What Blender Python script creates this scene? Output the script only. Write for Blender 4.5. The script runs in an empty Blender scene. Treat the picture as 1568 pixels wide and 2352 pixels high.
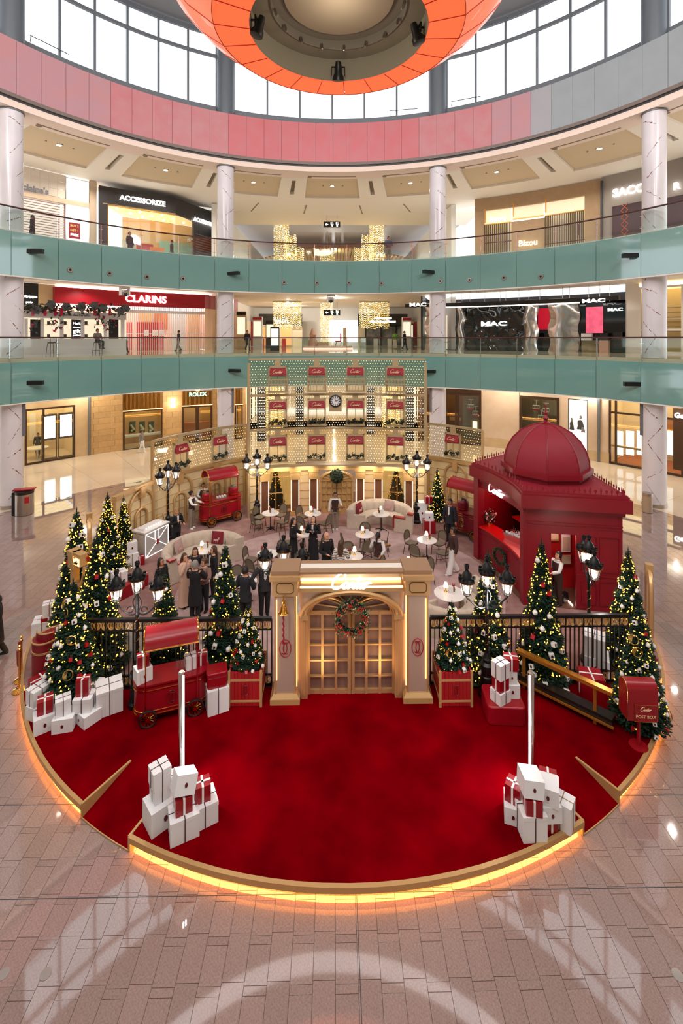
import bpy, bmesh, math, random
from math import pi, sin, cos, radians as R, atan2, sqrt
from mathutils import Vector, Matrix
SC = bpy.context.scene
COL = SC.collection
# ------------------------------------------------------------------ camera
YAW = R(.9); CAM = Vector((0, 0, 8.9)); FPX = 1080.0; YH = 777.0; CX = 784.0
cd = bpy.data.cameras.new('camera'); cam = bpy.data.objects.new('camera', cd); COL.objects.link(cam)
cam.location = CAM; cam.rotation_euler = (pi/2, 0, -YAW)
cd.sensor_fit = 'VERTICAL'; cd.sensor_height = 36; cd.sensor_width = 24
cd.lens = 36*FPX/2352; cd.shift_y = -(1176-YH)/2352; cd.clip_end = 400
SC.camera = cam
# ------------------------------------------------------------------ world, exposure, main lights
w = bpy.data.worlds.new('sky'); SC.world = w; w.use_nodes = True
w.node_tree.nodes['Background'].inputs[0].default_value = (.97, .98, 1, 1)
w.node_tree.nodes['Background'].inputs[1].default_value = 2.2
SC.view_settings.view_transform = 'Standard'; SC.view_settings.look = 'None'
SC.view_settings.exposure = 0.12; SC.view_settings.gamma = 1; SC.view_settings.use_curve_mapping = False
SC.cycles.max_bounces = 7; SC.cycles.diffuse_bounces = 3; SC.cycles.glossy_bounces = 3; SC.cycles.transparent_max_bounces = 10
ORDN = ('first', 'second', 'third', 'fourth', 'fifth', 'sixth', 'seventh', 'eighth', 'ninth', 'tenth', 'eleventh', 'twelfth')
def lamp(name, kind, loc, power, color=(1, 1, 1), size=1, rot=(0, 0, 0), size_y=None, spot=None, blend=.6):
    l = bpy.data.lights.new(name, kind); l.energy = power; l.color = color
    if kind == 'AREA':
        l.size = size
        if size_y: l.shape = 'RECTANGLE'; l.size_y = size_y
        else: l.shape = 'DISK'
    elif kind == 'SPOT':
        l.spot_size = spot; l.spot_blend = blend; l.shadow_soft_size = size
    else: l.shadow_soft_size = size
    o = bpy.data.objects.new(name, l); COL.objects.link(o); o.location = loc; o.rotation_euler = rot
    return o
# added fill light under the closed atrium roof, and ceiling lights of the ring corridors
lamp('roof_fill', 'AREA', (0, 11, 30.0), 1900, (1, .97, .95), 15)
for k in (-60, -30, 0, 30, 60):      # added fill lamps without fixtures over the rear ledge, aimed across the atrium
    x, y = -.15+18.6*sin(R(180+k)), 14.7+18.6*cos(R(180+k)); d = Vector((0, 30, 15))-Vector((x, y, 25))
    lamp('ledge_fill', 'AREA', (x, y, 25), 1050, (1, .95, .92), 2, d.to_track_quat('-Z', 'Y').to_euler())
for x, y in ((-22, 31), (-19, 35), (-13, 37), (-7, 39.5), (22, 29), (19, 33.5), (13.5, 36), (7, 39), (0, 40.5)):
    lamp('ceiling_downlight', 'POINT', (x*.97, y, 5.25), 210 if x else 420, (1, .93, .82), .1)
    lamp('ceiling_downlight', 'SPOT', (x*.95, y*.985, 12.7), 190, (1, .95, .88), .1, spot=2.7)
    lamp('ceiling_downlight', 'SPOT', (x*.93, y*.97, 20.85), 330, (1, .91, .78), .1, spot=2.7)
# ------------------------------------------------------------------ geometry helpers
FW = Vector((sin(YAW), cos(YAW), 0)); RT = Vector((cos(YAW), -sin(YAW), 0))
def G(px, py, z=.25):                       # point of the place at height z that the photo shows at a pixel
    t = (CAM.z-z)*FPX/(py-YH)
    return CAM + FW*t + RT*((px-CX)/FPX*t) + Vector((0, 0, z-CAM.z))
AC = Vector((-.15, 14.7, 0))                # atrium axis
SX, SY, SR, HS = .3, 17.0, 9.6, .25         # stage centre, radius, height
def ang(px, rad, c=AC):                     # bearing (clockwise from +y) on a circle round c
    d = FW + RT*((px-CX)/FPX)
    a = d.x*d.x+d.y*d.y; b = -2*(d.x*c.x+d.y*c.y); q = c.x*c.x+c.y*c.y-rad*rad
    t = (-b+sqrt(max(0, b*b-4*a*q)))/2/a
    return atan2(t*d.x-c.x, t*d.y-c.y)
def zat(py, p): return CAM.z+(YH-py)/FPX*((p[0]-CAM.x)*FW.x+(p[1]-CAM.y)*FW.y)
def pol(a, r, z=0, c=AC): return Vector((c.x+r*sin(a), c.y+r*cos(a), z))
class MB:
    def __init__(s): s.v = []; s.f = []; s.M = None; s.st = []
    def at(s, M): s.M = M; return s
    def add(s, vs, fs):
        n = len(s.v)
        if s.M is not None: vs = [s.M @ Vector(p) for p in vs]
        s.v += [tuple(p) for p in vs]; s.f += [tuple(i+n for i in f) for f in fs]; return s
    def box(s, c, d, rz=0, top=1.0):
        x, y, z = d[0]/2, d[1]/2, d[2]/2; cs, sn = cos(rz), sin(rz); vs = []
        for sz in (-1, 1):
            k = top if sz > 0 else 1
            for a, b in ((-1, -1), (1, -1), (1, 1), (-1, 1)):
                px, py = a*x*k, b*y*k
                vs.append((c[0]+px*cs-py*sn, c[1]+px*sn+py*cs, c[2]+sz*z))
        return s.add(vs, [(3, 2, 1, 0), (4, 5, 6, 7), (0, 1, 5, 4), (1, 2, 6, 5), (2, 3, 7, 6), (3, 0, 4, 7)])
    def b2(s, a, b): return s.box([(p+q)/2 for p, q in zip(a, b)], [abs(q-p) for p, q in zip(a, b)])
    def prism(s, poly, z0, z1, inset=0):
        n = len(poly); cx = sum(p[0] for p in poly)/n; cy = sum(p[1] for p in poly)/n
        top = [(p[0]+(cx-p[0])*inset, p[1]+(cy-p[1])*inset) for p in poly]
        vs = [(p[0], p[1], z0) for p in poly]+[(p[0], p[1], z1) for p in top]
        return s.add(vs, [tuple(range(n-1, -1, -1)), tuple(range(n, 2*n))]+[(i, (i+1) % n, n+(i+1) % n, n+i) for i in range(n)])
    def lathe(s, prof, n=16, c=(0, 0, 0), a0=0, a1=2*pi, sx=1, sy=1, caps=True):
        full = abs(a1-a0) > 6.28; m = n if full else n+1; vs = []
        for r, z in prof:
            for i in range(m):
                a = a0+(a1-a0)*i/n; vs.append((c[0]+r*sx*cos(a), c[1]+r*sy*sin(a), c[2]+z))
        fs = []
        for j in range(len(prof)-1):
            for i in range(n):
                k = (i+1) % m; fs.append((j*m+i, j*m+k, (j+1)*m+k, (j+1)*m+i))
        if full and caps:
            if prof[0][0] > 1e-4: fs.append(tuple(range(m-1, -1, -1)))
            if prof[-1][0] > 1e-4: fs.append(tuple((len(prof)-1)*m+i for i in range(m)))
        return s.add(vs, fs)
    def tube(s, pts, r, n=6, closed=False, ry=None, caps=True):
        pts = [Vector(p) for p in pts]; N = len(pts); vs = []; up = None
        rr = r if isinstance(r, (list, tuple)) else [r]*N
        for i, p in enumerate(pts):
            q = pts[(i+1) % N] if (closed or i < N-1) else p; o = pts[i-1] if (closed or i > 0) else p
            t = (q-o); t = t.normalized() if t.length > 1e-9 else Vector((0, 0, 1))
            if up is None: up = Vector((0, 0, 1)) if abs(t.z) < .9 else Vector((0, 1, 0))
            a = t.cross(up); a = a.normalized() if a.length > 1e-6 else t.orthogonal().normalized()
            b = a.cross(t).normalized(); up = b
            for k in range(n):
                h = 2*pi*(k+.5)/n; vs.append(p+a*(rr[i]*cos(h))+b*((ry if ry else rr[i])*sin(h)))
        fs = []
        for i in range(N if closed else N-1):
            j = (i+1) % N
            for k in range(n):
                m = (k+1) % n; fs.append((i*n+k, i*n+m, j*n+m, j*n+k))
        if not closed and caps: fs += [tuple(range(n-1, -1, -1)), tuple((N-1)*n+k for k in range(n))]
        return s.add(vs, fs)
    def rod(s, a, b, r, n=8, r2=None): return s.tube([a, b], [r, r if r2 is None else r2], n)
    def ball(s, c, r, n=10, m=6, sc=(1, 1, 1)):
        return s.lathe([(0 if j in (0, m) else r*sin(pi*j/m)*1.0, -r*cos(pi*j/m)*sc[2]) for j in range(m+1)], n, c, sx=sc[0], sy=sc[1])
    def arc(s, c, r0, r1, z0, z1, a0, a1, n):       # curved slab, bearings clockwise from +y
        vs = []
        for i in range(n+1):
            a = a0+(a1-a0)*i/n; x, y = sin(a), cos(a)
            vs += [(c[0]+r0*x, c[1]+r0*y, z0), (c[0]+r1*x, c[1]+r1*y, z0), (c[0]+r1*x, c[1]+r1*y, z1), (c[0]+r0*x, c[1]+r0*y, z1)]
        fs = [(0, 1, 2, 3), (4*n+3, 4*n+2, 4*n+1, 4*n)]
        for i in range(n):
            for k in range(4): fs.append((4*i+k, 4*i+4+k, 4*i+4+(k+1) % 4, 4*i+(k+1) % 4))
        return s.add(vs, fs)
    def sheet(s, rows):
        n = len(rows[0]); vs = [p for r in rows for p in r]
        return s.add(vs, [(j*n+i, j*n+i+1, (j+1)*n+i+1, (j+1)*n+i) for j in range(len(rows)-1) for i in range(n-1)])
    def loft(s, rings):                              # closed rings of equal count, capped
        n = len(rings[0]); vs = [p for r in rings for p in r]
        fs = [(j*n+i, j*n+(i+1) % n, (j+1)*n+(i+1) % n, (j+1)*n+i) for j in range(len(rings)-1) for i in range(n)]
        fs += [tuple(range(n-1, -1, -1)), tuple((len(rings)-1)*n+i for i in range(n))]
        return s.add(vs, fs)
    def mesh(s, name, smooth=35):
        me = bpy.data.meshes.new(name); me.from_pydata(s.v, [], s.f)
        bm = bmesh.new(); bm.from_mesh(me); bmesh.ops.recalc_face_normals(bm, faces=bm.faces); bm.to_mesh(me); bm.free()
        if smooth:
            me.shade_smooth(); me.set_sharp_from_angle(angle=R(smooth))
        return me
def ob(name, mb, m, parent=None, loc=None, rot=None, smooth=35, bev=0):
    me = mb.mesh(name, smooth) if isinstance(mb, MB) else mb
    if m is not None and not me.materials: me.materials.append(m)
    o = bpy.data.objects.new(name, me); COL.objects.link(o)
    if parent: o.parent = parent
    if loc is not None: o.location = loc
    if rot is not None: o.rotation_euler = rot
    if bev:
        b = o.modifiers.new('bevel', 'BEVEL'); b.width = bev; b.segments = 2; b.limit_method = 'ANGLE'
    return o
def tag(o, label, cat, group=None):
    o['label'] = label; o['category'] = cat
    if group: o['group'] = group
    return o
def thing(name, label, cat, loc=(0, 0, 0), rz=0, group=None):
    o = bpy.data.objects.new(name, None); COL.objects.link(o); o.empty_display_size = .2
    o.location = loc; o.rotation_euler = (0, 0, rz); return tag(o, label, cat, group)
def struct(name, mb=None, m=None, parent=None, **k):
    if mb is None:
        o = bpy.data.objects.new(name, None); COL.objects.link(o)
    else: o = ob(name, mb, m, parent, **k)
    if not parent: o['kind'] = 'structure'
    return o
def stuff(o): o['kind'] = 'stuff'; return o
KIDS = {}
def dup(root, loc, rz=None, label=None, group=None, scale=None):
    def cp(o, par):
        c = o.copy(); COL.objects.link(c)
        if par: c.parent = par
        for ch in o.children: cp(ch, c)
        return c
    r = cp(root, None); r.location = loc
    if rz is not None: r.rotation_euler = (0, 0, rz)
    if label: r['label'] = label
    if group: r['group'] = group
    if scale: r.scale = (scale,)*3
    return r
def T(x=0, y=0, z=0, rz=0, rx=0, ry=0, s=1):
    return Matrix.Translation((x, y, z)) @ Matrix.Rotation(rz, 4, 'Z') @ Matrix.Rotation(ry, 4, 'Y') @ Matrix.Rotation(rx, 4, 'X') @ Matrix.Scale(s, 4)
def ell(a, b, n=24, c=(0, 0)): return [(c[0]+a*cos(2*pi*i/n), c[1]+b*sin(2*pi*i/n)) for i in range(n)]
def rrect(w, d, r, n=5):
    p = []
    for cx, cy, a in ((w/2-r, d/2-r, 0), (-w/2+r, d/2-r, pi/2), (-w/2+r, -d/2+r, pi), (w/2-r, -d/2+r, 1.5*pi)):
        for i in range(n+1): p.append((cx+r*cos(a+pi/2*i/n), cy+r*sin(a+pi/2*i/n)))
    return p
# ------------------------------------------------------------------ materials
def lin(h):
    h = h.lstrip('#'); c = [int(h[i:i+2], 16)/255 for i in (0, 2, 4)]
    return tuple(x/12.92 if x <= .04045 else ((x+.055)/1.055)**2.4 for x in c)+(1,)
MATS = {}
def mat(name, col, rough=.5, metal=0, emit=0, ecol=None, noise=None, bump=0, alpha=1, trans=0, spec=.5, vary=0, coat=0, isl=0, sheen=0):
    if name in MATS: return MATS[name]
    m = bpy.data.materials.new(name); m.use_nodes = True; nt = m.node_tree; N = nt.nodes; L = nt.links
    b = N['Principled BSDF']; c = lin(col); I = b.inputs
    I['Base Color'].default_value = c; I['Roughness'].default_value = rough; I['Metallic'].default_value = metal
    I['Specular IOR Level'].default_value = spec; I['Coat Weight'].default_value = coat
    I['Transmission Weight'].default_value = trans; I['Alpha'].default_value = alpha; I['Sheen Weight'].default_value = sheen
    if emit: I['Emission Color'].default_value = lin(ecol or col); I['Emission Strength'].default_value = emit
    src = None
    if noise:                                # (scale, second colour, contrast)
        tc = N.new('ShaderNodeTexCoord'); nz = N.new('ShaderNodeTexNoise'); nz.inputs['Scale'].default_value = noise[0]; nz.inputs['Detail'].default_value = 5
        L.new(tc.outputs['Object'], nz.inputs['Vector'])
        rp = N.new('ShaderNodeMapRange'); k = noise[2] if len(noise) > 2 else .25
        rp.inputs[1].default_value = .5-k; rp.inputs[2].default_value = .5+k; L.new(nz.outputs['Fac'], rp.inputs[0])
        mx = N.new('ShaderNodeMix'); mx.data_type = 'RGBA'; mx.inputs['A'].default_value = c; mx.inputs['B'].default_value = lin(noise[1])
        L.new(rp.outputs[0], mx.inputs['Factor']); src = mx.outputs['Result']
        if bump:
            bp = N.new('ShaderNodeBump'); bp.inputs['Strength'].default_value = bump; bp.inputs['Distance'].default_value = .01
            L.new(nz.outputs['Fac'], bp.inputs['Height']); L.new(bp.outputs[0], I['Normal'])
    if vary or isl:                          # each piece its own lightness
        g = N.new('ShaderNodeNewGeometry'); oi = N.new('ShaderNodeObjectInfo'); ad = N.new('ShaderNodeMath'); ad.operation = 'ADD'
        L.new(g.outputs['Random Per Island'], ad.inputs[0]); L.new(oi.outputs['Random'], ad.inputs[1])
        fr = N.new('ShaderNodeMath'); fr.operation = 'FRACT'; L.new(ad.outputs[0], fr.inputs[0])
        mr = N.new('ShaderNodeMapRange'); v = vary or isl; mr.inputs[3].default_value = 1-v; mr.inputs[4].default_value = 1+v; L.new(fr.outputs[0], mr.inputs[0])
        hs = N.new('ShaderNodeHueSaturation'); L.new(mr.outputs[0], hs.inputs['Value'])
        if src: L.new(src, hs.inputs['Color'])
        else: hs.inputs['Color'].default_value = c
        src = hs.outputs[0]
    if src: L.new(src, I['Base Color'])
    MATS[name] = m; return m
def veined(name, base, vein, scale=1.0, width=.02, rough=.2, dist=2.0):
    m = mat(name, base, rough); nt = m.node_tree; N = nt.nodes; L = nt.links
    tc = N.new('ShaderNodeTexCoord'); nz = N.new('ShaderNodeTexNoise'); nz.inputs['Scale'].default_value = scale; nz.inputs['Detail'].default_value = 3
    nz.inputs['Distortion'].default_value = dist; L.new(tc.outputs['Object'], nz.inputs['Vector'])
    s = N.new('ShaderNodeMath'); s.operation = 'SUBTRACT'; s.inputs[1].default_value = .5; L.new(nz.outputs['Fac'], s.inputs[0])
    a = N.new('ShaderNodeMath'); a.operation = 'ABSOLUTE'; L.new(s.outputs[0], a.inputs[0])
    r = N.new('ShaderNodeMapRange'); r.inputs[1].default_value = 0; r.inputs[2].default_value = width; L.new(a.outputs[0], r.inputs[0])
    n2 = N.new('ShaderNodeTexNoise'); n2.inputs['Scale'].default_value = scale*.6; L.new(tc.outputs['Object'], n2.inputs['Vector'])
    r2 = N.new('ShaderNodeMapRange'); r2.inputs[1].default_value = .45; r2.inputs[2].default_value = .62; r2.inputs[3].default_value = 1; r2.inputs[4].default_value = 0
    L.new(n2.outputs['Fac'], r2.inputs[0]); mxx = N.new('ShaderNodeMath'); mxx.operation = 'MAXIMUM'; L.new(r.outputs[0], mxx.inputs[0]); L.new(r2.outputs[0], mxx.inputs[1])
    mx = N.new('ShaderNodeMix'); mx.data_type = 'RGBA'; mx.inputs['A'].default_value = lin(vein); mx.inputs['B'].default_value = lin(base)
    L.new(mxx.outputs[0], mx.inputs['Factor']); L.new(mx.outputs['Result'], N['Principled BSDF'].inputs['Base Color']); return m
def glass(name, tint, fac, rough=.03):      # thin pane: mostly clear, mirrors a little
    m = bpy.data.materials.new(name); m.use_nodes = True; nt = m.node_tree; N = nt.nodes; L = nt.links
    N.remove(N['Principled BSDF']); t = N.new('ShaderNodeBsdfTransparent'); t.inputs[0].default_value = lin(tint)
    g = N.new('ShaderNodeBsdfGlossy'); g.inputs['Roughness'].default_value = rough; mx = N.new('ShaderNodeMixShader')
    fr = N.new('ShaderNodeFresnel'); fr.inputs[0].default_value = 1.45
    ma = N.new('ShaderNodeMath'); ma.operation = 'MAXIMUM'; ma.inputs[1].default_value = fac; L.new(fr.outputs[0], ma.inputs[0])
    mi = N.new('ShaderNodeMath'); mi.operation = 'MINIMUM'; mi.inputs[1].default_value = .35; L.new(ma.outputs[0], mi.inputs[0])
    L.new(mi.outputs[0], mx.inputs[0]); L.new(t.outputs[0], mx.inputs[1]); L.new(g.outputs[0], mx.inputs[2]); L.new(mx.outputs[0], N['Material Output'].inputs[0]); return m
# ------------------------------------------------------------------ lettering
TXT = {}
def text_mesh(s, size, ext=.01, bold=0, shear=0, sx=1):
    k = (s, size, ext, bold, shear, sx)
    if k not in TXT:
        c = bpy.data.curves.new('lettering', 'FONT'); c.body = s; c.size = size; c.extrude = ext; c.offset = bold*size; c.shear = shear
        c.align_x = 'CENTER'; c.align_y = 'CENTER'; c.resolution_u = 3
        o = bpy.data.objects.new('lettering', c); COL.objects.link(o)
        bpy.context.view_layer.update()
        me = bpy.data.meshes.new_from_object(o); bpy.data.objects.remove(o); 
        if sx != 1:
            for v in me.vertices: v.co.x *= sx
        TXT[k] = me
    return TXT[k]
def text(name, s, size, m, parent, M, **k):  # M places the text plane (x right, y up)
    me = text_mesh(s, size, **k).copy(); me.materials.clear(); me.materials.append(m)
    o = bpy.data.objects.new(name, me); COL.objects.link(o); o.parent = parent; o.matrix_local = M; return o
def cr(pts, n=5):                            # smooth path through points
    P = [Vector(p) for p in pts]; out = []
    for i in range(len(P)-1):
        a = P[max(0, i-1)]; b = P[i]; c = P[i+1]; d = P[min(len(P)-1, i+2)]
        for k in range(n):
            t = k/n; out.append(.5*((2*b)+(c-a)*t+(2*a-5*b+4*c-d)*t*t+(3*b-a-3*c+d)*t**3))
    return out+[P[-1]]
SCRIPT = [[(2.05, 2.05), (2.1, 2.5), (1.6, 2.75), (.85, 2.3), (.25, 1.3), (.3, .35), (.95, -.05), (1.7, .3), (2.15, .75)],
          [(3.0, .85), (2.6, 1.02), (2.2, .65), (2.2, .12), (2.55, .08), (2.9, .5), (3.08, 1.0), (2.93, .3), (3.1, .03), (3.45, .45), (3.62, 1.05), (3.74, .88), (4.0, .95), (3.9, .35), (4.02, .03), (4.3, .3), (4.62, 1.1), (4.85, 2.0), (4.5, .55), (4.6, .03), (4.95, .4), (5.2, 1.0), (5.08, .3), (5.22, .03), (5.5, .35), (5.9, .62), (5.95, .98), (5.65, .85), (5.5, .35), (5.75, .0), (6.1, .3), (6.35, 1.08), (6.5, .9), (6.85, 1.0), (6.95, .85)],
          [(4.2, 1.42), (4.7, 1.5), (5.35, 1.62)], [(5.34, 1.4), (5.38, 1.46)]]
SCR = {}
def script_mesh(width, thick, depth=.5):     # hand-drawn flowing wordmark
    k = (width, thick, depth)
    if k not in SCR:
        b = MB(); s = width/7.0
        for st in SCRIPT:
            p = [Vector(((x-3.5+.22*(y-1))*s, (y-1.2)*s, 0)) for x, y in st]
            b.tube(cr(p, 4), thick*s*.16, 6)
        SCR[k] = b.mesh('lettering', 60)
    return SCR[k]
def script(name, width, thick, m, parent, M):
    me = script_mesh(width, thick).copy(); me.materials.clear(); me.materials.append(m)
    o = bpy.data.objects.new(name, me); COL.objects.link(o); o.parent = parent; o.matrix_local = M; return o
def emblem(b, w, h, t, ring=True):           # two facing C strokes in an oval, in the xz plane
    if ring: b.tube([(w/2*cos(a), 0, h/2*sin(a)) for a in [2*pi*i/20 for i in range(20)]], t, 5, True)
    for s in (-1, 1):
        b.tube([(s*(-w*.1+w*.26*cos(a)), 0, h*.33*sin(a)) for a in [R(-125+250*i/10)+0 for i in range(11)]], t, 5)
    return b
def up(rz=0, x=0, y=0, z=0): return T(x, y, z, rz) @ Matrix.Rotation(pi/2, 4, 'X')   # text plane facing -y
# ================================================================== SETTING
GROUT = mat('grout', '6f625c', .6)
GRAN = mat('granite', 'a58c84', .035, noise=(38, '8b746c', .2), vary=.07, spec=1.0, coat=.5)
CREAM = mat('cream_marble', 'ead9c2', .07, noise=(.5, 'dcc7aa', .3), vary=.03, spec=.6)
WHITE = mat('white_paint', 'eee6dc', .6)
CEIL = mat('ceiling_plaster', 'efe5d6', .7)
COFF = mat('coffer_beige', 'd8c3a2', .8, noise=(40, 'd0ba98', .3))
GREYM = mat('grey_metal', '6f7377', .45, .3)
DGREY = mat('dark_grey', '3c3d40', .5)
BLACK = mat('black', '121213', .4)
CHROME = mat('chrome', 'd8d8d8', .12, 1)
STEEL = mat('brushed_steel', 'b9b2ac', .3, 1)
GOLD = mat('satin_gold', 'd8b07c', .36, .55)
GOLDP = mat('gold_paint', 'c39c66', .42, .3)
BRASS = mat('polished_brass', 'dca24e', .12, 1)
RED = mat('red_lacquer', 'a00c22', .35, noise=(3, '8e0a1e', .3))
REDF = mat('red_fabric', '9a1028', .8, sheen=.2)
WBOX = mat('white_card', 'e9e9ea', .55)
RIBB = mat('dark_ribbon', '43202a', .5)
RIBW = mat('white_ribbon', 'f0ebe8', .5)
RIBR = mat('red_ribbon', '8d1226', .45)
WARM = mat('warm_led', 'ffd9a0', .5, emit=4, ecol='ffc070')
AMBER = mat('amber_led', 'ffc060', .5, emit=16, ecol='ffb45c')
LEDW = mat('white_led', 'ffffff', .5, emit=3.5, ecol='fff6ea')
SIGNW = mat('sign_white', 'ffffff', .5, emit=3.5, ecol='fffdf8')
LAMPW = mat('lamp_glow', 'ffffff', .5, emit=9, ecol='fff2e0')
SHADE = mat('shade_glow', 'ffe7c4', .6, emit=2.6, ecol='ffd9a0')
CLEAR = glass('clear_glass', 'f4faf8', .05)
TEAL = mat('teal_glass', '74a5a0', .06, spec=1.0, coat=1, noise=(.25, '699a96', .3))
WOOD = mat('oak', 'd0ac78', .5, noise=(4, 'c09a64', .3), vary=.08)
BROWN = mat('bronze', '4a3526', .4, .5)
TAN = mat('tan_marble', 'd6bd96', .3, noise=(1.2, 'c3a478', .25))
BEIGE = mat('beige_stone', 'e3cdb4', .45, noise=(1.5, 'd9bfa2', .3), vary=.03)
WINTER = mat('lit_interior', 'f2dcb8', .7)
# floor: grout bed, granite setts (each near one a part), polished cream slabs round them
b = MB(); b.b2((-40, -8, -.3), (40, 100, -.012)); floor = struct('floor', b, GROUT)
PX, PY = .315, .54; near = []; far = MB()
def tilebox(m, x0, x1, y0, y1):
    g = .003
    return m.box(((x0+x1)/2, (y0+y1)/2, -.01), (x1-x0-2*g, y1-y0-2*g, .02))
cand = []
for i in range(-63, 64):
    for j in range(7, 64):
        x0 = i*PX+.02; y0 = j*PY+(.04 if i % 2 else 0)
        cuts = [(y0, y0+PY)] if i % 2 else [(y0, y0+.44), (y0+.44, y0+PY)]
        for a, c in cuts:
            xm, ym = x0+PX/2, (a+c)/2
            if (xm-AC.x)**2+(ym-AC.y)**2 > 19.0**2: continue
            if (xm-SX)**2+(ym-SY)**2 < 9.1**2: continue
            if (xm-AC.x)**2+(ym-AC.y)**2 < 0: continue
            q = Vector((xm, ym, 0))-CAM; d = q.dot(FW); u = CX+FPX*q.dot(RT)/d; v = YH+FPX*8.9/d
            vis = -30 < u < 1600 and v < 2380
            cand.append((0 if vis and c-a > .2 else 1, d, x0, a, c))
cand.sort(); TM = {}
for n, (k, d, x0, a, c) in enumerate(cand):
    if n < 290 and k == 0:
        key = round(c-a, 2)
        if key not in TM:
            t = MB(); tilebox(t, -PX/2, PX/2, -key/2, key/2); TM[key] = t.mesh('tile', 0); TM[key].materials.append(GRAN)
        ob('tile', TM[key], None, floor, (x0+PX/2, (a+c)/2, 0))
    else: tilebox(far, x0, x0+PX, a, c)
stuff(ob('tile_field', far, GRAN, floor, smooth=0))
b = MB(); b.arc(AC, 18.95, 19.3, -.01, .004, R(-84), R(84), 96); ob('border_ring', b, GRAN, floor, smooth=0)
for r0, r1, n in ((19.3, 22.5, 22), (22.5, 25.7, 22), (25.7, 29.5, 22), (29.5, 36, 22)):
    for k in range(n):
        a0 = R(-82)+R(164)*k/n; a1 = R(-82)+R(164)*(k+1)/n
        t = MB(); t.arc(AC, r0+.003, r1-.003, -.02, 0, a0+.0003, a1-.0003, 4); ob('slab', t, CREAM, floor, smooth=0)
t = MB(); t.b2((-9, 46, -.02), (9, 99, 0)); ob('slab', t, CREAM, floor)
for k, (a, c) in enumerate((((-11, 7.54), (12, 7.54)), ((-12, 9.06), (-4.6, 9.06)), ((5.3, 9.06), (13, 9.06)), ((.36, 5), (.36, 7.5)))): b = MB(); b.b2((min(a[0], c[0])-.006, min(a[1], c[1])-.006, -.01), (max(a[0], c[0])+.006, max(a[1], c[1])+.006, .0015)); ob('joint', b, DGREY, floor, smooth=0)
for px, py in ((105, 2237), (8, 2237), (1556, 2240)):
    p = G(px, py, 0); b = MB(); b.lathe([(0, 0), (.075, 0), (.075, .006), (.055, .008), (0, .006)], 20)
    o = ob('floor_socket', b, STEEL, None, p); tag(o, 'round steel floor socket in the pink granite, %s' % {105: 'second from left', 8: 'cut by the left edge', 1556: 'at the far right'}[px], 'floor socket')
# balconies: ring slabs, teal fascia panels, glass railing with handrail
def balcony(n, zf, zb, zt, za, zh, names):
    t = struct('floor', None); t.name = 'floor'
    zs_ = zb+.02 if n == 1 else 12.97
    b = MB(); b.arc(AC, 19.3, 29.4, zs_, zf, R(-84), R(84), 48); ob('slab', b, CREAM if n == 1 else WHITE, t)
    b = MB(); b.arc(AC, 19.3, 20.3, zb+.02, zs_, R(-84), R(84), 48); ob('edge_beam', b, WHITE, t) if n == 2 else None
    b = MB(); b.b2((-10.5, 43.2, zs_), (10.5, 62, zf-.003)); ob('slab', b, CREAM, t)
    b = MB(); b.arc(AC, 19.12, 19.4, zb-.06, zb, R(-84), R(84), 64); ob('edge_trim', b, WHITE, t)
    tr = struct('trim_%d' % n, None)
    rl = thing('balcony_railing', names, 'railing')
    st = R(6.95); k0 = -12
    for k in range(k0, 12):
        a0 = st*k+R(3.2); a1 = a0+st
        b = MB(); b.arc(AC, 19.12, 19.16, zb, za, a0+.0006, a1-.0006, 6); ob('panel', b, TEAL, tr)
        b = MB(); b.arc(AC, 19.2, 19.215, za+.03, zh-.03, a0+.001, a1-.001, 6); ob('glass_pane', b, CLEAR, rl)
        p = pol(a0, 19.23); b = MB(); b.box((p.x, p.y, (za+zh)/2), (.035, .035, zh-za), -a0)
        for zz in (.25, .75): b.box((p.x, p.y, za+(zh-za)*zz), (.2, .03, .025), -a0)
        ob('post', b, CHROME, rl)
        for s in (-1, 1):
            for zz in (zb+.12, za-.12):
                pass
    b = MB(); b.tube([pol(R(a), 19.21, zh) for a in range(-80, 81, 2)], .045, 8); ob('handrail', b, mat('handrail_brown', '4a2722', .35), rl)
    return tr
BL = [(1, 7.85, 5.52, 7.65, 7.66, 8.94), (2, 14.5, 12.15, 14.42, 14.43, 15.72)]
balcony(1, 7.85, 5.52, 7.65, 7.65, 8.94, 'clear glass railing with brown handrail on the middle level balcony')
balcony(2, 14.5, 12.15, 14.42, 14.42, 15.70, 'clear glass railing with brown handrail on the upper level balcony')
# black bar fixtures and round downlights fixed on the fascias
for px, py, z, wd in ((75, 577, 0, 40), (532, 628, 0, 12), (988, 625, 0, 20), (1453, 587, 0, 38), (75, 879, 0, 40), (534, 851, 0, 14), (991, 853, 0, 16), (1457, 882, 0, 36)):
    a = ang(px, 19.12); p = pol(a, 18.95); zz = zat(py, p); b = MB(); b.box((0, 0, 0), (.26, .9 if abs(px-784) > 400 else 1.2, .22)); b.box((0, .2, 0), (.2, .5, .12))
    o = ob('bar_fixture', b, BLACK, None, (p.x, p.y, zz), (0, 0, -a+R(38 if px < 784 else -38)))
    tag(o, 'black bar fixture on the %s teal fascia, %s' % ('upper' if py < 700 else 'lower', {75: 'far left', 532: 'left of centre by the column', 534: 'left of centre by the column', 988: 'right of centre by the column', 991: 'right of centre by the column', 1453: 'far right', 1457: 'far right'}[px]), 'fixture')
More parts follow.
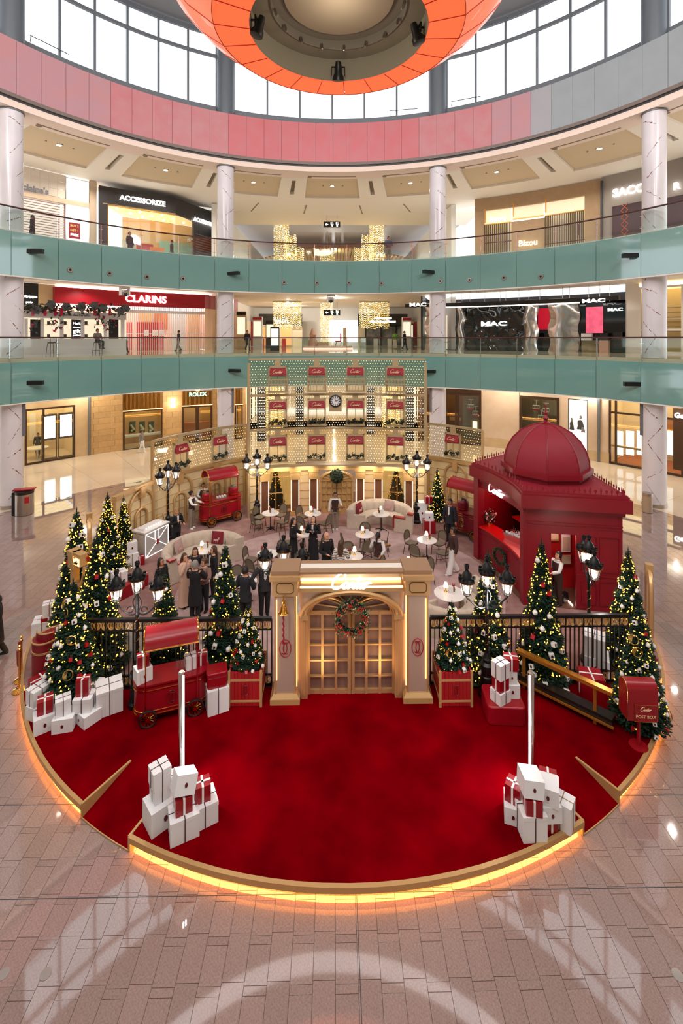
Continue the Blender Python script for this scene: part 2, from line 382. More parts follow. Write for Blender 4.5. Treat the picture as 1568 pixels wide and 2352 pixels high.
for ni, (px, py) in enumerate(((160, 620), (251, 628), (337, 636), (420, 640), (652, 649), (727, 650), (801, 650), (876, 651), (1011, 646), (1078, 643), (1157, 638), (1242, 635))):
    a = ang(px, 19.12); p = pol(a, 19.1); zz = zat(py, p); b = MB()
    b.at(T(0, 0, 0, 0, pi/2)); b.lathe([(.05, .05), (.13, .05), (.16, 0), (.13, -.02), (0, -.02)], 16); o = ob('nozzle', b, STEEL, None, (p.x, p.y, zz), (0, 0, -a))
    c = MB(); c.at(T(0, 0, 0, 0, pi/2)); c.lathe([(0, .055), (.075, .055), (.075, .03)], 14); ob('nozzle_core', c, BLACK, o)
    tag(o, 'round steel air nozzle in the upper teal fascia, %s from the left' % ORDN[ni], 'air nozzle', 'round nozzles along the upper fascia')
# columns
MARB = mat('white_marble', 'e4e0e3', .22, noise=(.9, 'd8d2d6', .3)); VEIN = mat('rust_vein', '94502f', .4, noise=(6, '5c2f1c', .2))
random.seed(8)
for px, who in ((25, 'at the left edge'), (518, 'left of the crystal corridor'), (1005, 'right of the crystal corridor'), (1502, 'near the right edge')):
    a = ang(px, 20); p = pol(a, 20); c = thing('column', 'white marble column with rusty veins %s' % who, 'column', p, -a)
    for z0, z1 in ((.18, 5.5), (7.86, 12.9), (14.5, 20.95)):
        b = MB(); b.lathe([(.57, z0), (.57, z1)], 32); ob('shaft', b, MARB, c); b = MB()
        for k in range(5):
            zz = z0+(z1-z0)*(k+.5)/5; th = random.uniform(-1.9, -.9); dr = random.choice((-1, 1)); sl = random.uniform(.25, .9); W = []
            for i in range(13): th2 = th+i*.1-.6; W.append((th2, zz+dr*sl*(i*.1-.6)+random.uniform(-.03, .03)))
            for (t0, q0), (t1, q1) in zip(W, W[1:]):
                if random.random() < .14: continue
                w_ = random.choice((.008, .014, .03)); b.add([(.572*cos(t0), .572*sin(t0), q0-w_), (.572*cos(t1), .572*sin(t1), q1-w_), (.572*cos(t1), .572*sin(t1), q1+w_), (.572*cos(t0), .572*sin(t0), q0+w_)], [(0, 1, 2, 3)])
        stuff(ob('veins', b, VEIN, c, smooth=0))
    b = MB(); b.lathe([(.6, .005), (.6, .16), (.57, .18)], 32); ob('base_ring', b, STEEL, c)
    b = MB(); b.lathe([(.61, 20.86), (.61, 20.94), (.57, 20.95)], 32); ob('top_ring', b, GREYM, c)
    b = MB(); b.box((.42 if px < 784 else -.42, -.42, 4.6), (.14, .14, 1.8)); ob('light_bar', b, mat('light_bar_grey', '6e6c70', .5), c)
    b = MB(); b.lathe([(.62, 24.2), (.62, 30.2)], 28); ob('upper_shaft', b, mat('shaft_grey', '6c7278', .4, .4), c)
# upper band panels, clerestory windows, roof
PK = [mat('band_pink_light_%d' % i, h, .45, noise=(1.1, g, .25)) for i, (h, g) in enumerate((('cf6a70', 'c9787c'), ('c8777c', 'c58a8c'), ('c4898b', 'b98f97'), ('a9a6ab', 'a3a3a8'), ('9fa5a8', '959da1')))]  # pink light on grey panels, painted into their base colour
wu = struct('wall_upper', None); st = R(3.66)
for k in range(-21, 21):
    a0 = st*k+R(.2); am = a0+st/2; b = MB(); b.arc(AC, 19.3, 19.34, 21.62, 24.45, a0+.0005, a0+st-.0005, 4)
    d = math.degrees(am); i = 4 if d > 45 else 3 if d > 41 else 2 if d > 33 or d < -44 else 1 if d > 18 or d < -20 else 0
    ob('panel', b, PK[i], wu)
b = MB(); b.arc(AC, 19.34, 19.7, 21.3, 24.4, R(-80), R(80), 64); ob('backing', b, DGREY, wu)
b = MB(); b.arc(AC, 19.24, 19.5, 21.42, 21.62, R(-80), R(80), 64); ob('lower_edge', b, mat('taupe', '7a6c64', .5), wu)
b = MB(); b.arc(AC, 19.6, 21.6, 24.2, 24.4, R(-80), R(80), 64); ob('ledge', b, DGREY, wu)
CA = [R(-76), ang(25, 20), ang(518, 20), ang(1005, 20), ang(1502, 20), R(77)]
FRM = mat('window_frame_grey', '70757a', .45, .3); PANE = glass('window_glass', 'f6f8fa', .03)
for n in range(5):
    a0, a1 = CA[n]+.03*(n > 0), CA[n+1]-.03*(n < 4); wn = struct('window_%d' % (n+1), None); k = 6 if 0 < n < 4 else 3
    for z0, z1, nm in ((24.4, 25.15, 'sill'), (28.62, 28.8, 'transom'), (30.1, 30.4, 'head')):
        b = MB(); b.arc(AC, 20.1, 20.3, z0, z1, a0, a1, 18); ob(nm, b, FRM, wn)
    for i in range(k+1):
        a = a0+(a1-a0)*i/k; p = pol(a, 20.2); b = MB(); b.box((p.x, p.y, 27.3), (.13, .2, 5.8), -a); ob('mullion', b, FRM, wn)
    for i in range(k):
        q0, q1 = a0+(a1-a0)*i/k+.004, a0+(a1-a0)*(i+1)/k-.004
        for z0, z1 in ((25.15, 28.62), (28.8, 30.1)):
            b = MB(); b.arc(AC, 20.19, 20.205, z0, z1, q0, q1, 4); ob('pane', b, PANE, wn)
    if 0 < n < 4:
        q = a0+(a1-a0)*(.03 if n != 2 else .8); b = MB()
        b.tube([pol(q, 20.0, 25.16), pol(q, 20.0, 25.5), pol(q+.1, 20.0, 25.42)], .025, 5); ob('opener_rod', b, DGREY, wn)
b = MB(); b.lathe([(0, 30.5), (20.6, 30.5), (20.6, 30.8), (0, 30.8)], 64, AC); roof = struct('ceiling', b, mat('roof_grey', '8d9094', .7))
b = MB(); b.lathe([(14.5, 30.5), (15.5, 30.5), (15.5, 30.44), (14.5, 30.44)], 64, AC, caps=False); ob('cove_light', b, mat('cove_white', 'ffffff', .5, emit=1.3), roof)
# upper ceiling with coffers
ce = struct('ceiling', None); ZC = 20.95
b = MB(); b.arc(AC, 19.36, 20.9, ZC, ZC+.4, R(-82), R(82), 64); ob('ceiling_ring', b, mat('cove_blush', 'f2dccd', .7), ce)
b = MB(); b.arc(AC, 25.8, 31, ZC, ZC+.4, R(-82), R(82), 64); b.b2((-14, 44.5, ZC+.01), (14, 50, ZC+.4)); ob('ceiling_ring', b, CEIL, ce)
ribs = [-74, -57, -40, -23.3, -7.8, 7.8, 23.3, 40, 57, 74]
for r in ribs:
    a = R(r)
    for s in (-1, 1):
        b = MB(); q = sorted((a+s*.045, a+s*.007)); b.arc(AC, 20.9, 25.8, ZC, ZC+.4, q[0], q[1], 3); ob('rib', b, CEIL, ce)
    b = MB(); b.arc(AC, 20.9, 21.5, ZC, ZC+.4, a-.007, a+.007, 2); b.arc(AC, 25.0, 25.8, ZC, ZC+.4, a-.007, a+.007, 2); ob('rib', b, CEIL, ce)
    b = MB(); b.arc(AC, 20.9, 25.8, ZC+.28, ZC+.34, a-.01, a+.01, 2); ob('slot', b, mat('slot_taupe', '8f7d66', .8), ce)
for ri, (r0, r1) in enumerate(zip(ribs, ribs[1:])):
    b = MB(); b.arc(AC, 20.9, 25.8, ZC+.16, ZC+.2, R(r0)+.03, R(r1)-.03, 10); ob('coffer_panel', b, COFF, ce)
    b = MB(); b.arc(AC, 20.35, 20.47, ZC-.012, ZC+.02, R(r0)+.05, R(r1)-.05, 8); ob('air_slot', b, mat('slot_taupe', '8f7d66'), ce)
    am = R((r0+r1)/2)
    p = pol(am, 22.9, ZC+.14); b = MB(); b.box((0, 0, -.02), (.24, .24, .05)); o = ob('downlight', b, LAMPW, None, p, (0, 0, -am)); f = MB()
    for q in ((-.15, 0, .04, .34), (.15, 0, .04, .34), (0, -.15, .34, .04), (0, .15, .34, .04)): f.box((q[0], q[1], -.02), (q[2], q[3], .06))
    ob('frame', f, WHITE, o); tag(o, 'small square downlight in a beige upper ceiling coffer, %s from the left' % ORDN[ri], 'downlight', 'coffer downlights of the upper ceiling')
    for dx in (-.7, .8):
        p = pol(am+dx/22, 22.9, ZC+.13); b = MB(); b.lathe([(.06, -.04), (.06, .03)], 8); ob('sensor', b, STEEL, ce, p)
    for f2 in (.2,):
        p = pol(R(r0+(r1-r0)*f2), 20.62, ZC); b = MB(); b.lathe([(.16, -.02), (.16, .02)], 14); o = ob('ceiling_speaker', b, mat('slot_taupe', '8f7d66'), None, p); tag(o, 'round taupe speaker in the upper ceiling rim, %s from the left' % ORDN[ri], 'speaker', 'rim speakers of the upper ceiling')
for a in (-14, -5, 5.2, 13.5):
    p = pol(R(a), 29.5, ZC); b = MB(); b.box((0, 0, -.01), (.1, 3, .03)); ob('air_slot', b, mat('slot_taupe', '8f7d66'), ce, p, (0, 0, -R(a*1.6)))
# middle-level ceiling
ce2 = struct('ceiling', None)
b = MB(); b.arc(AC, 20.3, 29.4, 12.85, 12.96, R(-84), R(84), 48); b.b2((-10.5, 43.2, 12.851), (10.5, 62, 12.96)); ob('ceiling_plate', b, CEIL, ce2)
for r in ribs:
    a = R(r); b = MB()
    b.arc(AC, 20.6, 25.5, 12.73, 12.85, a-.06, a-.03, 2); b.arc(AC, 20.6, 25.5, 12.73, 12.85, a+.03, a+.06, 2); ob('rib', b, CEIL, ce2)
b = MB(); b.arc(AC, 19.4, 29.4, 5.44, 5.5, R(-84), R(84), 48); b.b2((-10.5, 43.2, 5.44), (10.5, 60, 5.5)); struct('ceiling', b, CEIL)
# rear half of the atrium, behind the viewpoint
rear = struct('wall_rear', None)
for z0, z1, r, m in ((0, 5.44, 28.3, BEIGE), (7.85, 12.0, 28.4, WHITE), (14.5, 20.9, 28.4, BEIGE)): b = MB(); b.arc(AC, r, r+.3, z0, z1, R(84), R(276), 40); ob('panel', b, m, rear)
for z0, z1 in ((5.54, 7.85), (12.17, 14.5)): b = MB(); b.arc(AC, 19.3, 29, z0, z1, R(84), R(276), 40); ob('slab', b, WHITE, rear)
for zb, za in ((5.52, 7.65), (12.15, 14.42)):
    for k in range(26): a0 = R(86.6)+R(6.95)*k; b = MB(); b.arc(AC, 19.12, 19.16, zb, za, a0+.0006, a0+R(6.95)-.0006, 6); ob('panel', b, TEAL, rear)
b = MB(); b.arc(AC, 19.3, 19.7, 21.3, 24.45, R(76), R(284), 40); ob('panel', b, PK[1], rear); b = MB(); b.arc(AC, 19.36, 29, 20.95, 21.3, R(80), R(280), 40); ob('slab', b, CEIL, rear)
b = MB(); b.arc(AC, 20.1, 20.3, 24.4, 25.15, R(77), R(283), 40); b.arc(AC, 20.1, 20.3, 28.62, 28.8, R(77), R(283), 40); b.arc(AC, 20.1, 20.3, 30.1, 30.5, R(77), R(283), 40)
for k in range(36): p = pol(R(77+206*k/35), 20.2); b.box((p.x, p.y, 27.3), (.13 if k % 6 else .9, .2, 5.8), -R(77+206*k/35))
ob('window_frame', b, FRM, rear)
# orange ring pendant
RC = Vector((.15, 14.7, 0))
ORG = mat('orange_fabric', 'ff7a4c', .6, emit=.72, ecol='ff6a3c'); ORS = mat('orange_fabric_side', 'ff8a66', .5, emit=.62, ecol='ff7650', coat=.3)
lamp('ring_inner_light', 'POINT', (.15, 14.7, 18.6), 75, (1, .93, .8), .4)
rg = thing('ring_pendant', 'huge glowing orange ring lamp hanging under the roof', 'pendant lamp', (0, 0, 0))
NS = 22
for k in range(NS):
    a0 = 2*pi*k/NS+.07; a1 = a0+2*pi/NS
    for prof, m in (([(2.76, 18.42), (3.84, 18.5)], ORG), ([(3.84, 18.5), (4.6, 19.05), (5.2, 19.7), (5.7, 20.6)], ORS)):
        b = MB(); n = len(prof); g = .0065
        rows = [[pol(a0+g+(a1-a0-2*g)*i/5, r, z, RC) for i in range(6)] for r, z in prof]
        rows2 = [[v+Vector((0, 0, .03)) for v in r] for r in rows]
        b.sheet(rows); b.sheet(rows2); ob('panel', b, m, rg)
SEAM = mat('seam_brown', 'a8452c', .6)
for k in range(NS):
    a0 = 2*pi*k/NS+.07; b = MB(); b.tube([pol(a0, r, z-.004, RC) for r, z in ((2.76, 18.42), (3.84, 18.5), (4.6, 19.05), (5.2, 19.7), (5.7, 20.6))], .014, 4); ob('seam', b, SEAM, rg)
b = MB(); b.tube([pol(2*pi*k/66, 3.84, 18.495, RC) for k in range(66)], .014, 4, True); ob('seam', b, SEAM, rg)
KH = mat('khaki_metal', '9a907c', .6); KD = mat('khaki_dark', '7d7263', .7)
b = MB(); b.lathe([(2.75, 18.44), (2.75, 19.25), (2.2, 19.25)], 56, RC, caps=False); ob('inner_wall', b, KH, rg)
b = MB(); b.lathe([(2.2, 19.25), (2.12, 19.22), (2.12, 19.55), (1.75, 19.6)], 56, RC, caps=False); ob('inner_step', b, KD, rg)
b = MB(); b.lathe([(0, 19.6), (1.72, 19.5), (1.75, 19.6)], 56, RC, caps=False); ob('centre_disc', b, mat('khaki_disc', '9f8c74', .7), rg)
b = MB(); b.lathe([(5.72, 20.6), (5.7, 20.9), (2.0, 21.0), (2.0, 19.6)], 40, RC, caps=False); ob('back_cover', b, KH, rg)
b = MB()
for k in range(4): b.rod(pol(k*pi/2+.7, 3, 21, RC), pol(k*pi/2+.7, 3, 30.5, RC), .03)
ob('hanger', b, GREYM, rg)
for k in range(16):
    a = pi*2*k/16+.1; p = pol(a, 2.05, 19.32, RC); b = MB(); d = pol(a, 1, 0, Vector()); b.rod(p, p+Vector((-d.x*.08, -d.y*.08, -.22)), .045, 8); ob('small_spot', b, STEEL, rg)
    b = MB(); b.ball(p+Vector((-d.x*.09, -d.y*.09, -.23)), .035, 6, 4); ob('bulb', b, STEEL, rg)
for px, py, aa, w in ((597, 72, None, 'left'), (952, 72, None, 'right'), (773, 162, None, 'centre')):
    u = {597: -1.55, 952: 1.45, 773: 0}[px]; p = pol(u, 2.55, 18.5, RC); s = thing('stage_spotlight', 'black stage spotlight on the inner rim of the orange ring, %s one' % w, 'spotlight', p, -u)
    b = MB(); b.at(T(0, 0, 0, 0, R(18))); b.lathe([(.1, .48), (.13, .3), (.14, .1), (.2, 0), (.21, -.14), (.19, -.15)], 16); ob('housing', b, BLACK, s)
    b = MB(); b.at(T(0, 0, 0, 0, R(18))); b.lathe([(0, -.12), (.1, -.135), (.185, -.14)], 16); ob('lens', b, mat('lens', '5d4a46', .1, .2), s)
    b = MB(); b.box((-.24, .02, .2), (.03, .05, .3)); b.box((.24, .02, .2), (.03, .05, .3)); b.box((0, .02, .36), (.5, .05, .03)); b.box((0, .15, .36), (.06, .3, .04)); ob('yoke', b, BLACK, s)
# ================================================================== SHOPS ROUND THE ATRIUM
def pr(name, par, x0, y0, x1, y1, rad, m, th=.05, n=None, stru=False):
    a0, a1 = ang(x0, rad), ang(x1, rad); p = pol((a0+a1)/2, rad); b = MB()
    b.arc(AC, rad, rad+th, zat(y1, p), zat(y0, p), a0, a1, n or max(1, int(abs(a1-a0)/.05)+1))
    return struct(name, b, m) if stru else ob(name, b, m, par, smooth=20)
def ptext(name, s, px, py, wpx, rad, m, par, bold=0, ext=.03, sx=1, flip=0, font=None):
    a = ang(px, rad); p = pol(a, rad); q = (pol(ang(px+wpx/2, rad), rad)-pol(ang(px-wpx/2, rad), rad)).length
    me = script_mesh(1, 1.3) if font == 'script' else text_mesh(s, 1, ext, bold, 0, sx)
    d = max(v.co.x for v in me.vertices)-min(v.co.x for v in me.vertices); k = q/d
    M = T(p.x, p.y, zat(py, p), -a+flip) @ Matrix.Rotation(pi/2, 4, 'X') @ Matrix.Diagonal((k, k, 1 if font != 'script' else k, 1))
    me = me.copy(); me.materials.clear(); me.materials.append(m)
    o = bpy.data.objects.new(name, me); COL.objects.link(o)
    if par: o.parent = par
    o.matrix_local = M; return o
def wallseg(w, x0, x1, z0, z1, rad, m, name='panel', th=.25):
    a0, a1 = ang(x0, rad), ang(x1, rad); b = MB(); b.arc(AC, rad, rad+th, z0, z1, a0, a1, max(1, int(abs(a1-a0)/.05)+1)); return ob(name, b, m, w, smooth=20)
def room(par, x0, x1, z0, z1, rad, depth, wm, glow=1.0, gcol='ffe3b4', fm=None):
    a0, a1 = ang(x0, rad), ang(x1, rad); r2 = rad+depth
    b = MB(); b.arc(AC, r2, r2+.1, z0, z1, a0-.01, a1+.01, 6); ob('back_wall', b, wm, par)
    b = MB(); b.arc(AC, rad, r2, z0, z1, a0-.012, a0-.006, 1); ob('side_wall', b, wm, par); b = MB(); b.arc(AC, rad, r2, z0, z1, a1+.006, a1+.012, 1); ob('side_wall', b, wm, par)
    b = MB(); b.arc(AC, rad+.05, r2, z0-.02, z0+.01, a0, a1, 6); ob('shop_floor', b, fm or CREAM, par)
    b = MB(); b.arc(AC, rad+.25, r2, z1-.06, z1, a0, a1, 6); ob('light_panel', b, mat('shop_glow_%s_%s' % (gcol, glow), gcol, .6, emit=glow), par)
def frame(par, x0, x1, z0, z1, rad, m, w=.09, cols=(), rows=()):
    a0, a1 = ang(x0, rad), ang(x1, rad); b = MB(); e = w/rad
    for a in [a0+e/2, a1-e/2]+[a0+(a1-a0)*c for c in cols]: b.arc(AC, rad-.05, rad+.08, z0, z1, a-e/2, a+e/2, 1)
    for z in [z0+w/2, z1-w/2]+[z0+(z1-z0)*r for r in rows]: b.arc(AC, rad-.05, rad+.08, z-w/2, z+w/2, a0, a1, 4)
    ob('frame', b, m, par, smooth=0)
    b = MB(); b.arc(AC, rad, rad+.012, z0, z1, a0, a1, 6); ob('glass_pane', b, CLEAR, par)
def Z(py, px, rad): return zat(py, pol(ang(px, rad), rad))
def slats(par, x0, x1, z0, z1, rad, m, n, fill=.5, name='slat', th=.06):
    a0, a1 = ang(x0, rad), ang(x1, rad); d = (a1-a0)/n
    for i in range(n):
        b = MB(); b.arc(AC, rad-th, rad, z0, z1, a0+d*i, a0+d*(i+fill), 1); ob(name, b, m, par, smooth=0)
def planks(w, x0, x1, z0, z1, rad, m, rows, cols):
    a0, a1 = ang(x0, rad), ang(x1, rad)
    for r in range(rows):
        c0 = [0]+[(k+(.5 if r % 2 else .2))/cols for k in range(cols)]+[1]
        for u, v in zip(c0, c0[1:]):
            if v-u < .02: continue
            b = MB(); b.arc(AC, rad, rad+.1, z0+(z1-z0)*r/rows+.006, z0+(z1-z0)*(r+1)/rows-.006, a0+(a1-a0)*u+.0003, a0+(a1-a0)*v-.0003, 2); ob('plank', b, m, w, smooth=20)
    wallseg(w, x0, x1, z0, z1, rad+.02, BROWN)
ROSE = mat('rose_red', 'c1272d', .5); CRED = mat('shop_red', 'a80f22', .35); DGRN = mat('poster_green', '15382a', .4)
# ---- ground level, left
RL = 28.3; wl = struct('wall_left', None); zt = 5.46
wallseg(wl, -60, 57, 0, zt, RL, TAN); z1 = Z(935, 115, RL)
wallseg(wl, 57, 172, z1, zt, RL, TAN); wallseg(wl, 172, 203, 0, zt, RL, TAN); wallseg(wl, 203, 208, 0, zt, RL-.1, GREYM, 'pilaster')
planks(wl, 208, 282, 0, zt, RL, WOOD, 12, 2); planks(wl, 373, 418, 0, zt, RL, WOOD, 12, 1); planks(wl, 487, 540, 0, zt, RL, WOOD, 12, 1)
s = thing('boutique', 'bright glazed boutique in a bronze frame beside the left column, ground level', 'shop')
room(s, 57, 172, 0, z1, RL, 4, WINTER, 2.2); frame(s, 57, 172, 0.02, z1-.01, RL, BROWN, .12, (.36,))
for x in (68, 112, 160): pr('wall_cabinet', s, x, 950, x+14, 1010, RL+3.6, mat('cabinet_red', '7c2f22') if x == 112 else WHITE, .1)
a = ang(85, RL+1.8); p = pol(a, RL+1.8); b = MB(); b.lathe([(.05, 0), (.05, .7), (.75, .72), (.75, .78), (0, .78)], 18, p); ob('round_table', b, WHITE, s)
for x in (113, 151):
    q = thing('standing_display', 'lit white display frame on thin legs in the left boutique, %s' % ('nearer the column' if x == 113 else 'nearer the marble wall'), 'display'); a = ang(x, RL+.8); p = pol(a, RL+.8); q.location = p; q.rotation_euler.z = -a
    b = MB(); b.b2((-.5, -.05, 1.4), (.5, .05, 3.3)); ob('board', b, BROWN, q)
    b = MB(); b.b2((-.38, -.07, 1.55), (.38, -.045, 3.15)); ob('light_face', b, SIGNW, q)
    b = MB(); [b.box((k*.47, 0, .72), (.05, .05, 1.4)) for k in (-1, 1)]; b.box((0, 0, .03), (1, .4, .04)); ob('stand', b, BROWN, q)
def fluted(nm, x0, x1, y0, y1, sign=None, crown=False):
    z0, z1 = Z(y1, (x0+x1)/2, RL), min(zt, Z(y0, (x0+x1)/2, RL))
    slats(nm, x0, x1, z0, z1, RL-.02, mat('fluted_bronze', 'a9762f', .35, .6), int((x1-x0)/3), .55)
    wallseg(nm, x0, x1, z0, z1, RL, BROWN, 'header'); b = MB(); b.arc(AC, RL-.12, RL-.02, z0-.05, z0-.01, ang(x0, RL), ang(x1, RL), 5); ob('light_strip', b, WARM, nm); return z0
s = thing('display_window', 'fluted bronze display window with three green posters, ground level left', 'shop window')
z0 = fluted(s, 283, 373, 903, 940); zb = Z(1030, 328, RL)
room(s, 283, 373, zb, z0-.06, RL, 2.2, mat('wood_back', 'c39a5e', .5), 1.6); frame(s, 283, 373, zb, z0-.06, RL, BROWN, .1)
wallseg(s, 283, 373, 0, zb, RL, BROWN, 'plinth')
pr('shelf', s, 288, 997, 370, 1001, RL+.5, WHITE, .6)
for x in (297, 319, 340):
    o = pr('poster', s, x, 968, x+14, 994, RL+.9, DGRN, .04); 
    for k in range(5):
        a = ang(x+4+(k*37 % 7), RL+.88); p = pol(a, RL+.88, Z(977+k*3, x+7, RL+.88)); b = MB(); b.ball(p, .11, 7, 4, (1, .3, 1)); ob('flower_print', b, mat('pale_print', 'd9cf9c'), o)
s = thing('watch_shop', 'watch shop entrance with fluted bronze header and green lit sign', 'shop')
z0 = fluted(s, 418, 487, 897, 930); room(s, 418, 487, 0.02, z0-.06, RL, 3, mat('wood_back', 'c39a5e'), 1.8, fm=WOOD); frame(s, 418, 487, 0.02, z0-.06, RL, BROWN, .14, (.47, .53))
pr('counter', s, 424, 970, 482, 1012, RL+2, mat('counter_wood', 'b06a2e'), .5); ptext('lettering', 'ROLEX', 454, 906, 41, RL-.2, mat('sign_green_edge', '00a060', .5, emit=1.2), s, .03, .05); ptext('lettering', 'ROLEX', 454, 906, 39.5, RL-.27, SIGNW, s, .0, .02)
a = ang(454, RL-.2); p = pol(a, RL-.2, Z(895, 454, RL)); b = MB()
for k in range(5): b.rod(p+Vector((.04*(k-2), 0, -.12)), p+Vector((.1*(k-2), 0, .12-.02*abs(k-2))), .025, 5)
ob('crown_emblem', b, WARM, s)
s = thing('watch_shop_window', 'narrow fluted bronze shop front right of the left inner column', 'shop')
z0 = fluted(s, 540, 557, 893, 928); room(s, 540, 557, 0.02, z0-.06, RL, 2, mat('wood_back', 'c39a5e'), 1.6); frame(s, 540, 557, 0.02, z0-.06, RL, BROWN, .1); wallseg(s, 557, 564, 0, zt, RL, WOOD, 'jamb')
a = ang(397, RL-.1); p = pol(a, RL-.12, Z(925, 397, RL)); o = thing('wall_sconce', 'oval white wall sconce on the oak wall between shops', 'lamp', p, -a)
b = MB(); b.prism(ell(.17, .09, 16), -.36, .36); ob('shade', b, LAMPW, o); b = MB(); b.box((0, .06, 0), (.2, .1, .5)); ob('mount', b, BROWN, o)
l = bpy.data.lights.new('sconce_light', 'POINT'); l.energy = 25; l.color = (1, .9, .75); l.shadow_soft_size = .1; lo = bpy.data.objects.new('sconce_light', l); COL.objects.link(lo); lo.location = pol(a, RL-.5, p.z)
# ---- ground level, right
RR = 27.0; wr = struct('wall_right', None)
for x0, x1 in ((1105, 1192), (1284, 1304), (1349, 1398), (1570, 1640)):
    wallseg(wr, x0, x1, .75, zt, RR, BEIGE); wallseg(wr, x0, x1, 0, .75, RR-.06, TAN, 'plinth')
wallseg(wr, 1371, 1377, 0, zt, RR-.12, GREYM, 'pilaster')
GON = []
def gondola(px, py, rad, label):
    a = ang(px, rad); p = pol(a, rad, Z(py, px, rad)); g = thing('toy_gondola', label, 'decoration', p, -a, None)
    b = MB(); b.box((0, 0, 0), (.46, .3, .3)); ob('cabin', b, WBOX, g); b = MB(); b.box((0, 0, -.19), (.5, .32, .12)); ob('cabin_floor', b, CRED, g)
    b = MB(); [b.box((k, -.16, .02), (.13, .02, .2)) for k in (-.14, 0.02, .17)]; ob('windows', b, mat('window_taupe', '6d5b48'), g)
    b = MB(); b.rod((0, 0, .15), (0, 0, .55), .02, 5); b.rod((-.2, 0, .55), (.2, 0, .55), .02, 5); ob('hanger', b, WBOX, g)
z1 = Z(903, 1040, RR); s = thing('dark_framed_shop', 'dark bronze framed shop with glass doors right of the inner column, ground level', 'shop')
room(s, 968, 1105, .02, z1, RR, 3.5, mat('shop_brown', '6e4a2c', .5), 1.1, 'ffcf90', WOOD); frame(s, 968, 1105, .02, z1, RR, BROWN, .16, (.42, .58, .62)); wallseg(s, 968, 1105, z1, zt, RR, BROWN, 'header')
pr('display_back', s, 1062, 910, 1102, 1010, RR+.7, mat('display_taupe', '6b604f', .6), .05); pr('shelf', s, 1032, 960, 1058, 966, RR+2, WOOD, .3)
pr('lit_niche', s, 1085, 968, 1095, 990, RR+.6, SHADE, .05)
gondola(1081, 933, RR+.45, 'small white and red toy gondola, upper one in the dark framed shop'); gondola(1092, 948, RR+.4, 'small white and red toy gondola, lower one in the dark framed shop')
z1 = Z(911, 1238, RR); zb = 0.3
s = thing('gondola_window', 'brown display window hung with toy gondolas behind the red dome', 'shop window')
room(s, 1193, 1284, zb, z1, RR, 1.2, mat('display_taupe', '6b604f', .6), .7, 'ffd9a0'); frame(s, 1193, 1284, zb, z1, RR, BROWN, .18); wallseg(s, 1193, 1284, z1, zt, RR, BEIGE, 'lintel'); wallseg(s, 1193, 1284, 0, zb, RR, TAN, 'plinth')
slats(s, 1198, 1280, zb+.1, z1-.1, RR+1.18, mat('display_taupe_light', '7d705c'), 9, .9, 'panel', .03)
for px, py, w in ((1231, 935, 'left above the red dome'), (1254, 942, 'touching the dome finial'), (1243, 958, 'lowest above the red dome')): gondola(px, py, RR+.5, 'small white and red toy gondola in the brown window, %s' % w)
s = thing('poster_lightbox', 'tall white lit advertising panel with grey portraits on the beige wall', 'light box')
wallseg(wr, 1304, 1349, 0, Z(1034, 1326, RR), RR, BEIGE); wallseg(wr, 1304, 1349, Z(917, 1326, RR), zt, RR, BEIGE)
pr('box_frame', s, 1304, 917, 1349, 1036, RR+.02, BLACK, .2); pr('light_face', s, 1306, 919, 1347, 1034, RR-.02, mat('poster_white', 'ffffff', .5, emit=.85), .03)
pg = mat('print_grey', '8a8a8a', .6); pd = mat('print_dark', '4a4a4a', .6)
for (x, y, w, h, m) in ((1312, 962, 5, 7, pg), (1312, 974, 9, 16, pd), (1333, 957, 6, 7, pg), (1332, 972, 14, 18, pd), (1338, 985, 8, 10, pg)):
    a = ang(x, RR-.05); p = pol(a, RR-.04, Z(y, x, RR)); b = MB(); b.at(T(p.x, p.y, p.z, -a)); k = 31/1080
    b.at(T(p.x, p.y, p.z, -a) @ Matrix.Rotation(pi/2, 4, 'X')); b.prism(ell(w*k/2, h*k/2, 12), 0, .012); b.prism([(x_*k, y_*k) for x_, y_ in ((-w*.6, -h*.9), (w*.75, -h*.9), (w*.55, -h*.1), (-w*.35, -h*.15))], 0, .01); ob('portrait', b, m, s)
z1 = Z(920, 1480, RR); s = thing('glazed_showroom', 'glazed showroom with bronze frame and lit display panels at the right edge', 'shop')
room(s, 1398, 1570, .02, z1, RR, 4, WINTER, 2.0, fm=mat('orange_wood', 'b8632e', .4)); frame(s, 1398, 1570, .02, z1, RR, BROWN, .13, (.1, .55, .77), (.78,)); wallseg(s, 1398, 1570, z1, zt, RR, BEIGE, 'header')
for x in (1412, 1437, 1462, 1530): pr('lit_panel', s, x, 990, x+18, 1045, RR+.9, mat('panel_glow', 'ffffff', .5, emit=1.2), .06)
pr('shelf', s, 1403, 1026, 1470, 1030, RR+.7, WOOD, .5); pr('wall_cabinet', s, 1500, 960, 1565, 1040, RR+3, mat('counter_wood', 'b06a2e'), .1)
pr('sign_band', s, 1545, 938, 1570, 1080, RR-.1, BROWN, .1); ptext('lettering', 'Ge', 1559, 955, 22, RR-.2, SIGNW, s, .03)
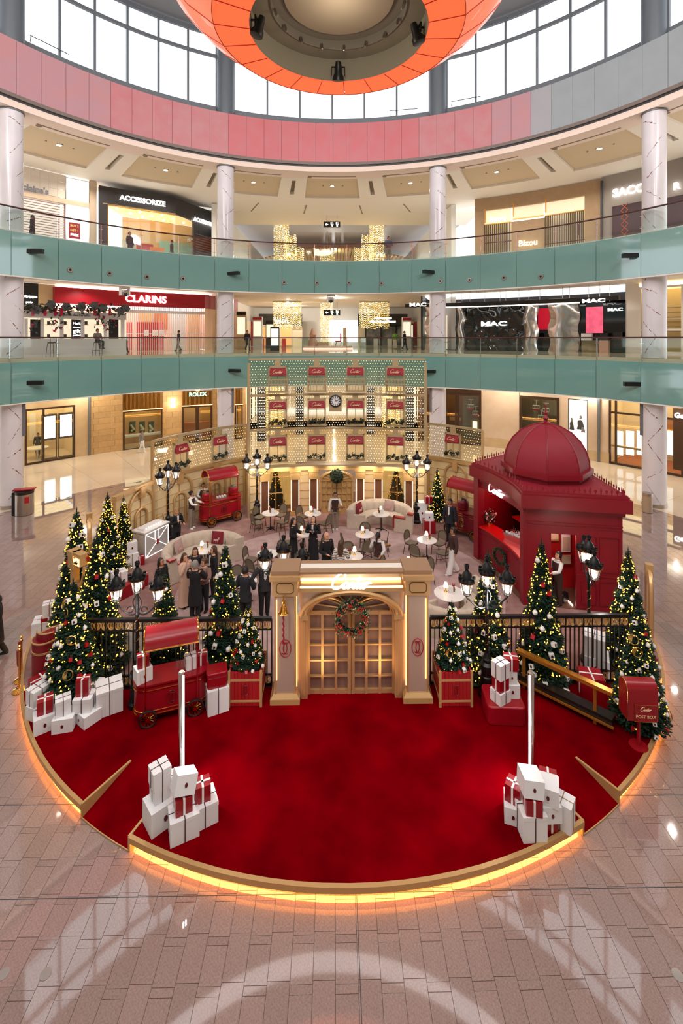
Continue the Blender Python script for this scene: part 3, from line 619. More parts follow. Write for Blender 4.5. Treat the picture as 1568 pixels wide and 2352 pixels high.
# ---- ground corridor behind the golden screen
wc = struct('wall_back', None)
for s_, x in ((-1, -9.2), (1, 9.2)):
    b = MB(); b.b2((x, 40.5, 0), (x+s_*.3, 98, 5.44)); ob('panel', b, BEIGE, wc)
b = MB(); b.b2((-9, 97, 0), (9, 97.3, 5.44)); ob('panel', b, mat('end_cream', 'f4e8d4', .6), wc)
for s_ in (-1, 1):
    for k in range(5):
        q = thing('corridor_shop', 'glowing corridor shop front behind the golden screen, %s one on the %s' % (('nearest', 'second', 'third', 'fourth', 'farthest')[k], 'left' if s_ < 0 else 'right'), 'shop', (s_*9.1, 45+k*10, 0))
        b = MB(); b.b2((-.1, -3.8, .1), (.1, 3.8, 4.2)); ob('front', b, mat('front_glow_%d' % (k % 3), ('ffe2ae', 'f6efe2', 'd9c6a0')[k % 3], .5, emit=.9), q)
        b = MB(); [b.box((-s_*.12, y, 2.15), (.1, .15, 4.2)) for y in (-3.8, -1.3, 1.3, 3.8)]; b.box((-s_*.12, 0, 4.25), (.12, 7.8, .5)); ob('frame', b, BROWN, q)
for k, (x, y) in enumerate(((-3.2, 44), (3.4, 44), (-6.3, 41), (6.6, 41))):
    q = thing('dark_pillar', 'dark glittering pillar seen through the golden screen, %s' % ('inner left', 'inner right', 'outer left', 'outer right')[k], 'pillar', (x, y, 0))
    b = MB(); b.box((0, 0, 2.7), (.7, .7, 5.4)); ob('core', b, BLACK, q); b = MB()
    for i in range(4): [b.box(((i-1.5)*.18, -.37, .3+j*.25), (.04, .03, .06)) for j in range(20)]
    ob('pillar_lights', b, LEDW, q)
for y in (47, 55, 63, 75): lamp('corridor_light', 'POINT', (0, y, 5.2), 260, (1, .9, .75), .12)
# ---- middle level
RM = 28.4; zf = 7.85; zc = 12.8; wm_ = struct('wall_middle', None)
for y in (46, 51, 57): lamp('corridor_light', 'POINT', (-5+y % 3*5, y, 12.6), 300, (1, .95, .86), .12)
wallseg(wm_, -60, 56, zf, zc, RM, WHITE); wallseg(wm_, 88, 126, zf, zc, RM, TAN); wallseg(wm_, 498, 520, zf, zc, RM, WHITE); wallseg(wm_, 1436, 1466, zf, zc, RM, WHITE); wallseg(wm_, 1570, 1640, zf, zc, RM, WHITE)
s = thing('candle_shop', 'black shop front with white sign beside the left column, middle level', 'shop'); wallseg(s, 53, 88, zf, zc, RM, BLACK, 'front')
ptext('lettering', 'diptyque', 70, 681, 30, RM-.05, SIGNW, s, .02); ptext('lettering', 'paris', 67, 694, 14, RM-.05, SIGNW, s, .01)
s = thing('red_cosmetics_shop', 'cosmetics shop with curved red fascia and white roller grille, middle level', 'shop')
z0, z1 = Z(704, 300, RM), Z(670, 300, RM); room(s, 126, 470, zf+.01, z0, RM, 4, mat('pale_pink', 'f3cfc4', .6), 2.2, 'fff0e4')
wallseg(s, 126, 470, z0, z1, RM-.5, CRED, 'fascia', .5); b = MB(); b.arc(AC, RM-.52, RM-.4, z1-.01, z1+.06, ang(126, RM), ang(470, RM), 12); ob('light_strip', b, LEDW, s)
p0 = pol(ang(470, RM-.5), RM-.5); p1 = p0+Vector((1.7, 5.5, 0)); b = MB(); d = p1-p0
b.add([(p0.x, p0.y, z0), (p1.x, p1.y, z0), (p1.x, p1.y, z1), (p0.x, p0.y, z1)], [(0, 1, 2, 3)]); ob('fascia_return', b, CRED, s)
b = MB(); b.add([(p0.x, p0.y, zf), (p1.x, p1.y, zf), (p1.x, p1.y, z0), (p0.x, p0.y, z0)], [(0, 1, 2, 3)]); ob('return_wall', b, mat('peach_glow', 'f4c9a4', .5), s)
ptext('lettering', 'CLARINS', 336, 688, 94, RM-.58, SIGNW, s, .025)
slats(s, 265, 470, zf, z0, RM+.1, mat('grille_white', 'f4efe9', .4), 46, .3, 'grille_slat', .05)
wallseg(s, 265, 470, z0-.5, z0-.25, RM+.05, WBOX, 'grille_head', .06)
wallseg(s, 265, 470, zf+1.4, zf+1.46, RM+.06, WBOX, 'grille_bar', .05)
for x, w, m in ((275, 30, ROSE), (315, 62, ROSE), (395, 30, WBOX), (432, 26, mat('peach', 'eab98d'))): pr('display_shelf', s, x, 740 if m is ROSE else 720, x+w, 805, RM+1.6, m, .4)
for x in (330, 350, 365): pr('picture', s, x, 758, x+12, 771, RM+1.5, WBOX, .04)
pr('wood_panel', s, 320, 718, 350, 757, RM+3.8, WOOD, .05); pr('wood_panel', s, 355, 718, 385, 757, RM+3.8, mat('orange_wood', 'b8632e', .4), .05)
# perfume booth with its garland
s = thing('perfume_booth', 'white perfume booth with columns and lettering under a dark garland, middle level', 'booth'); rb = 24.5
zt2 = Z(717, 165, rb); zb2 = Z(731, 165, rb)
pr('counter', s, 52, 778, 290, 822, rb, WBOX, .8); pr('header', s, 52, 717, 290, 732, rb, WBOX, .8); pr('back', s, 52, 732, 290, 822, rb+1.6, mat('booth_glow', 'fff3d8', .5, emit=.5), .05)
for x in (60, 97, 142, 190, 243, 282): pr('column', s, x-4, 731, x+4, 780, rb, WBOX, .12)
for x in (70, 164, 250): pr('dark_panel', s, x, 734, x+22, 779, rb+.06, BLACK, .05)
for x in (112, 150, 198, 225):
    pr('niche_shelf', s, x-6, 745, x+6, 747, rb+.5, WOOD, .3); pr('bottle_box', s, x-3, 738, x+3, 745, rb+.5, DGREY, .1); pr('bottle_box', s, x-3, 768, x+3, 777, rb+.5, DGREY, .1)
ptext('lettering', 'Jardin des Parfums', 177, 724, 62, rb-.03, DGREY, s, .0, .01)
for k, t in enumerate(('Mark', 'the new', 'gift', 'period')): ptext('lettering', t, 176, 743+k*9, 17, rb+.03, SIGNW, s, .0, .01)
random.seed(3); g = thing('flower_garland', 'dark leafy garland with pink ribbons and grey blooms along the booth roof', 'garland')
b = MB(); c = MB(); d = MB()
for k in range(240):
    x = random.uniform(52, 290); a = ang(x, rb); p = pol(a, rb-.1+random.uniform(-.3, .3), Z(random.gauss(711, 6), x, rb)); r = random.uniform(.08, .2)
    e = Vector((random.uniform(-1, 1), random.uniform(-1, 1), random.uniform(-1, 1))).normalized()*r*1.4; f = e.orthogonal().normalized()*r*.5
    (b).add([p-e, p+f, p+e, p-f], [(0, 1, 2, 3)])
for x, y in ((115, 700), (80, 712), (185, 705), (215, 703), (235, 707), (275, 715), (287, 709), (150, 705)):
    a = ang(x, rb); p = pol(a, rb-.3, Z(y, x, rb))
    for k in range(6): h = k*pi/3; b2 = Vector((cos(h)*cos(a), -cos(h)*sin(a), sin(h)))*.34; q = Vector((-sin(h)*cos(a), sin(h)*sin(a), cos(h)))*.15; c.add([p, p+b2*.6+q, p+b2+Vector((0, -.1, 0)), p+b2*.6-q], [(0, 1, 2, 3)])
for x in (72, 100, 124, 138, 215, 250): a = ang(x, rb); p = pol(a, rb-.25, Z(717, x, rb)); d.box((p.x, p.y, p.z), (.16, .04, .5))
stuff(ob('leaves', b, mat('leaf_dark', '3b3a33', .7, vary=.3), g)); ob('blooms', c, mat('bloom_grey', '6a6d74', .6), g); ob('ribbons', d, mat('pink_ribbon', 'd0184f', .5), g)
b = MB(); c = MB()
for x, y in ((78, 750), (253, 750), (125, 742), (228, 736)):
    for k in range(26):
        xx = random.gauss(x, 6); a = ang(xx, rb); p = pol(a, rb-.1, Z(random.gauss(y, 9), xx, rb)); e = Vector((random.uniform(-1, 1), 0, random.uniform(-1, 1)))*.14; f = Vector((-e.z, .05, e.x))*.5; (c if k % 6 == 0 else b).add([p-e, p+f, p+e, p-f], [(0, 1, 2, 3)])
ob('hanging_leaves', b, mat('leaf_grey', '565a58', .7, vary=.3), g); ob('hanging_blooms', c, mat('pink_ribbon', 'd0184f'), g)
# black cosmetics shop on the right
GLB = mat('gloss_black', '0c0c0d', .06, spec=.8); MIR = mat('rippled_steel', 'c8c4c0', .16, .95)
s = thing('black_cosmetics_shop', 'glossy black cosmetics shop with twisted steel pillars, middle level right', 'shop'); z1 = Z(692, 1150, RM)
room(s, 975, 1436, zf+.01, zc-.1, RM+.3, 4, mat('dark_interior', '2c2a2b', .4), 1.2, 'ffffff', DGREY)
b = MB(); a0, a1 = ang(1068, RM), ang(1203, RM); rows = []
for j in range(15):
    z = zf+(z1-zf)*j/14; rows.append([pol(a0+(a1-a0)*i/30, RM-.12+.07*sin(i*.8+2*sin(j*.7))+.05*sin(j*1.3+i*.35), z) for i in range(31)])
b.sheet(rows); ob('rippled_wall', b, GLB, s, smooth=80)
ptext('lettering', 'MAC', 1133, 744, 58, RM-.35, SIGNW, s, .02, .04, 1.9)
for x0, x1 in ((978, 1020), (1048, 1068), (1203, 1236), (1262, 1331)):
    b = MB(); a0, a1 = ang(x0, RM), ang(x1, RM); rows = []
    for j in range(13):
        z = zf+(z1-zf)*j/12; k = .0035*sin(j*1.1+x0); rows.append([pol(a0+k+(a1-a0)*i/10, RM-.2-.35*sin(pi*i/10)+.03*sin(j+i), z) for i in range(11)])
    b.sheet(rows); ob('steel_pillar', b, MIR, s, smooth=80)
pr('red_poster', s, 1235, 708, 1262, 757, RM+1, mat('poster_red', 'd0102e', .4, emit=.5), .05); pr('display_counter', s, 1236, 765, 1268, 810, RM+.8, GLB, .5)
o = pr('video_screen', s, 1345, 705, 1384, 765, RM-.1, mat('screen_pink', 'e8607c', .4, emit=.8, noise=(2.2, '9c2338', .12)), .08)
pr('black_panel', s, 1384, 690, 1436, 818, RM-.05, GLB, .1); pr('black_panel', s, 1331, 690, 1345, 818, RM-.05, GLB, .1); pr('black_panel', s, 1345, 765, 1384, 818, RM, GLB, .05)
ptext('lettering', 'MAC', 1412, 711, 34, RM-.2, SIGNW, s, .02, .03, 1.6); pr('lit_display', s, 1334, 766, 1358, 782, RM-.6, WBOX, .3); pr('lit_display', s, 1374, 765, 1395, 782, RM-.6, BLACK, .3); pr('lit_display', s, 1409, 763, 1426, 782, RM-.6, BLACK, .3)
pr('gold_plinth', s, 1335, 782, 1372, 820, RM-.7, mat('crumpled_gold', 'b9a57a', .25, .9, noise=(2, '6c5c3c', .2), bump=.6), .5); pr('blush_plinth', s, 1374, 782, 1396, 822, RM-.7, mat('blush', 'c89a84', .4), .4)
cn = thing('hanging_canopy', 'black ring canopy hung on thin rods over the black shop', 'canopy'); rc_ = 26.6
pr('canopy_ring', cn, 930, 692, 1420, 700, rc_, GLB, .4, 20); pr('canopy_light', cn, 1005, 701, 1330, 703, rc_+.1, LEDW, .15, 16)
for x in (968, 998, 1035, 1060, 1078, 1112, 1147, 1160, 1190, 1213, 1238, 1290, 1306, 1350, 1375, 1398): p = pol(ang(x, rc_), rc_+.2); b = MB(); b.rod(p+Vector((0, 0, Z(693, x, rc_))), p+Vector((0, 0, 12.84)), .02, 5); ob('rod', b, CHROME, cn)
ptext('lettering', 'MAC', 959, 700, 38, rc_-.05, SIGNW, cn, .02, .03, 1.6); ptext('lettering', 'MAC', 1362, 691, 52, rc_-.1, SIGNW, cn, .02, .03, 2)
s = thing('golden_shop', 'bright golden shop with shelved windows behind the right column, middle level', 'shop'); room(s, 1466, 1570, zf, zc-.3, RM, 2, mat('gold_shelves', 'f3d6a0', .5), 1.8, 'ffdc9c'); frame(s, 1466, 1570, zf, zc-.3, RM, WHITE, .14, (.15, .6), (.35,))
for k in range(6): pr('shelf', s, 1530, 705+k*11, 1570, 707+k*11, RM+1, WOOD, .3)
# ---- upper level
RU = 28.2; zf = 14.5; zc = 20.9; wu2 = struct('wall_top', None)
wallseg(wu2, -60, 50, zf, zc, RU, WHITE); wallseg(wu2, 205, 222, zf, zc, RU, BEIGE); wallseg(wu2, 1570, 1650, zf, zc, RU, GREYM)
zs = Z(446, 100, RU)
TILEW = mat('white_tile', 'ece2d3', .35)
for i in range(5):
    for j in range(3):
        x0, x1 = 52+i*20, 71.4+i*20; a0, a1 = ang(x0, RU), ang(x1, RU); b = MB(); h = (zc-zs)/3; b.arc(AC, RU, RU+.1, zs+h*j+.01, zs+h*(j+1)-.01, a0, a1, 1); ob('tile', b, TILEW, wu2)
s = thing('jewellery_shop', 'white tiled shop with striped roller shutter beside the left column, upper level', 'shop')
slatsn = 26
for k in range(slatsn):
    z0 = zf+(zs-zf)*k/slatsn; b = MB(); b.arc(AC, RU, RU+.06, z0+.02, z0+(zs-zf)/slatsn-.03, ang(52, RU), ang(147, RU), 3); ob('shutter_slat', b, mat('shutter_white', 'f2e8e4', .4), s, smooth=0)
wallseg(s, 52, 150, zf, zs, RU+.08, mat('shutter_pink', 'c9a09c', .6), 'shutter_back', .05); wallseg(s, 52, 205, zs-.42, zs-.06, RU-.12, BEIGE, 'lintel', .12)
ptext('lettering', "claire's", 82, 435, 60, RU-.25, mat('sign_grey', '83838d', .4), s, .03)
s = thing('bright_shop', 'bright white shop with glass front beside the black shop, upper level', 'shop'); room(s, 150, 205, zf, zc-.1, RU, 3, mat('white_glow', 'fafafa', .5, emit=.5), 2.5, 'ffffff'); frame(s, 150, 205, zf, zc-.1, RU, CHROME, .06)
o = pr('sale_sign', s, 158, 512, 184, 548, RU-.3, CRED, .04)
for k, (t, w) in enumerate((('BUY 2', 19), ('GET 1', 18), ('FREE', 18))): ptext('lettering', t, 171, 519+k*10.5, w, RU-.32, mat('sale_gold', 'e8c060', .5, emit=.5) if k < 2 else SIGNW, s, .02, .01)
s = thing('black_accessory_shop', 'black box shop with wide lit window and white sign, upper level left', 'shop')
ab = ang(222, RU); pA = pol(ab, RU-.6); pB = pol(ang(403, RU-.6), RU-.6); pC = pB+Vector((3.0, 6.5, 0)); ztop = 20.4; zw = Z(484, 310, RU)
CH = mat('charcoal', '2e2b2a', .5)
def wall2(b, p, q, z0, z1, t=.2):
    d = (q-p); n = Vector((-d.y, d.x, 0)).normalized()*t; return b.prism([(p.x, p.y), (q.x, q.y), (q.x+n.x, q.y+n.y), (p.x+n.x, p.y+n.y)], z0, z1)
L_ = lambda p, q, t: p+(q-p)*t
zwa, zwb = Z(478, 245, RU-.6), Z(494, 403, RU-.6)
b = MB(); wall2(b, pA, pB, zw, ztop); wall2(b, pA, L_(pA, pB, .11), zf, zw); ob('front', b, CH, s, smooth=0)
b = MB(); wall2(b, pB, L_(pB, pC, .3), zw, ztop); wall2(b, L_(pB, pC, .3), pC, zf, ztop); ob('side', b, CH, s, smooth=0)
b = MB(); b.prism([(p.x, p.y) for p in (pA, pB, pC, pC+Vector((-9, 3, 0)))], ztop, ztop+.1); ob('roof', b, CH, s)
b = MB(); wall2(b, pA+Vector((0, 4, 0)), pB+Vector((1, 5, 0)), zf, zw); ob('back_wall', b, mat('peach_wall', 'f0c48c', .6), s)
b = MB(); b.prism([(p.x, p.y) for p in (L_(pA, pB, .05), pB, pB+Vector((1, 5, 0)), pA+Vector((0, 4, 0)))], zw+.02, zw+.06); ob('light_panel', b, mat('peach_glow2', 'ffcf90', .5, emit=1.1), s)
for t0, t1, z0, z1, m, dy in ((.25, .48, .3, 2.3, ROSE, 2.5), (.5, .98, .0, 2.9, mat('mint', '9cc8b4'), 3.6), (.52, .72, .6, 1.9, mat('orange_print', 'e8702c', .5, emit=.3), 1.2), (.7, .98, 0, 1.2, WBOX, 1.5), (.05, .22, .2, 2.4, WBOX, 2.8)):
    b = MB(); o_ = Vector((.3, dy, 0)); wall2(b, L_(pA, pB, t0)+o_, L_(pA, pB, t1)+o_, zf+z0, zf+z1, .1); ob('display', b, m, s)
b = MB()
for k in range(9): b.ball(L_(pA, pB, .15+.1*k)+Vector((0, 1+k % 3, zw-.02)), .09, 6, 4)
ob('spot_bulbs', b, LAMPW, s)
b = MB(); wall2(b, L_(pA, pB, .11), pB, zf, zf+.08, .1); wall2(b, L_(pA, pB, .11), pB, zw-.08, zw, .12); wall2(b, L_(pA, pB, .11), L_(pA, pB, .12), zf, zw, .12); ob('window_trim', b, mat('gold_trim', 'd4a04c', .3, .6), s, smooth=0)
b = MB(); wall2(b, L_(pA, pB, .12), pB, zf, zw, .02); wall2(b, pB, L_(pB, pC, .3), zf, zw, .02); ob('glass_pane', b, CLEAR, s)
b = MB()
for k in range(16): z = zf+.2+k*.22; wall2(b, L_(pB, pC, .34)+Vector((.04, -.02, 0)), L_(pB, pC, .8)+Vector((.04, -.02, 0)), z, z+.06, .03)
ob('louvre', b, mat('grey_louvre', '6a6866'), s)
dd = (pB-pA); az = atan2(dd.y, dd.x); me = text_mesh('ACCESSORIZE', 1, .03, .02); wd = max(v.co.x for v in me.vertices)*2; k = dd.length*.60/wd; pm = L_(pA, pB, .56)+Vector((.02, -.08, Z(463, 326, RU-.6)))
o = text('lettering', 'ACCESSORIZE', 1, SIGNW, s, T(pm.x, pm.y, pm.z, az) @ Matrix.Rotation(pi/2, 4, 'X') @ Matrix.Diagonal((k, k, 1, 1)), ext=.03, bold=.02)
dd = (pC-pB); az = atan2(dd.y, dd.x); k = dd.length*.42/wd; pm = L_(pB, pC, .5)+Vector((.1, -.06, ztop-1.15))
text('lettering', 'ACCESSORIZE', 1, SIGNW, s, T(pm.x, pm.y, pm.z, az) @ Matrix.Rotation(pi/2, 4, 'X') @ Matrix.Diagonal((k, k, 1, 1)), ext=.03, bold=.02)
# curved tan jewellery shop, right
TANW = mat('tan_plaster', 'b89a78', .6, noise=(3, 'ae8f6c', .3)); RB2 = 28.6
s = thing('tan_jewellery_shop', 'curved tan jewellery shop with lit upper windows and dark grilles, upper level right', 'shop')
zA = Z(475, 1235, RB2)
def seg(x0, y0, x1, y1, m, name, dr=0, th=.2): return pr(name, s, x0, y0, x1, y1, RB2+dr, m, th)
seg(1090, 455, 1112, 592, TANW, 'wall'); seg(1174, 505, 1250, 592, TANW, 'wall'); seg(1342, 440, 1380, 592, TANW, 'wall')
wallseg(s, 1090, 1380, Z(468, 1230, RB2), zc, RB2, TANW, 'wall')
for x0, x1, y0, y1 in ((1112, 1174, 480, 512), (1177, 1248, 465, 498), (1251, 1342, 455, 488)):
    pr('upper_window', s, x0, y0, x1, y1, RB2+.6, mat('window_glow', 'ffeccb', .5, emit=.55), .05); pr('window_bar', s, x0, y0, x0+3, y1, RB2-.05, mat('gold_trim', 'd4a04c'), .1); pr('window_bar', s, x0, y1, x1, y1+3, RB2-.05, mat('gold_trim', 'd4a04c'), .1)
for x0, x1, y0 in ((1112, 1174, 514), (1251, 1342, 490)):
    mid = (x0+x1)/2; slats(s, x0, x1, zf, Z(y0, mid, RB2), RB2, mat('grille_dark', '4b443d', .4, .4), 14 if x0 < 1200 else 22, .62, 'grille_slat'); pr('grille_glow', s, x0, y0, x1, 600, RB2+1.2, mat('grille_back', 'ddc596', .5, emit=.5), .05)
    pr('grille_bar', s, x0, 555, x1, 557, RB2-.07, BROWN, .03)
ptext('lettering', 'Bizou', 1142, 503, 36, RB2-.3, mat('sign_warm', 'fff0c8', .5, emit=3), s, .01); ptext('lettering', 'Bizou', 1212, 558, 42, RB2-.25, mat('sign_warm', 'fff0c8', .5, emit=3), s, .01)
pr('red_tag', s, 1325, 515, 1330, 540, RB2+.4, ROSE, .05)
s = thing('grey_dark_shop', 'grey wall shop with white letters behind the right column, upper level', 'shop')
wallseg(s, 1380, 1575, zf, zc, RU+.2, mat('warm_grey', '9b928a', .6), 'wall'); pr('dark_window', s, 1405, 468, 1480, 560, RU, mat('dark_red_window', '3a1d19', .15), .1); pr('dark_window', s, 1530, 450, 1575, 560, RU, mat('dark_red_window', '3a1d19'), .1); pr('corner_post', s, 1378, 415, 1383, 592, RU, DGREY, .2)
b = MB()
for k in range(7):
    for dx in (-1, 1): p = pol(ang(1434, RU-.03)+dx*.008, RU-.03, zf+.6+k*.5); q = pol(ang(1434, RU-.03)-dx*.008, RU-.03, zf+1.1+k*.5); b.rod(p, q, .03, 4)
ob('lattice', b, mat('orange_lattice', 'b8552c'), s)
ptext('lettering', 'SACC', 1442, 438, 72, RU+.05, SIGNW, s, .03); ptext('lettering', 'R', 1553, 428, 16, RU+.05, SIGNW, s, .03)
for x in (-6, 0, 6): lamp('corridor_light', 'POINT', (x, 62, 19.6), 330, (1, .97, .92), .12)
# ---- crystal corridor on the upper and middle levels
co = struct('wall_corridor', None)
for s_ in (-1, 1):
    b = MB(); b.b2((s_*10.5, 42, 14.5), (s_*10.9, 99, 20.9)); ob('panel', b, mat('bright_wall', 'f4f2ec', .5), co)
    b = MB(); b.b2((s_*10.5, 42, 7.85), (s_*10.9, 62, 12.85)); ob('panel', b, WHITE, co)
    for k in range(6):
        b = MB(); b.b2((s_*10.4, 44+k*3, 14.6), (s_*10.5, 46.4+k*3, 17.6)); ob('shop_window', b, mat('window_glow2', 'f6ecd0', .5, emit=.7) if k % 2 else mat('mint_glass', 'bfe0d4', .3, emit=.4), co)
        b = MB(); b.b2((s_*10.35, 43.5+k*3.1, 7.9), (s_*10.5, 46.2+k*3.1, 11)); ob('shop_window', b, (mat('window_glow', 'ffe9b8'), mat('window_glow2', 'f6ecd0'), ROSE)[k % 3], co)
b = MB()
for k in range(60):
    x = -14+28*k/60; b.box((x+.2, 78, 17.5+3*cos(x*.11)), (.34, 36, .15))
stuff(ob('wood_vault', b, mat('vault_wood', 'b98d4e', .5, noise=(.3, 'a27b44', .3)), co))
b = MB(); b.add([(-14, 49.7, 21.34), (14, 49.7, 21.34), (14, 90, 23.4), (-14, 90, 23.4)], [(0, 1, 2, 3)]); ob('vault_light', b, mat('vault_grey', 'b9b9be', .6), co)
b = MB(); b.b2((-13, 97, 7), (13, 97.3, 24)); ob('end_wall', b, mat('vault_wood', 'b98d4e'), co)
b = MB(); b.b2((-10.5, 62, 7.0), (10.5, 62.2, 12.85)); ob('end_wall', b, mat('end_white', 'f2ede4', .5), co)
def curtain(name, label, x, y, z0, z1, w, d, tiers=1, tops=(20.0, 18.7)):
    c = thing(name, label, 'chandelier', (x, y, 0)); random.seed(int(x*10)+int(z0)); b = MB(); b9 = MB()
    for k in range(tiers):
        ww = w*(1-.2*k); top = z1-(z1-z0)*k*.0; cx = w*.62*k*(1 if x < 0 else -1); tp = z1 if k == 0 else tops[k-1]
        n = int(ww*9)
        for i in range(n):
            for j in (0, 1):
                xx = cx-ww/2+ww*(i+.5)/n; zz = z0+random.uniform(0, .15*(z1-z0))
                while zz < tp: (b if random.random() < .62 else b9).box((xx, j*d, zz), (.05, .05, .09)); zz += .15+random.random()*.09
    stuff(ob('crystals', b, mat('crystal_glow', 'e8c878', .3, emit=.75, ecol='ffd060'), c)); stuff(ob('bright_crystals', b9, mat('crystal_white', 'fff6dc', .3, emit=1.7, ecol='fff0c4'), c))
    b = MB(); b.box((0, d/2, z1+.03), (w, d+.3, .06)); ob('top_plate', b, CHROME, c)
curtain('crystal_curtain', 'tall tiered golden crystal curtain, left one on the upper level', -5.7, 50.5, 14.0, 21.4, 1.6, .8, 3)
curtain('crystal_curtain', 'tall tiered golden crystal curtain, right one on the upper level', 4.6, 50.5, 14.0, 21.4, 1.6, .8, 3)
curtain('crystal_curtain', 'small hanging crystal lantern in the middle of the upper corridor', -.75, 52, 17.2, 18.4, 1.6, .8)
b = MB(); b.rod((-.75, 52.4, 18.5), (-.75, 52.4, 20.8), .025, 5); b.rod((-1.5, 52.4, 18.48), (-.75, 52.4, 19.6), .02, 4); b.rod((0, 52.4, 18.48), (-.75, 52.4, 19.6), .02, 4); o = ob('lantern_cable', b, STEEL); tag(o, 'thin cables holding the small crystal lantern of the upper corridor', 'cable')
curtain('crystal_curtain', 'golden crystal curtain, left one on the middle level', -5.0, 50, 9.9, 12.75, 3.0, .8)
curtain('crystal_curtain', 'golden crystal curtain, right one on the middle level', 4.3, 50, 9.9, 12.75, 3.2, .8)
curtain('crystal_curtain', 'long golden crystal curtain in the middle of the middle level', -.8, 51, 8.0, 12.75, 1.4, .8)
curtain('crystal_curtain', 'golden crystal curtain at the left of the ground corridor', -5.6, 41.5, .4, 5.2, 2.2, .6)
curtain('crystal_curtain', 'golden crystal curtain at the right of the ground corridor', 5.2, 42.5, .4, 5.2, 1.6, .6)
# signs and cameras
def sign(px, py, y, label):
    o = thing('direction_sign', label, 'sign'); t = y; p = CAM+FW*t+RT*((px-CX)/FPX*t); z = zat(py, p); o.location = (p.x, p.y, z); k = t/FPX
    b = MB(); b.box((0, 0, 0), (38*k, .15, 13*k)); ob('board', b, BLACK, o); b = MB(); [b.rod((dx*k, 0, 6*k), (dx*k, 0, 6*k+(1.2 if z > 14 else 1.4)), .02, 5) for dx in (-12, 12)]; ob('hanger', b, CHROME, o)
    b = MB(); b.at(T(-13*k, -.085, 0)); b.box((1.5*k, 0, 0), (6*k, .02, 1*k)); b.tube([(1*k, 0, 2.5*k), (-1.8*k, 0, 0), (1*k, 0, -2.5*k)], .5*k, 4); ob('arrow', b, SIGNW, o)
    for j, tt in enumerate(('Exit', 'Taxi', 'P2')): text('lettering', tt, 4*k, SIGNW, o, up(0, 0, -.09, (3.6-3.6*j)*k), ext=.005); text('lettering', tt, 4*k, SIGNW, o, up(0, 12*k, -.09, (3.6-3.6*j)*k), ext=.005)
sign(762, 516, 46, 'black hanging direction sign with white arrow, upper level'); sign(762, 718, 44, 'black hanging direction sign with white arrow, middle level')
for px, py, rr in ((286, 667, 19.5), (760, 680, 19.6)):
    a = ang(px, rr); p = pol(a, rr, min(Z(py, px, rr), 11.75)); c = thing('dome_camera', 'white security camera under the upper balcony, %s' % ('left' if px < 500 else 'centre'), 'camera', p, -a)
    b = MB(); b.box((0, 0, .3), (.5, .4, .12)); b.box((-.25, 0, .05), (.08, .3, .5)); b.box((.25, 0, .05), (.08, .3, .5)); ob('bracket', b, WHITE, c); b = MB(); b.box((0, 0, -.02), (.4, .4, .34)); ob('housing', b, STEEL, c, bev=.05); b = MB(); b.ball((0, -.16, -.16), .13, 10, 6); ob('lens', b, BLACK, c)
# middle-level plaza: display island, screen, totem, name bands
b = MB(); k = MB(); isl = thing('display_island', 'pink rimmed display island with chair and arch on the middle level', 'display', (-.6, 46.5, 7.85))
b.prism(ell(2.4, 1.2, 28), 0, .3); ob('platform', b, mat('blush_plaster', 'e8d3c4', .6), isl); k.prism(ell(2.45, 1.25, 28), .02, .1); ob('rim_light', k, mat('pink_led', 'ffb8a8', .5, emit=2), isl)
b = MB(); b.box((1.0, 0, .75), (.6, .5, .12)); b.box((1.25, 0, 1.15), (.12, .5, .8)); ob('chair', b, ROSE, isl); b = MB(); [b.rod((x, y, .3), (x+.05, y, .7), .03, 5) for x in (.75, 1.25) for y in (-.2, .2)]; ob('chair_legs', b, BLACK, isl)
b = MB(); b.box((1.65, 0, 1.2), (.32, .32, 1.8)); ob('pedestal', b, TAN, isl); b = MB(); b.lathe([(.5, .3), (.45, .8), (.25, 1.1), (.35, 1.4), (.1, 2.0)], 12, (-1.5, 0, 0)); ob('figure_vase', b, mat('blush', 'c89a84'), isl); b = MB(); b.box((-.5, 0, .5), (1.1, .6, .35)); ob('bench', b, TAN, isl)
b = MB(); b.b2((-.6, 60, 8.4), (3.4, 60.2, 11.2)); o = ob('white_screen', b, mat('screen_white', 'ffffff', .5, emit=1.1)); tag(o, 'large blank white screen at the end of the middle corridor', 'screen')
for x0, x1, t in ((-9.4, -4.0, 'dyson'), (3.0, 9.2, 'personal shopper')):
    s = thing('shop_band', 'black shop band with white name at the %s end of the middle corridor' % ('left' if x0 < 0 else 'right'), 'shop sign', ((x0+x1)/2, 59, 11.2)); w = x1-x0
    b = MB(); b.box((0, 0, 0), (w, .4, 1.5)); ob('band', b, CH, s); text('lettering', t, .8, SIGNW, s, up(0, 0, -.25, -.1), ext=.02) if x0 < 0 else [ob('lettering_line', MB().box((0, -.22, z_), (w_, .04, .2)), SIGNW, s) for z_, w_ in ((.2, 2.2), (-.2, 3.2))]
    b = MB(); b.box((0, .3, -2.2), (w, .1, 2.9)); ob('shop_glow', b, mat('window_glow2', 'f6ecd0'), s)
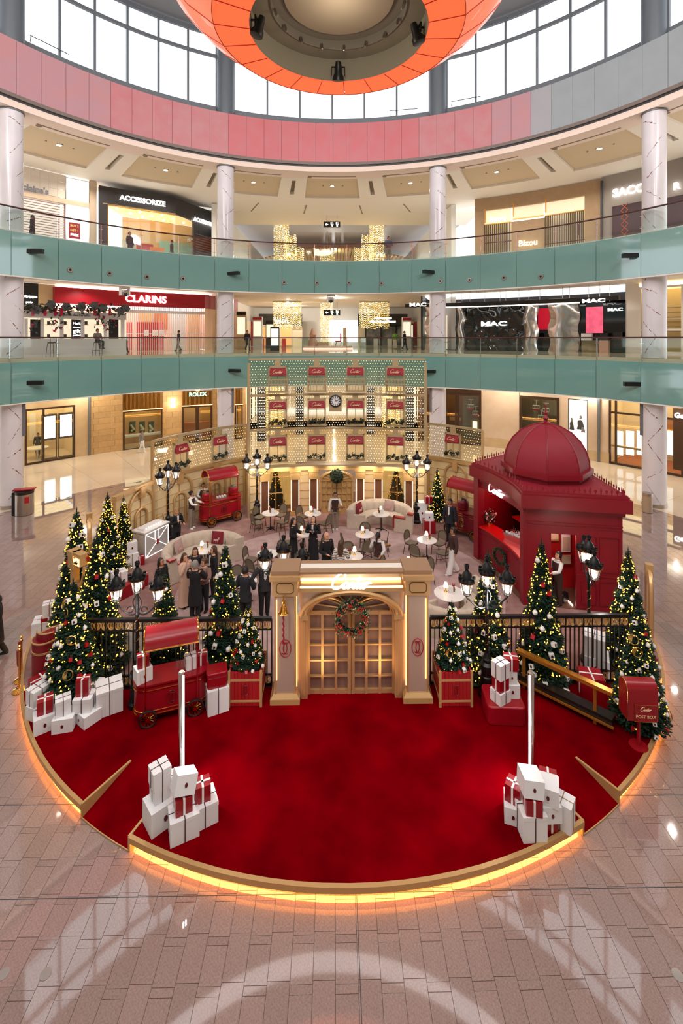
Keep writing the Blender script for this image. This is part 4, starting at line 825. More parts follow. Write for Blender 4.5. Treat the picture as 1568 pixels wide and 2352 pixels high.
for x0, x1, m, lab in ((-9.6, -5.2, mat('end_amber', 'f0b878', .5, emit=.5), 'warm amber shop window at the far left end of the middle corridor'), (3.9, 9.6, mat('photo_wall', '8d9092', .6, noise=(1.1, '4b5350', .12)), 'grey landscape photo wall at the far right end of the middle corridor')):
    q = thing('end_shop', lab, 'shop', ((x0+x1)/2, 58.2, 7.85)); w = x1-x0
    b = MB(); b.box((0, 0, 1.35), (w, .1, 2.3)); ob('shop_front', b, m, q); b = MB(); [b.box((x, -.1, 1.35), (.14, .12, 2.5)) for x in (-w/2, -w/6, w/6, w/2)]; b.box((0, -.1, 2.6), (w, .12, .16)); ob('front_frame', b, BLACK if x0 > 0 else WHITE, q)
    b = MB(); [b.box((x, -1.2, .5), (.5, .4, 1.0)) for x in (-w*.3, 0, w*.3)]; ob('display_stands', b, WBOX if x0 > 0 else ROSE, q)
for k, (x, y, h) in enumerate(((-7.6, 47, 3.2), (-6.9, 51, 3.0), (7.4, 48, 3.2), (8.3, 52, 3.0), (-8.8, 45, 3.6), (8.9, 45, 3.6))):
    q = thing('kiosk_stand', 'slim lit shop stand along the middle corridor, %s %s' % (('left', 'right')[x > 0], ('middle', 'far', 'middle', 'far', 'near', 'near')[k]), 'stand', (x, y, 7.85)); b = MB(); b.box((0, 0, h/2), (.9, .6, h)); ob('body', b, (WBOX, CH, WBOX, CH, TAN, mat('mint', '9cc8b4'))[k], q); b = MB(); b.box((0, -.32, h*.62), (.74, .04, h*.45)); ob('lit_face', b, mat('stand_glow', 'fff0d8', .5, emit=.8), q); b = MB(); b.box((0, -.31, h-.2), (.9, .05, .25)); ob('name_strip', b, (ROSE, BLACK, ROSE, GOLD, BLACK, WBOX)[k], q)
t = thing('info_totem', 'black upright information screen beside the left inner column, middle level', 'screen', pol(ang(631, 25), 25, 7.85)); b = MB(); b.box((0, 0, 1.0), (.75, .15, 2.0)); ob('body', b, BLACK, t, bev=.02); b = MB(); b.box((0, -.08, 1.15), (.62, .02, 1.4)); ob('display', b, mat('totem_screen', 'e8e8ea', .3, emit=.9), t)
s = thing('inner_railing', 'glass railings round the corridor void of the middle level', 'railing')
for s_ in (-1, 1):
    for k in range(8): b = MB(); b.b2((s_*3.2, 47.5+k*1.5, 7.85), (s_*3.22, 48.9+k*1.5, 8.9)); ob('glass_pane', b, mat('green_glass', 'a9c6b2', .1, alpha=.5), s); b = MB(); b.box((s_*3.21, 47.45+k*1.5, 8.4), (.06, .06, 1.1)); ob('post', b, CHROME, s)
    b = MB(); b.rod((s_*3.21, 47.4, 8.95), (s_*3.21, 59.4, 8.95), .04, 6); ob('handrail', b, CHROME, s)
# litter bins
def bin_(px, py, r, h, label, lid):
    p = G(px, py, 0); s = thing('litter_bin', label, 'bin', p); b = MB(); b.lathe([(r, 0.02), (r, h)], 24); ob('body', b, STEEL if lid else mat('bin_tan', 'b9a48a', .35, .3), s)
    b = MB(); b.lathe([(r*1.01, h), (r*1.01, h+.14), (0, h+.14)], 24); ob('lid', b, BLACK if lid else STEEL, s)
    if lid:
        b = MB(); b.box((0, 0, h+.2), (r*2.3, r*.8, .06), .3); ob('red_flap', b, CRED, s); b = MB(); b.box((r*.75, -r*.72, h*.75), (.2, .05, .3), .5); ob('sticker', b, CRED, s); b = MB(); b.box((-r*.8, -r*.5, h/2+.05), (.2, .2, h+.1)); ob('side_post', b, BLACK, s)
bin_(56, 1180, .42, 1.05, 'stainless steel bin with red flap beside the left column', True); bin_(1486, 1176, .23, .85, 'slim tan bin with steel collar beside the right column', False)
# ================================================================== STAGE
SCN = Vector((SX, SY, 0))
CARP = mat('red_carpet', '80000a', 1, noise=(1.3, '5a0006', .2), bump=.15, spec=0)
ROSEC = mat('rose_carpet', 'a5837c', .95, noise=(2.2, '8a6862', .18), spec=.1)
PALEC = mat('pale_carpet', 'c3aaa6', .95, noise=(2.2, 'ab8f8b', .2), spec=.1)
def ps(deg, r, z=0): return pol(R(deg), r, z, SCN)
stg = thing('stage', 'round raised stage with red front carpet, rose cafe carpet and glowing gold rim', 'stage')
GAPS = ((147.6, 154.3), (203.7, 211.3)); FY = 11.72
arcs = ((154.3, 203.7), (211.3, 507.6))
b = MB(); b.lathe([(8.3, 0), (8.3, .2)], 96, SCN); ob('base', b, DGREY, stg)
for a0, a1 in arcs:
    n = int((a1-a0)/2.5); b = MB(); b.arc(SCN, 9.55, 9.62, .165, .265, R(a0), R(a1), n); ob('gold_rim', b, GOLDP, stg, smooth=20)
    b = MB(); b.arc(SCN, 9.46, 9.5, .05, .11, R(a0), R(a1), n); ob('light_strip', b, AMBER, stg)
    b = MB(); b.arc(SCN, 9.15, 9.36, .015, .14, R(a0), R(a1), n); ob('skirt', b, GOLDP, stg)
inn = {}
for g, (p0_, p1_) in enumerate((((1345, 1893), (1435, 1828)), ((300, 1918), (195, 1842)))):
    q0, q1 = (G(1245, 1795), G(1322, 1740)) if g == 0 else (G(392, 1802), G(300, 1748)); inn[g] = (q0, q1)
poly = []
def carpet_poly():
    P = []; d = 90.0
    for k in range(0, 181):
        a = 90+k
        if GAPS[0][0] < a < GAPS[0][1] or GAPS[1][0] < a < GAPS[1][1]: continue
        if k and not P: pass
        P.append((a, ps(a, 9.55)))
        if abs(a-147) < .5: P += [(147.6, ps(147.6, 9.5)), (148, inn[0][1]), (153, inn[0][0]), (154.3, ps(154.3, 9.5))]
        if abs(a-203) < .5: P += [(203.7, ps(203.7, 9.5)), (204, inn[1][0]), (210, inn[1][1]), (211.3, ps(211.3, 9.5))]
    return [(p.x, p.y) for a, p in P if p.y < FY]
P = carpet_poly(); me = bpy.data.meshes.new('carpet'); bm = bmesh.new()
vs = [bm.verts.new((x, y, .255)) for x, y in P]; f = bm.faces.new(vs); r_ = bmesh.ops.extrude_face_region(bm, geom=[f]); bmesh.ops.translate(bm, vec=(0, 0, -.05), verts=[v for v in r_['geom'] if isinstance(v, bmesh.types.BMVert)]); bmesh.ops.triangulate(bm, faces=[q for q in bm.faces if len(q.verts) > 4]); bmesh.ops.recalc_face_normals(bm, faces=bm.faces); bm.to_mesh(me); bm.free()
ob('red_carpet', me, CARP, stg)
for g in (0, 1):
    a0, a1 = GAPS[g]; o = [ps(a0+(a1-a0)*i/4, 9.6, .012) for i in range(5)]; q0, q1 = inn[g]
    i0, i1 = (q1, q0) if g == 0 else (q0, q1); i0 = Vector((i0.x, i0.y, .255)); i1 = Vector((i1.x, i1.y, .255))
    up_ = [i0+(i1-i0)*i/4 for i in range(5)]; b = MB(); b.sheet([o, up_]); b.sheet([[v-Vector((0, 0, .01)) for v in o], [v-Vector((0, 0, .05)) for v in up_]]); ob('ramp_carpet', b, CARP, stg, smooth=0)
    b = MB(); b.tube([v+Vector((0, 0, .0)) for v in o], .012, 4); ob('ramp_edge', b, GOLDP, stg)
    for oo, ii in ((o[0], i0), (o[-1], i1)):
        d = (ii-oo); n = Vector((-d.y, d.x, 0)).normalized()*.022; b = MB()
        b.prism([(oo.x-n.x, oo.y-n.y), (ii.x-n.x, ii.y-n.y), (ii.x+n.x, ii.y+n.y), (oo.x+n.x, oo.y+n.y)], .0, .268); ob('ramp_kerb', b, GOLDP, stg, smooth=0)
C = [ps(a, 9.56) for a in range(-130, 131, 3)]; b = MB(); b.prism([(p.x, max(p.y, FY)) for p in C], .2, .25); ob('rose_carpet', b, ROSEC, stg, smooth=0)
b = MB(); b.prism([(.2+5.6*cos(2*pi*k/48), max(FY+.02, 16.6+5.0*sin(2*pi*k/48))) for k in range(48)], .21, .258); ob('pale_carpet', b, PALEC, stg, smooth=0)
# ------------------------------------------------------------------ golden entrance portal
SILV = mat('champagne_panel', 'c9b5a2', .36, .5); PANE_R = mat('rose_pane', '8a6b60', .5, .3)
pt = thing('entrance_portal', 'golden entrance portal with arched door and glowing white sign, on the red carpet', 'portal', (.415, 11.14, HS))
def panelbox(b, x0, x1, y, z0, z1, d=.02, cut=.05):
    for q in ([(x0+cut, z0), (x1-cut, z0), (x1, z0+cut), (x1, z1-cut), (x1-cut, z1), (x0+cut, z1), (x0, z1-cut), (x0, z0+cut)],):
        b.tube([(x, y, z) for x, z in q], d, 4, True)
for s in (-1, 1):
    x = s*1.575; g = ob('pier', MB().box((x, .3, 1.4), (.52, .52, 2.4)), GOLD, pt, smooth=0)
    b = MB(); b.box((x, .3, .06), (.70, .70, .13)); ob('plinth', b, GOLDP, pt, smooth=0)
    b = MB(); b.prism([(x+a*.34, .3+c*.34) for a, c in ((-1, -1), (1, -1), (1, 1), (-1, 1))], .13, .22, .16); ob('plinth_moulding', b, GOLD, pt, smooth=0)
    b = MB(); b.box((x, .04, 1.37), (.42, .02, 2.28)); ob('face_panel', b, SILV, pt, smooth=0)
    b = MB(); panelbox(b, x-.225, x+.225, .035, .22, 2.53, .018, .0); ob('face_frame', b, GOLD, pt, smooth=0)
    b = MB(); b.box((x, .28, 2.74), (.6, .6, .36)); ob('capital', b, GOLD, pt, smooth=0)
    b = MB(); panelbox(b, x-.2, x+.2, -.025, 2.62, 2.86, .012, .05); ob('capital_panel', b, mat('dark_gold', '6f5434', .4, .6), pt, smooth=0)
    b = MB(); b.box((x, .28, 2.99), (.74, .74, .13)); ob('cornice', b, GOLD, pt, smooth=0, bev=.015)
    b = MB(); b.box((x, .3, 3.1), (.66, .66, .1)); ob('top_block', b, mat('top_rose_gold', 'a88668', .45, .4), pt, smooth=0)
    b = MB(); emblem(b.at(T(x, .02, 1.3)), .27, .42, .011); ob('oval_emblem', b, RED, pt)
    b = MB(); b.box((x-.2 if s < 0 else x+.19, .02, 1.5), (.013, .02, 1.9)); ob('light_strip', b, WARM, pt)
    b = MB(); b.box((x-s*.272, .1, 1.45), (.012, .04, 2.2)); ob('inner_light_strip', b, WARM, pt)
    lo = bpy.data.lights.new('portal_uplight', 'SPOT'); lo.energy = 30; lo.color = (1, .62, .28); lo.spot_size = 1.3; lo.spot_blend = .8; lo.shadow_soft_size = .3
    l = bpy.data.objects.new('portal_uplight', lo); COL.objects.link(l); l.location = (.415+s*.75, 10.75, .5); l.rotation_euler = (R(150), 0, R(s*12))
b = MB(); b.box((0, .36, 3.03), (2.5, .42, .07)); b.box((0, .34, 2.635), (2.55, .5, .09)); b.box((0, .52, 2.84), (2.5, .1, .4)); ob('lintel', b, GOLD, pt, smooth=0)
b = MB(); b.box((0, .3, 3.085), (2.6, .6, .05)); ob('lintel_top', b, mat('top_rose_gold', 'a88668'), pt, smooth=0); b = MB(); b.box((0, .3, 3.115), (2.45, .22, .012)); ob('top_panel', b, mat('pale_panel', 'e8e2d6', .3), pt, smooth=0)
b = MB(); b.box((0, .46, 2.84), (2.46, .02, .32)); ob('sign_panel', b, SILV, pt, smooth=0)
b = MB(); b.box((0, .43, 2.715), (2.46, .03, .03)); b.box((0, .13, 2.692), (2.46, .03, .025)); ob('sign_bar_and_reflection', b, mat('bar_and_reflection', 'fff3d8', .5, emit=4, ecol='ffe9c0'), pt)  # rear bar is the front bar's reflection, modelled as a glowing strip
script('lettering', .95, 1.15, SIGNW, pt, up(0, .0, .06, 2.85))
# spandrel, arch mouldings, door
def ar(rx, rz, cz, n=22): return [(rx*cos(pi*i/n), cz+rz*sin(pi*i/n)) for i in range(n+1)]
O = ar(1.2, .6, 1.98); b = MB(); rows = [[(x, .22, z) for x, z in O], [(x*1.08 if abs(x) > 1.1 else x, .22, 2.6) for x, z in O]]; b.sheet(rows); b.box((-1.26, .24, 1.0), (.14, .1, 2)); b.box((1.26, .24, 1.0), (.14, .1, 2)); ob('spandrel', b, SILV, pt, smooth=0)
for k, (rx, rz, y, t) in enumerate(((1.2, .6, .12, .045), (1.12, .55, .16, .05), (1.05, .5, .22, .035))):
    b = MB(); b.tube([(x, y, z) for x, z in ar(rx, rz, 1.98)], t, 6, ry=t*1.2); ob('arch_moulding', b, GOLD, pt)
for s in (-1, 1):
    b = MB(); b.box((s*1.14, .2, 1.97), (.24, .24, .1)); b.box((s*1.13, .22, .98), (.16, .16, 1.95)); b.box((s*1.13, .13, .98), (.05, .02, 1.8)); ob('door_jamb', b, GOLD, pt, smooth=0)
    lf = ob('door_leaf', MB().box((s*.53, .34, .05), (1.04, .08, .1)).box((s*.53, .34, 1.97), (1.04, .08, .1)), GOLD, pt, smooth=0)
    for i in range(4): b = MB(); b.box((s*(.04+.33*i), .33, 1.0), (.06 if i else .09, .09, 2.0)); ob('stile', b, GOLD, lf, smooth=0)
    for j in range(1, 5): b = MB(); b.box((s*.53, .33, .05+j*.38), (1.0, .06, .035)); ob('rail', b, GOLD, lf, smooth=0)
    for i in range(3):
        for j in range(5): b = MB(); b.box((s*(.205+.33*i), .37, .24+.38*j), (.27, .012, .35)); ob('pane', b, PANE_R, lf, smooth=0)
    b = MB(); b.tube([(s*.55+.42*cos(pi*i/12), .31, 2.0+.34*sin(pi*i/12)) for i in range(13)], .03, 5); ob('leaf_arch', b, GOLD, pt)
b = MB(); b.sheet([[(x*.97, .36, z) for x, z in ar(1.1, .55, 1.98)], [(x*.97, .36, 1.98) for x, z in ar(1.1, .55, 1.98)]]); ob('fanlight_pane', b, PANE_R, pt, smooth=0)
for k in range(1, 8): a = pi*k/8; b = MB(); b.rod((.35*cos(a), .33, 2.0+.22*sin(a)), (1.02*cos(a), .33, 2.0+.5*sin(a)), .02, 5); ob('fan_bar', b, GOLD, pt)
bl = thing('brass_bell', 'shiny brass bell with red rope on the left pier of the golden portal', 'bell', (-1.185, 11.02, 2.47))
b = MB(); b.lathe([(.0, .3), (.05, .29), (.055, .2), (.1, .12), (.13, .02), (.16, 0), (.12, -.01)], 16, sx=.8, sy=.8); ob('bell_body', b, BRASS, bl)
b = MB(); b.rod((0, 0, .28), (0, .08, .36), .02, 6); ob('bracket', b, BRASS, bl); b = MB(); b.tube([(.012*sin(k*1.6), 0, -k*.035) for k in range(22)], .018, 6); ob('rope', b, RED, bl)
# ------------------------------------------------------------------ black fence with oval ornaments
IRON = mat('black_iron', '17171a', .35, .3); OVG = mat('oval_gold', 'd8b070', .35, .6)
ovm = emblem(MB(), .14, .21, .015).mesh('oval_ornament', 60); ovm.materials.append(OVG)
bar = MB().box((0, 0, 0), (.022, .022, 1.36)).mesh('bar', 0); bar.materials.append(IRON)
for nm, xa, xb, skip in (('left', -6.1, -1.55, 0), ('right', 2.4, 7.4, 0)):
    f = thing('iron_fence', 'black iron fence with gold ovals, %s of the golden portal' % nm, 'fence', (0, 11.72, HS))
    for z, h in ((1.68, .075), (1.42, .035), (.3, .035), (.06, .05)): b = MB(); b.box(((xa+xb)/2, 0, z), (xb-xa, .05 if h < .05 else .09, h)); ob('rail', b, IRON, f, smooth=0)
    n = int((xb-xa)/.112)
    for k in range(n+1):
        o = ob('bar', bar, None, f, (xa+(xb-xa)*k/n, 0, .74)); 
        if k % 2 == 0: b_ = ob('post' if k % 12 == 0 else 'upright', MB().box((xa+(xb-xa)*k/n, 0, .84), (.03, .03, 1.66)), IRON, f, smooth=0)
    m = int((xb-xa)/.165)
    for k in range(m):
        x = xa+(xb-xa)*(k+.5)/m; ob('oval_ornament', ovm, None, f, (x, 0, 1.545)); ob('oval_ornament', ovm, None, f, (x, 0, .18))
# ------------------------------------------------------------------ golden back screen
FC = Vector((.13, 8.6, 0)); FR = 14.8
CREAMG = mat('cream_screen', 'e6d2a6', .3, .1, noise=(.8, 'dac394', .3)); LEDP = mat('pink_led_tube', 'ffd8c4', .5, emit=1.6, ecol='ffd0b8')
GARL = mat('garland_green', '26301f', .7, vary=.35); DOT = mat('dot_light', 'fff3d0', .5, emit=1.7, ecol='fff0c8'); WTAN = mat('window_tan', 'b7a07a', .4, .3)
AWN = mat('awning_red', '8f1222', .6); SCRG = mat('script_gold', 'ecc79c', .4)
def pf(px): return ang(px, FR, FC)
def bx_at(b, a, c, r, w, d, z0, z1, dr=0): p = pol(a, r+dr, 0, c); return b.box((p.x, p.y, (z0+z1)/2), (w, d, z1-z0), -a)
def arcp(name, par, c, r, a0, a1, z0, z1, m, t=.06, n=None): b = MB(); b.arc(c, r, r+t, z0, z1, a0, a1, n or max(1, int(abs(a1-a0)*r/.5)+1)); return ob(name, b, m, par, smooth=20)
def leaf_clump(b, p, r, n, a=0, ls=.45):
    for k in range(n):
        e = Vector((random.uniform(-1, 1), random.uniform(-1, 1), random.uniform(-1, 1))).normalized(); c_ = p+e*r*random.uniform(.3, 1); f = e.orthogonal(); f = (f.normalized()+e*random.uniform(-.6, .6)).normalized()*r*ls; g = e.cross(f).normalized()*r*ls*.55
        b.add([c_-f, c_+g, c_+f, c_-g], [(0, 1, 2, 3)])
def facade_window(par, c, r, a, z0, z1, wd, balcony, zt):
    w = ob('window_frame', MB(), None, par) if 0 else None; M = pol(a, r-.12, 0, c); b = MB(); b.at(T(M.x, M.y, 0, -a))
    for s in (-1, 1): b.box((s*(wd/2-.035), 0, (z0+z1)/2), (.07, .12, z1-z0))
    b.box((0, 0, z1-.04), (wd, .12, .08)); b.box((0, -.02, z0+.04), (wd+.06, .16, .08)); o = ob('window_frame', b, WTAN, par, smooth=0)
    b = MB(); b.at(T(M.x, M.y, 0, -a)); b.prism([(-.14, 0), (.14, 0), (.14, .08), (-.14, .08)], z1, zt); ob('keystone', b, WTAN, par, smooth=0)
    b = MB(); b.at(T(M.x, M.y, 0, -a)); b.box((0, .02, (z0+z1)/2), (.025, .03, z1-z0)); b.box((0, .02, z0+(z1-z0)*.6), (wd, .03, .025)); ob('window_bar', b, WTAN, o, smooth=0)
    b = MB(); b.at(T(M.x, M.y, 0, -a)); t = z1-.1; b.add([(-wd*.44, -.02, t), (wd*.44, -.02, t), (wd*.44, -.2, t-.3), (-wd*.44, -.2, t-.3), (-wd*.44, -.2, t-.36), (wd*.44, -.2, t-.36), (-wd*.44, 0, t-.32), (wd*.44, 0, t-.32)], [(0, 1, 2, 3), (3, 2, 5, 4), (0, 3, 4, 6), (1, 7, 5, 2), (4, 5, 7, 6)]); aw = ob('awning', b, AWN, par, smooth=0)
    script('lettering', wd*.55, 1.0, SCRG, aw, T(M.x, M.y, 0, -a) @ T(0, -.16, t-.17, 0, R(60)))
    if balcony:
        b = MB(); b.at(T(M.x, M.y, 0, -a)); h = z0+.66
        for z in (z0+.05, z0+.42, h): b.box((0, -.2, z), (wd+.06, .05, .05))
        for k in range(7): b.box((-wd/2+wd*k/6, -.2, (z0+h)/2), (.025, .03, h-z0))
        for k in range(5): b.tube([(-wd/2+wd*(k+.5)/5+.06*cos(q), -.2, z0+.54+.07*sin(q)) for q in [i*pi/4 for i in range(8)]], .01, 3, True)
        b.box((0, -.12, z0+.02), (wd+.06, .22, .05)); ob('balcony', b, WTAN, par, smooth=0)
    else:
        b = MB(); b.at(T(M.x, M.y, 0, -a))
        for k in range(4): leaf_clump(b, Vector((-wd*.36+wd*.24*k, -.16, z0+.22+.08*(k % 2))), .15, 26)
        stuff(ob('garland', b, GARL, par, smooth=0))
def dots(par, c, r, a0, a1, z0, z1, pitch=.125, holes=()):
    b = MB(); na = int((a1-a0)*r/pitch); nz = int((z1-z0)/pitch)
    for i in range(na):
        a = a0+(a1-a0)*(i+.5)/na
        if any(abs(a-h)*r < .42 and True for h in ()): continue
        for j in range(nz):
            z = z0+(z1-z0)*(j+.5)/nz
            if any(abs(a-h[0])*r < h[3] and h[1] < z < h[2] for h in holes): continue
            p = pol(a+(.5*pitch/r if j % 2 else 0), r-.03, z, c); x, y = cos(a)*.017, -sin(a)*.017
            b.add([(p.x-x, p.y-y, z), (p.x, p.y, z-.017), (p.x+x, p.y+y, z), (p.x, p.y, z+.017)], [(0, 1, 2, 3)])
    stuff(ob('dot_lights', b, DOT, par, smooth=0))
random.seed(5)
ZT = (2.68, 4.44, 6.12, 7.88); A0, A1 = pf(571), pf(977)
bs = thing('golden_back_screen', 'tall golden back screen with twelve awning windows and dotted lights', 'screen')
for z in ZT[1:]: arcp('beam', bs, FC, FR-.08, A0, A1, z-.05, z+.05, WTAN, .14)
for a in (A0, A1): b = MB(); bx_at(b, a, FC, FR, .12, .14, .25, 7.7); ob('post', b, WTAN, bs, smooth=0)
for k in range(3): arcp('glass_film', bs, FC, FR, A0, A1, ZT[k]+.05, ZT[k+1]-.05, glass('film_glass', 'f6f3e6', .04) if 'film' not in MATS else MATS['film'], .015); MATS['film'] = bpy.data.materials['film_glass']
wins = [pf(637), pf(727), pf(816), pf(908)]; hol = []
for i, (za, zb) in enumerate(((6.25, 7.55), (4.58, 5.92), (2.85, 4.17))):
    for a in wins: facade_window(bs, FC, FR, a, za, zb, .9, i == 0, ZT[3-i]-.05); hol.append((a, za-.1, zb+.05, .5))
dots(bs, FC, FR, A0, A1, 2.75, 7.84, holes=hol)
ck = thing('round_clock', 'round white clock on a tan square panel of the golden back screen', 'clock', pol(pf(770), FR-.1, 5.8, FC), -pf(770))
b = MB(); b.box((0, 0, -.05), (.62, .08, .95)); ob('clock_panel', b, WTAN, ck); b = MB(); b.at(Matrix.Rotation(pi/2, 4, 'X')); b.lathe([(0, .06), (.27, .06), (.29, .04)], 24); ob('dial', b, WBOX, ck)
b = MB(); b.at(Matrix.Rotation(pi/2, 4, 'X')); b.tube([(.28*cos(q), .28*sin(q), .07) for q in [i*pi/12 for i in range(24)]], .035, 5, True); ob('ring', b, BLACK, ck)
for k in range(12): q = k*pi/6; b = MB(); b.rod((.16*sin(q), -.075, .16*cos(q)), (.24*sin(q), -.075, .24*cos(q)), .02, 4); ob('hour_mark', b, BLACK, ck)
b = MB(); b.rod((0, -.085, 0), (.13, -.085, .06), .015, 4); b.rod((0, -.085, 0), (-.02, -.085, .2), .012, 4); ob('hands', b, BLACK, ck)
arcp('lower_wall', bs, FC, FR+.05, A0, pf(613), .25, 2.4, CREAMG); arcp('lower_wall', bs, FC, FR+.05, pf(670), pf(733), .25, 2.4, CREAMG); arcp('lower_wall', bs, FC, FR+.05, pf(815), pf(873), .25, 2.4, CREAMG); arcp('lower_wall', bs, FC, FR+.05, pf(932), A1, .25, 2.4, CREAMG)
arcp('entablature', bs, FC, FR-.22, A0, A1, 2.42, 2.68, GOLDP, .34); arcp('entablature_lip', bs, FC, FR-.3, A0, A1, 2.6, 2.68, WTAN, .1)
for k in range(5): arcp('joint', bs, FC, FR+.03, A0, A1, .55+.38*k, .565+.38*k, GOLDP, .015) if 0 else None
for x0, x1 in ((572, 597), (687, 710), (837, 860), (949, 976)):
    for k in range(5): arcp('joint_strip', bs, FC, FR+.02, pf(x0), pf(x1), .6+.38*k, .615+.38*k, GOLDP, .03)
COPP = mat('copper_shaft', '8a5c44', .35, .5)
for px in (607, 677, 719.5, 827, 869, 939):
    a = pf(px); b = MB(); bx_at(b, a, FC, FR, .3, .16, .45, 2.0, -.16); ob('pilaster_shaft', b, COPP, bs, smooth=0)
    b = MB(); bx_at(b, a, FC, FR, .46, .3, 2.0, 2.42, -.16); bx_at(b, a, FC, FR, .52, .36, 2.36, 2.44, -.16); ob('pilaster_capital', b, GOLDP, bs, smooth=0)
    b = MB(); bx_at(b, a, FC, FR, .48, .32, .25, .36, -.18); bx_at(b, a, FC, FR, .42, .26, .36, .46, -.18); ob('pilaster_base', b, GOLDP, bs, smooth=0)
    for s in (-1, 1): p = pol(a, FR-.2, 0, FC); b = MB(); b.at(T(p.x, p.y, 0, -a)); b.box((s*.185, 0, 1.22), (.035, .05, 1.5)); ob('light_tube', b, LEDP, bs, smooth=0)
FROST = glass('frosted_pane', 'efe2c4', .06, .2)
for x0, x1 in ((616, 668), (875, 930)):
    a0, a1 = pf(x0), pf(x1); arcp('shop_window_pane', bs, FC, FR, a0, a1, .5, 2.42, FROST, .01); arcp('shop_window_sill', bs, FC, FR-.1, a0, a1, .42, .5, GOLDP, .12)
    arcp('lower_wall', bs, FC, FR+.03, a0, a1, .25, .45, CREAMG); arcp('shop_window_back', bs, FC, FR+1.3, a0-.02, a1+.02, .25, 2.42, mat('tree_backdrop_glow', 'f0dcae', .6, emit=.45), .03)  # backdrop emits in place of light falling on it
    for k in (1, 2): b = MB(); bx_at(b, a0+(a1-a0)*k/3, FC, FR, .03, .05, .5, 2.2); ob('window_bar', b, GOLDP, bs, smooth=0)
    for z in (1.3, 2.1): arcp('window_bar', bs, FC, FR-.03, a0, a1, z, z+.03, GOLDP, .05)
def arched_door(par, c, r, a, w, h, cols, rows_, m):
    p = pol(a, r-.12, 0, c); M = T(p.x, p.y, HS, -a); W = w/2
    b = MB(); b.at(M); b.sheet([[(W*cos(pi*i/16), .08, h+W*.55*sin(pi*i/16)) for i in range(17)], [(W*cos(pi*i/16), .08, .25) for i in range(17)]]); ob('door_pane', b, mat('door_cream', 'cfae74', .3, .2), par)
    b = MB(); b.at(M); b.box((0, .05, .16), (w, .1, .32)); ob('door_foot', b, m, par, smooth=0)
    for k in range(cols+1): b = MB(); b.at(M); b.box((-W+w*k/cols, .03, h/2+.1), (.045 if 0 < k < cols else .09, .06, h-.2)); ob('door_bar', b, m, par, smooth=0)
    for k in range(rows_+1): b = MB(); b.at(M); b.box((0, .03, .32+(h-.32)*k/rows_), (w, .06, .04)); ob('door_bar', b, m, par, smooth=0)
    for t in (1.0, 1.08): b = MB(); b.at(M); b.tube([(W*t*cos(pi*i/18), -.02, h+W*t*.58*sin(pi*i/18)) for i in range(19)], .045, 6); ob('door_arch', b, m, par)
    for k in range(1, 8): q = pi*k/8; b = MB(); b.at(M); b.rod((.2*cos(q), .03, h+.1*sin(q)), (W*cos(q), .03, h+W*.55*sin(q)), .018, 4); ob('fan_bar', b, m, par)
arched_door(bs, FC, FR, pf(773), 1.55, 1.6, 6, 4, GOLDP)
for px in (590, 645, 700, 772, 845, 900, 955): q = pol(pf(px), FR-.5, 2.55, FC); l = lamp('screen_fill', 'AREA', q, 9, (1, .86, .62), .8, (R(28), 0, -pf(px)), .15)  # added lamps under the lip to brighten the lower wall
# flanks of the screen along the stage edge
FL = 8.95
def fl(px): return ang(px, FL, SCN)
def arch_outline(par, c, r, px0, px1, h, tt, m=GOLDP, z0=HS):
    a0, a1 = ang(px0, r, c), ang(px1, r, c); am = (a0+a1)/2; W = abs(a1-a0)/2; P = [pol(am-W, r-.06, z0, c)]
    for i in range(15): q = pi*i/14; P.append(pol(am-W*cos(q), r-.06, h-W*r+W*r*sin(q), c))
    P.append(pol(am+W, r-.06, z0, c)); b = MB(); b.tube(P, tt, 6); ob('arch_frame', b, m, par)
def flank(name, label, pxs, pxu, upx, arches, zl=2.68):
    f = thing(name, label, 'screen'); a0, a1 = fl(pxs[0]), fl(pxs[1]); u0, u1 = fl(pxu[0]), fl(pxu[1])
    arcp('lower_wall', f, SCN, FL, a0, a1, .25, zl-.05, CREAMG, .05); arcp('beam', f, SCN, FL-.1, a0, a1, zl-.1, zl+.05, GOLDP, .2); arcp('upper_beam', f, SCN, FL-.05, u0, u1, 4.36, 4.46, WTAN, .12)
    arcp('glass_film', f, SCN, FL, u0, u1, zl+.05, 4.36, MATS['film'], .015); hs = []
    for px in upx: a = fl(px); facade_window(f, SCN, FL, a, 2.85, 4.1, .82, False, 4.4); hs.append((a, 2.8, 4.15, .46))
    dots(f, SCN, FL, u0, u1, zl+.1, 4.34, .13, hs)
    for a in (a0, u0, u1, a1): b = MB(); bx_at(b, a, SCN, FL, .1, .12, .25, 4.4 if a in (u0, u1) else zl-.05); ob('post', b, GOLDP, f, smooth=0)
    for x0, x1 in arches:
        arch_outline(f, SCN, FL, x0, x1, 2.5, .06); w = (x1-x0)*.26; arch_outline(f, SCN, FL, x0+w, x1-w, 1.75, .05)
        am = (ang(x0, FL, SCN)+ang(x1, FL, SCN))/2; b = MB(); bx_at(b, am, SCN, FL, .26, .2, 2.2, 2.66, -.08); ob('keystone', b, GOLDP, f, smooth=0); b = MB(); bx_at(b, am, SCN, FL, .03, .04, .25, 2.3, -.02); ob('joint_strip', b, GOLDP, f, smooth=0)
    for k in range(5): arcp('joint_strip', f, SCN, FL-.02, a0, a1, .62+.38*k, .635+.38*k, GOLDP, .02)
    return f
flank('golden_side_screen', 'curved golden side screen with arches and two awning windows, left of the stage', (262, 560), (350, 565), (411, 501), ((294, 350), (383, 439), (470, 517)))
flank('golden_side_screen', 'curved golden side screen with one awning window behind the dark red cart, right', (985, 1125), (981, 1108), (1042,), ((1022, 1072),))
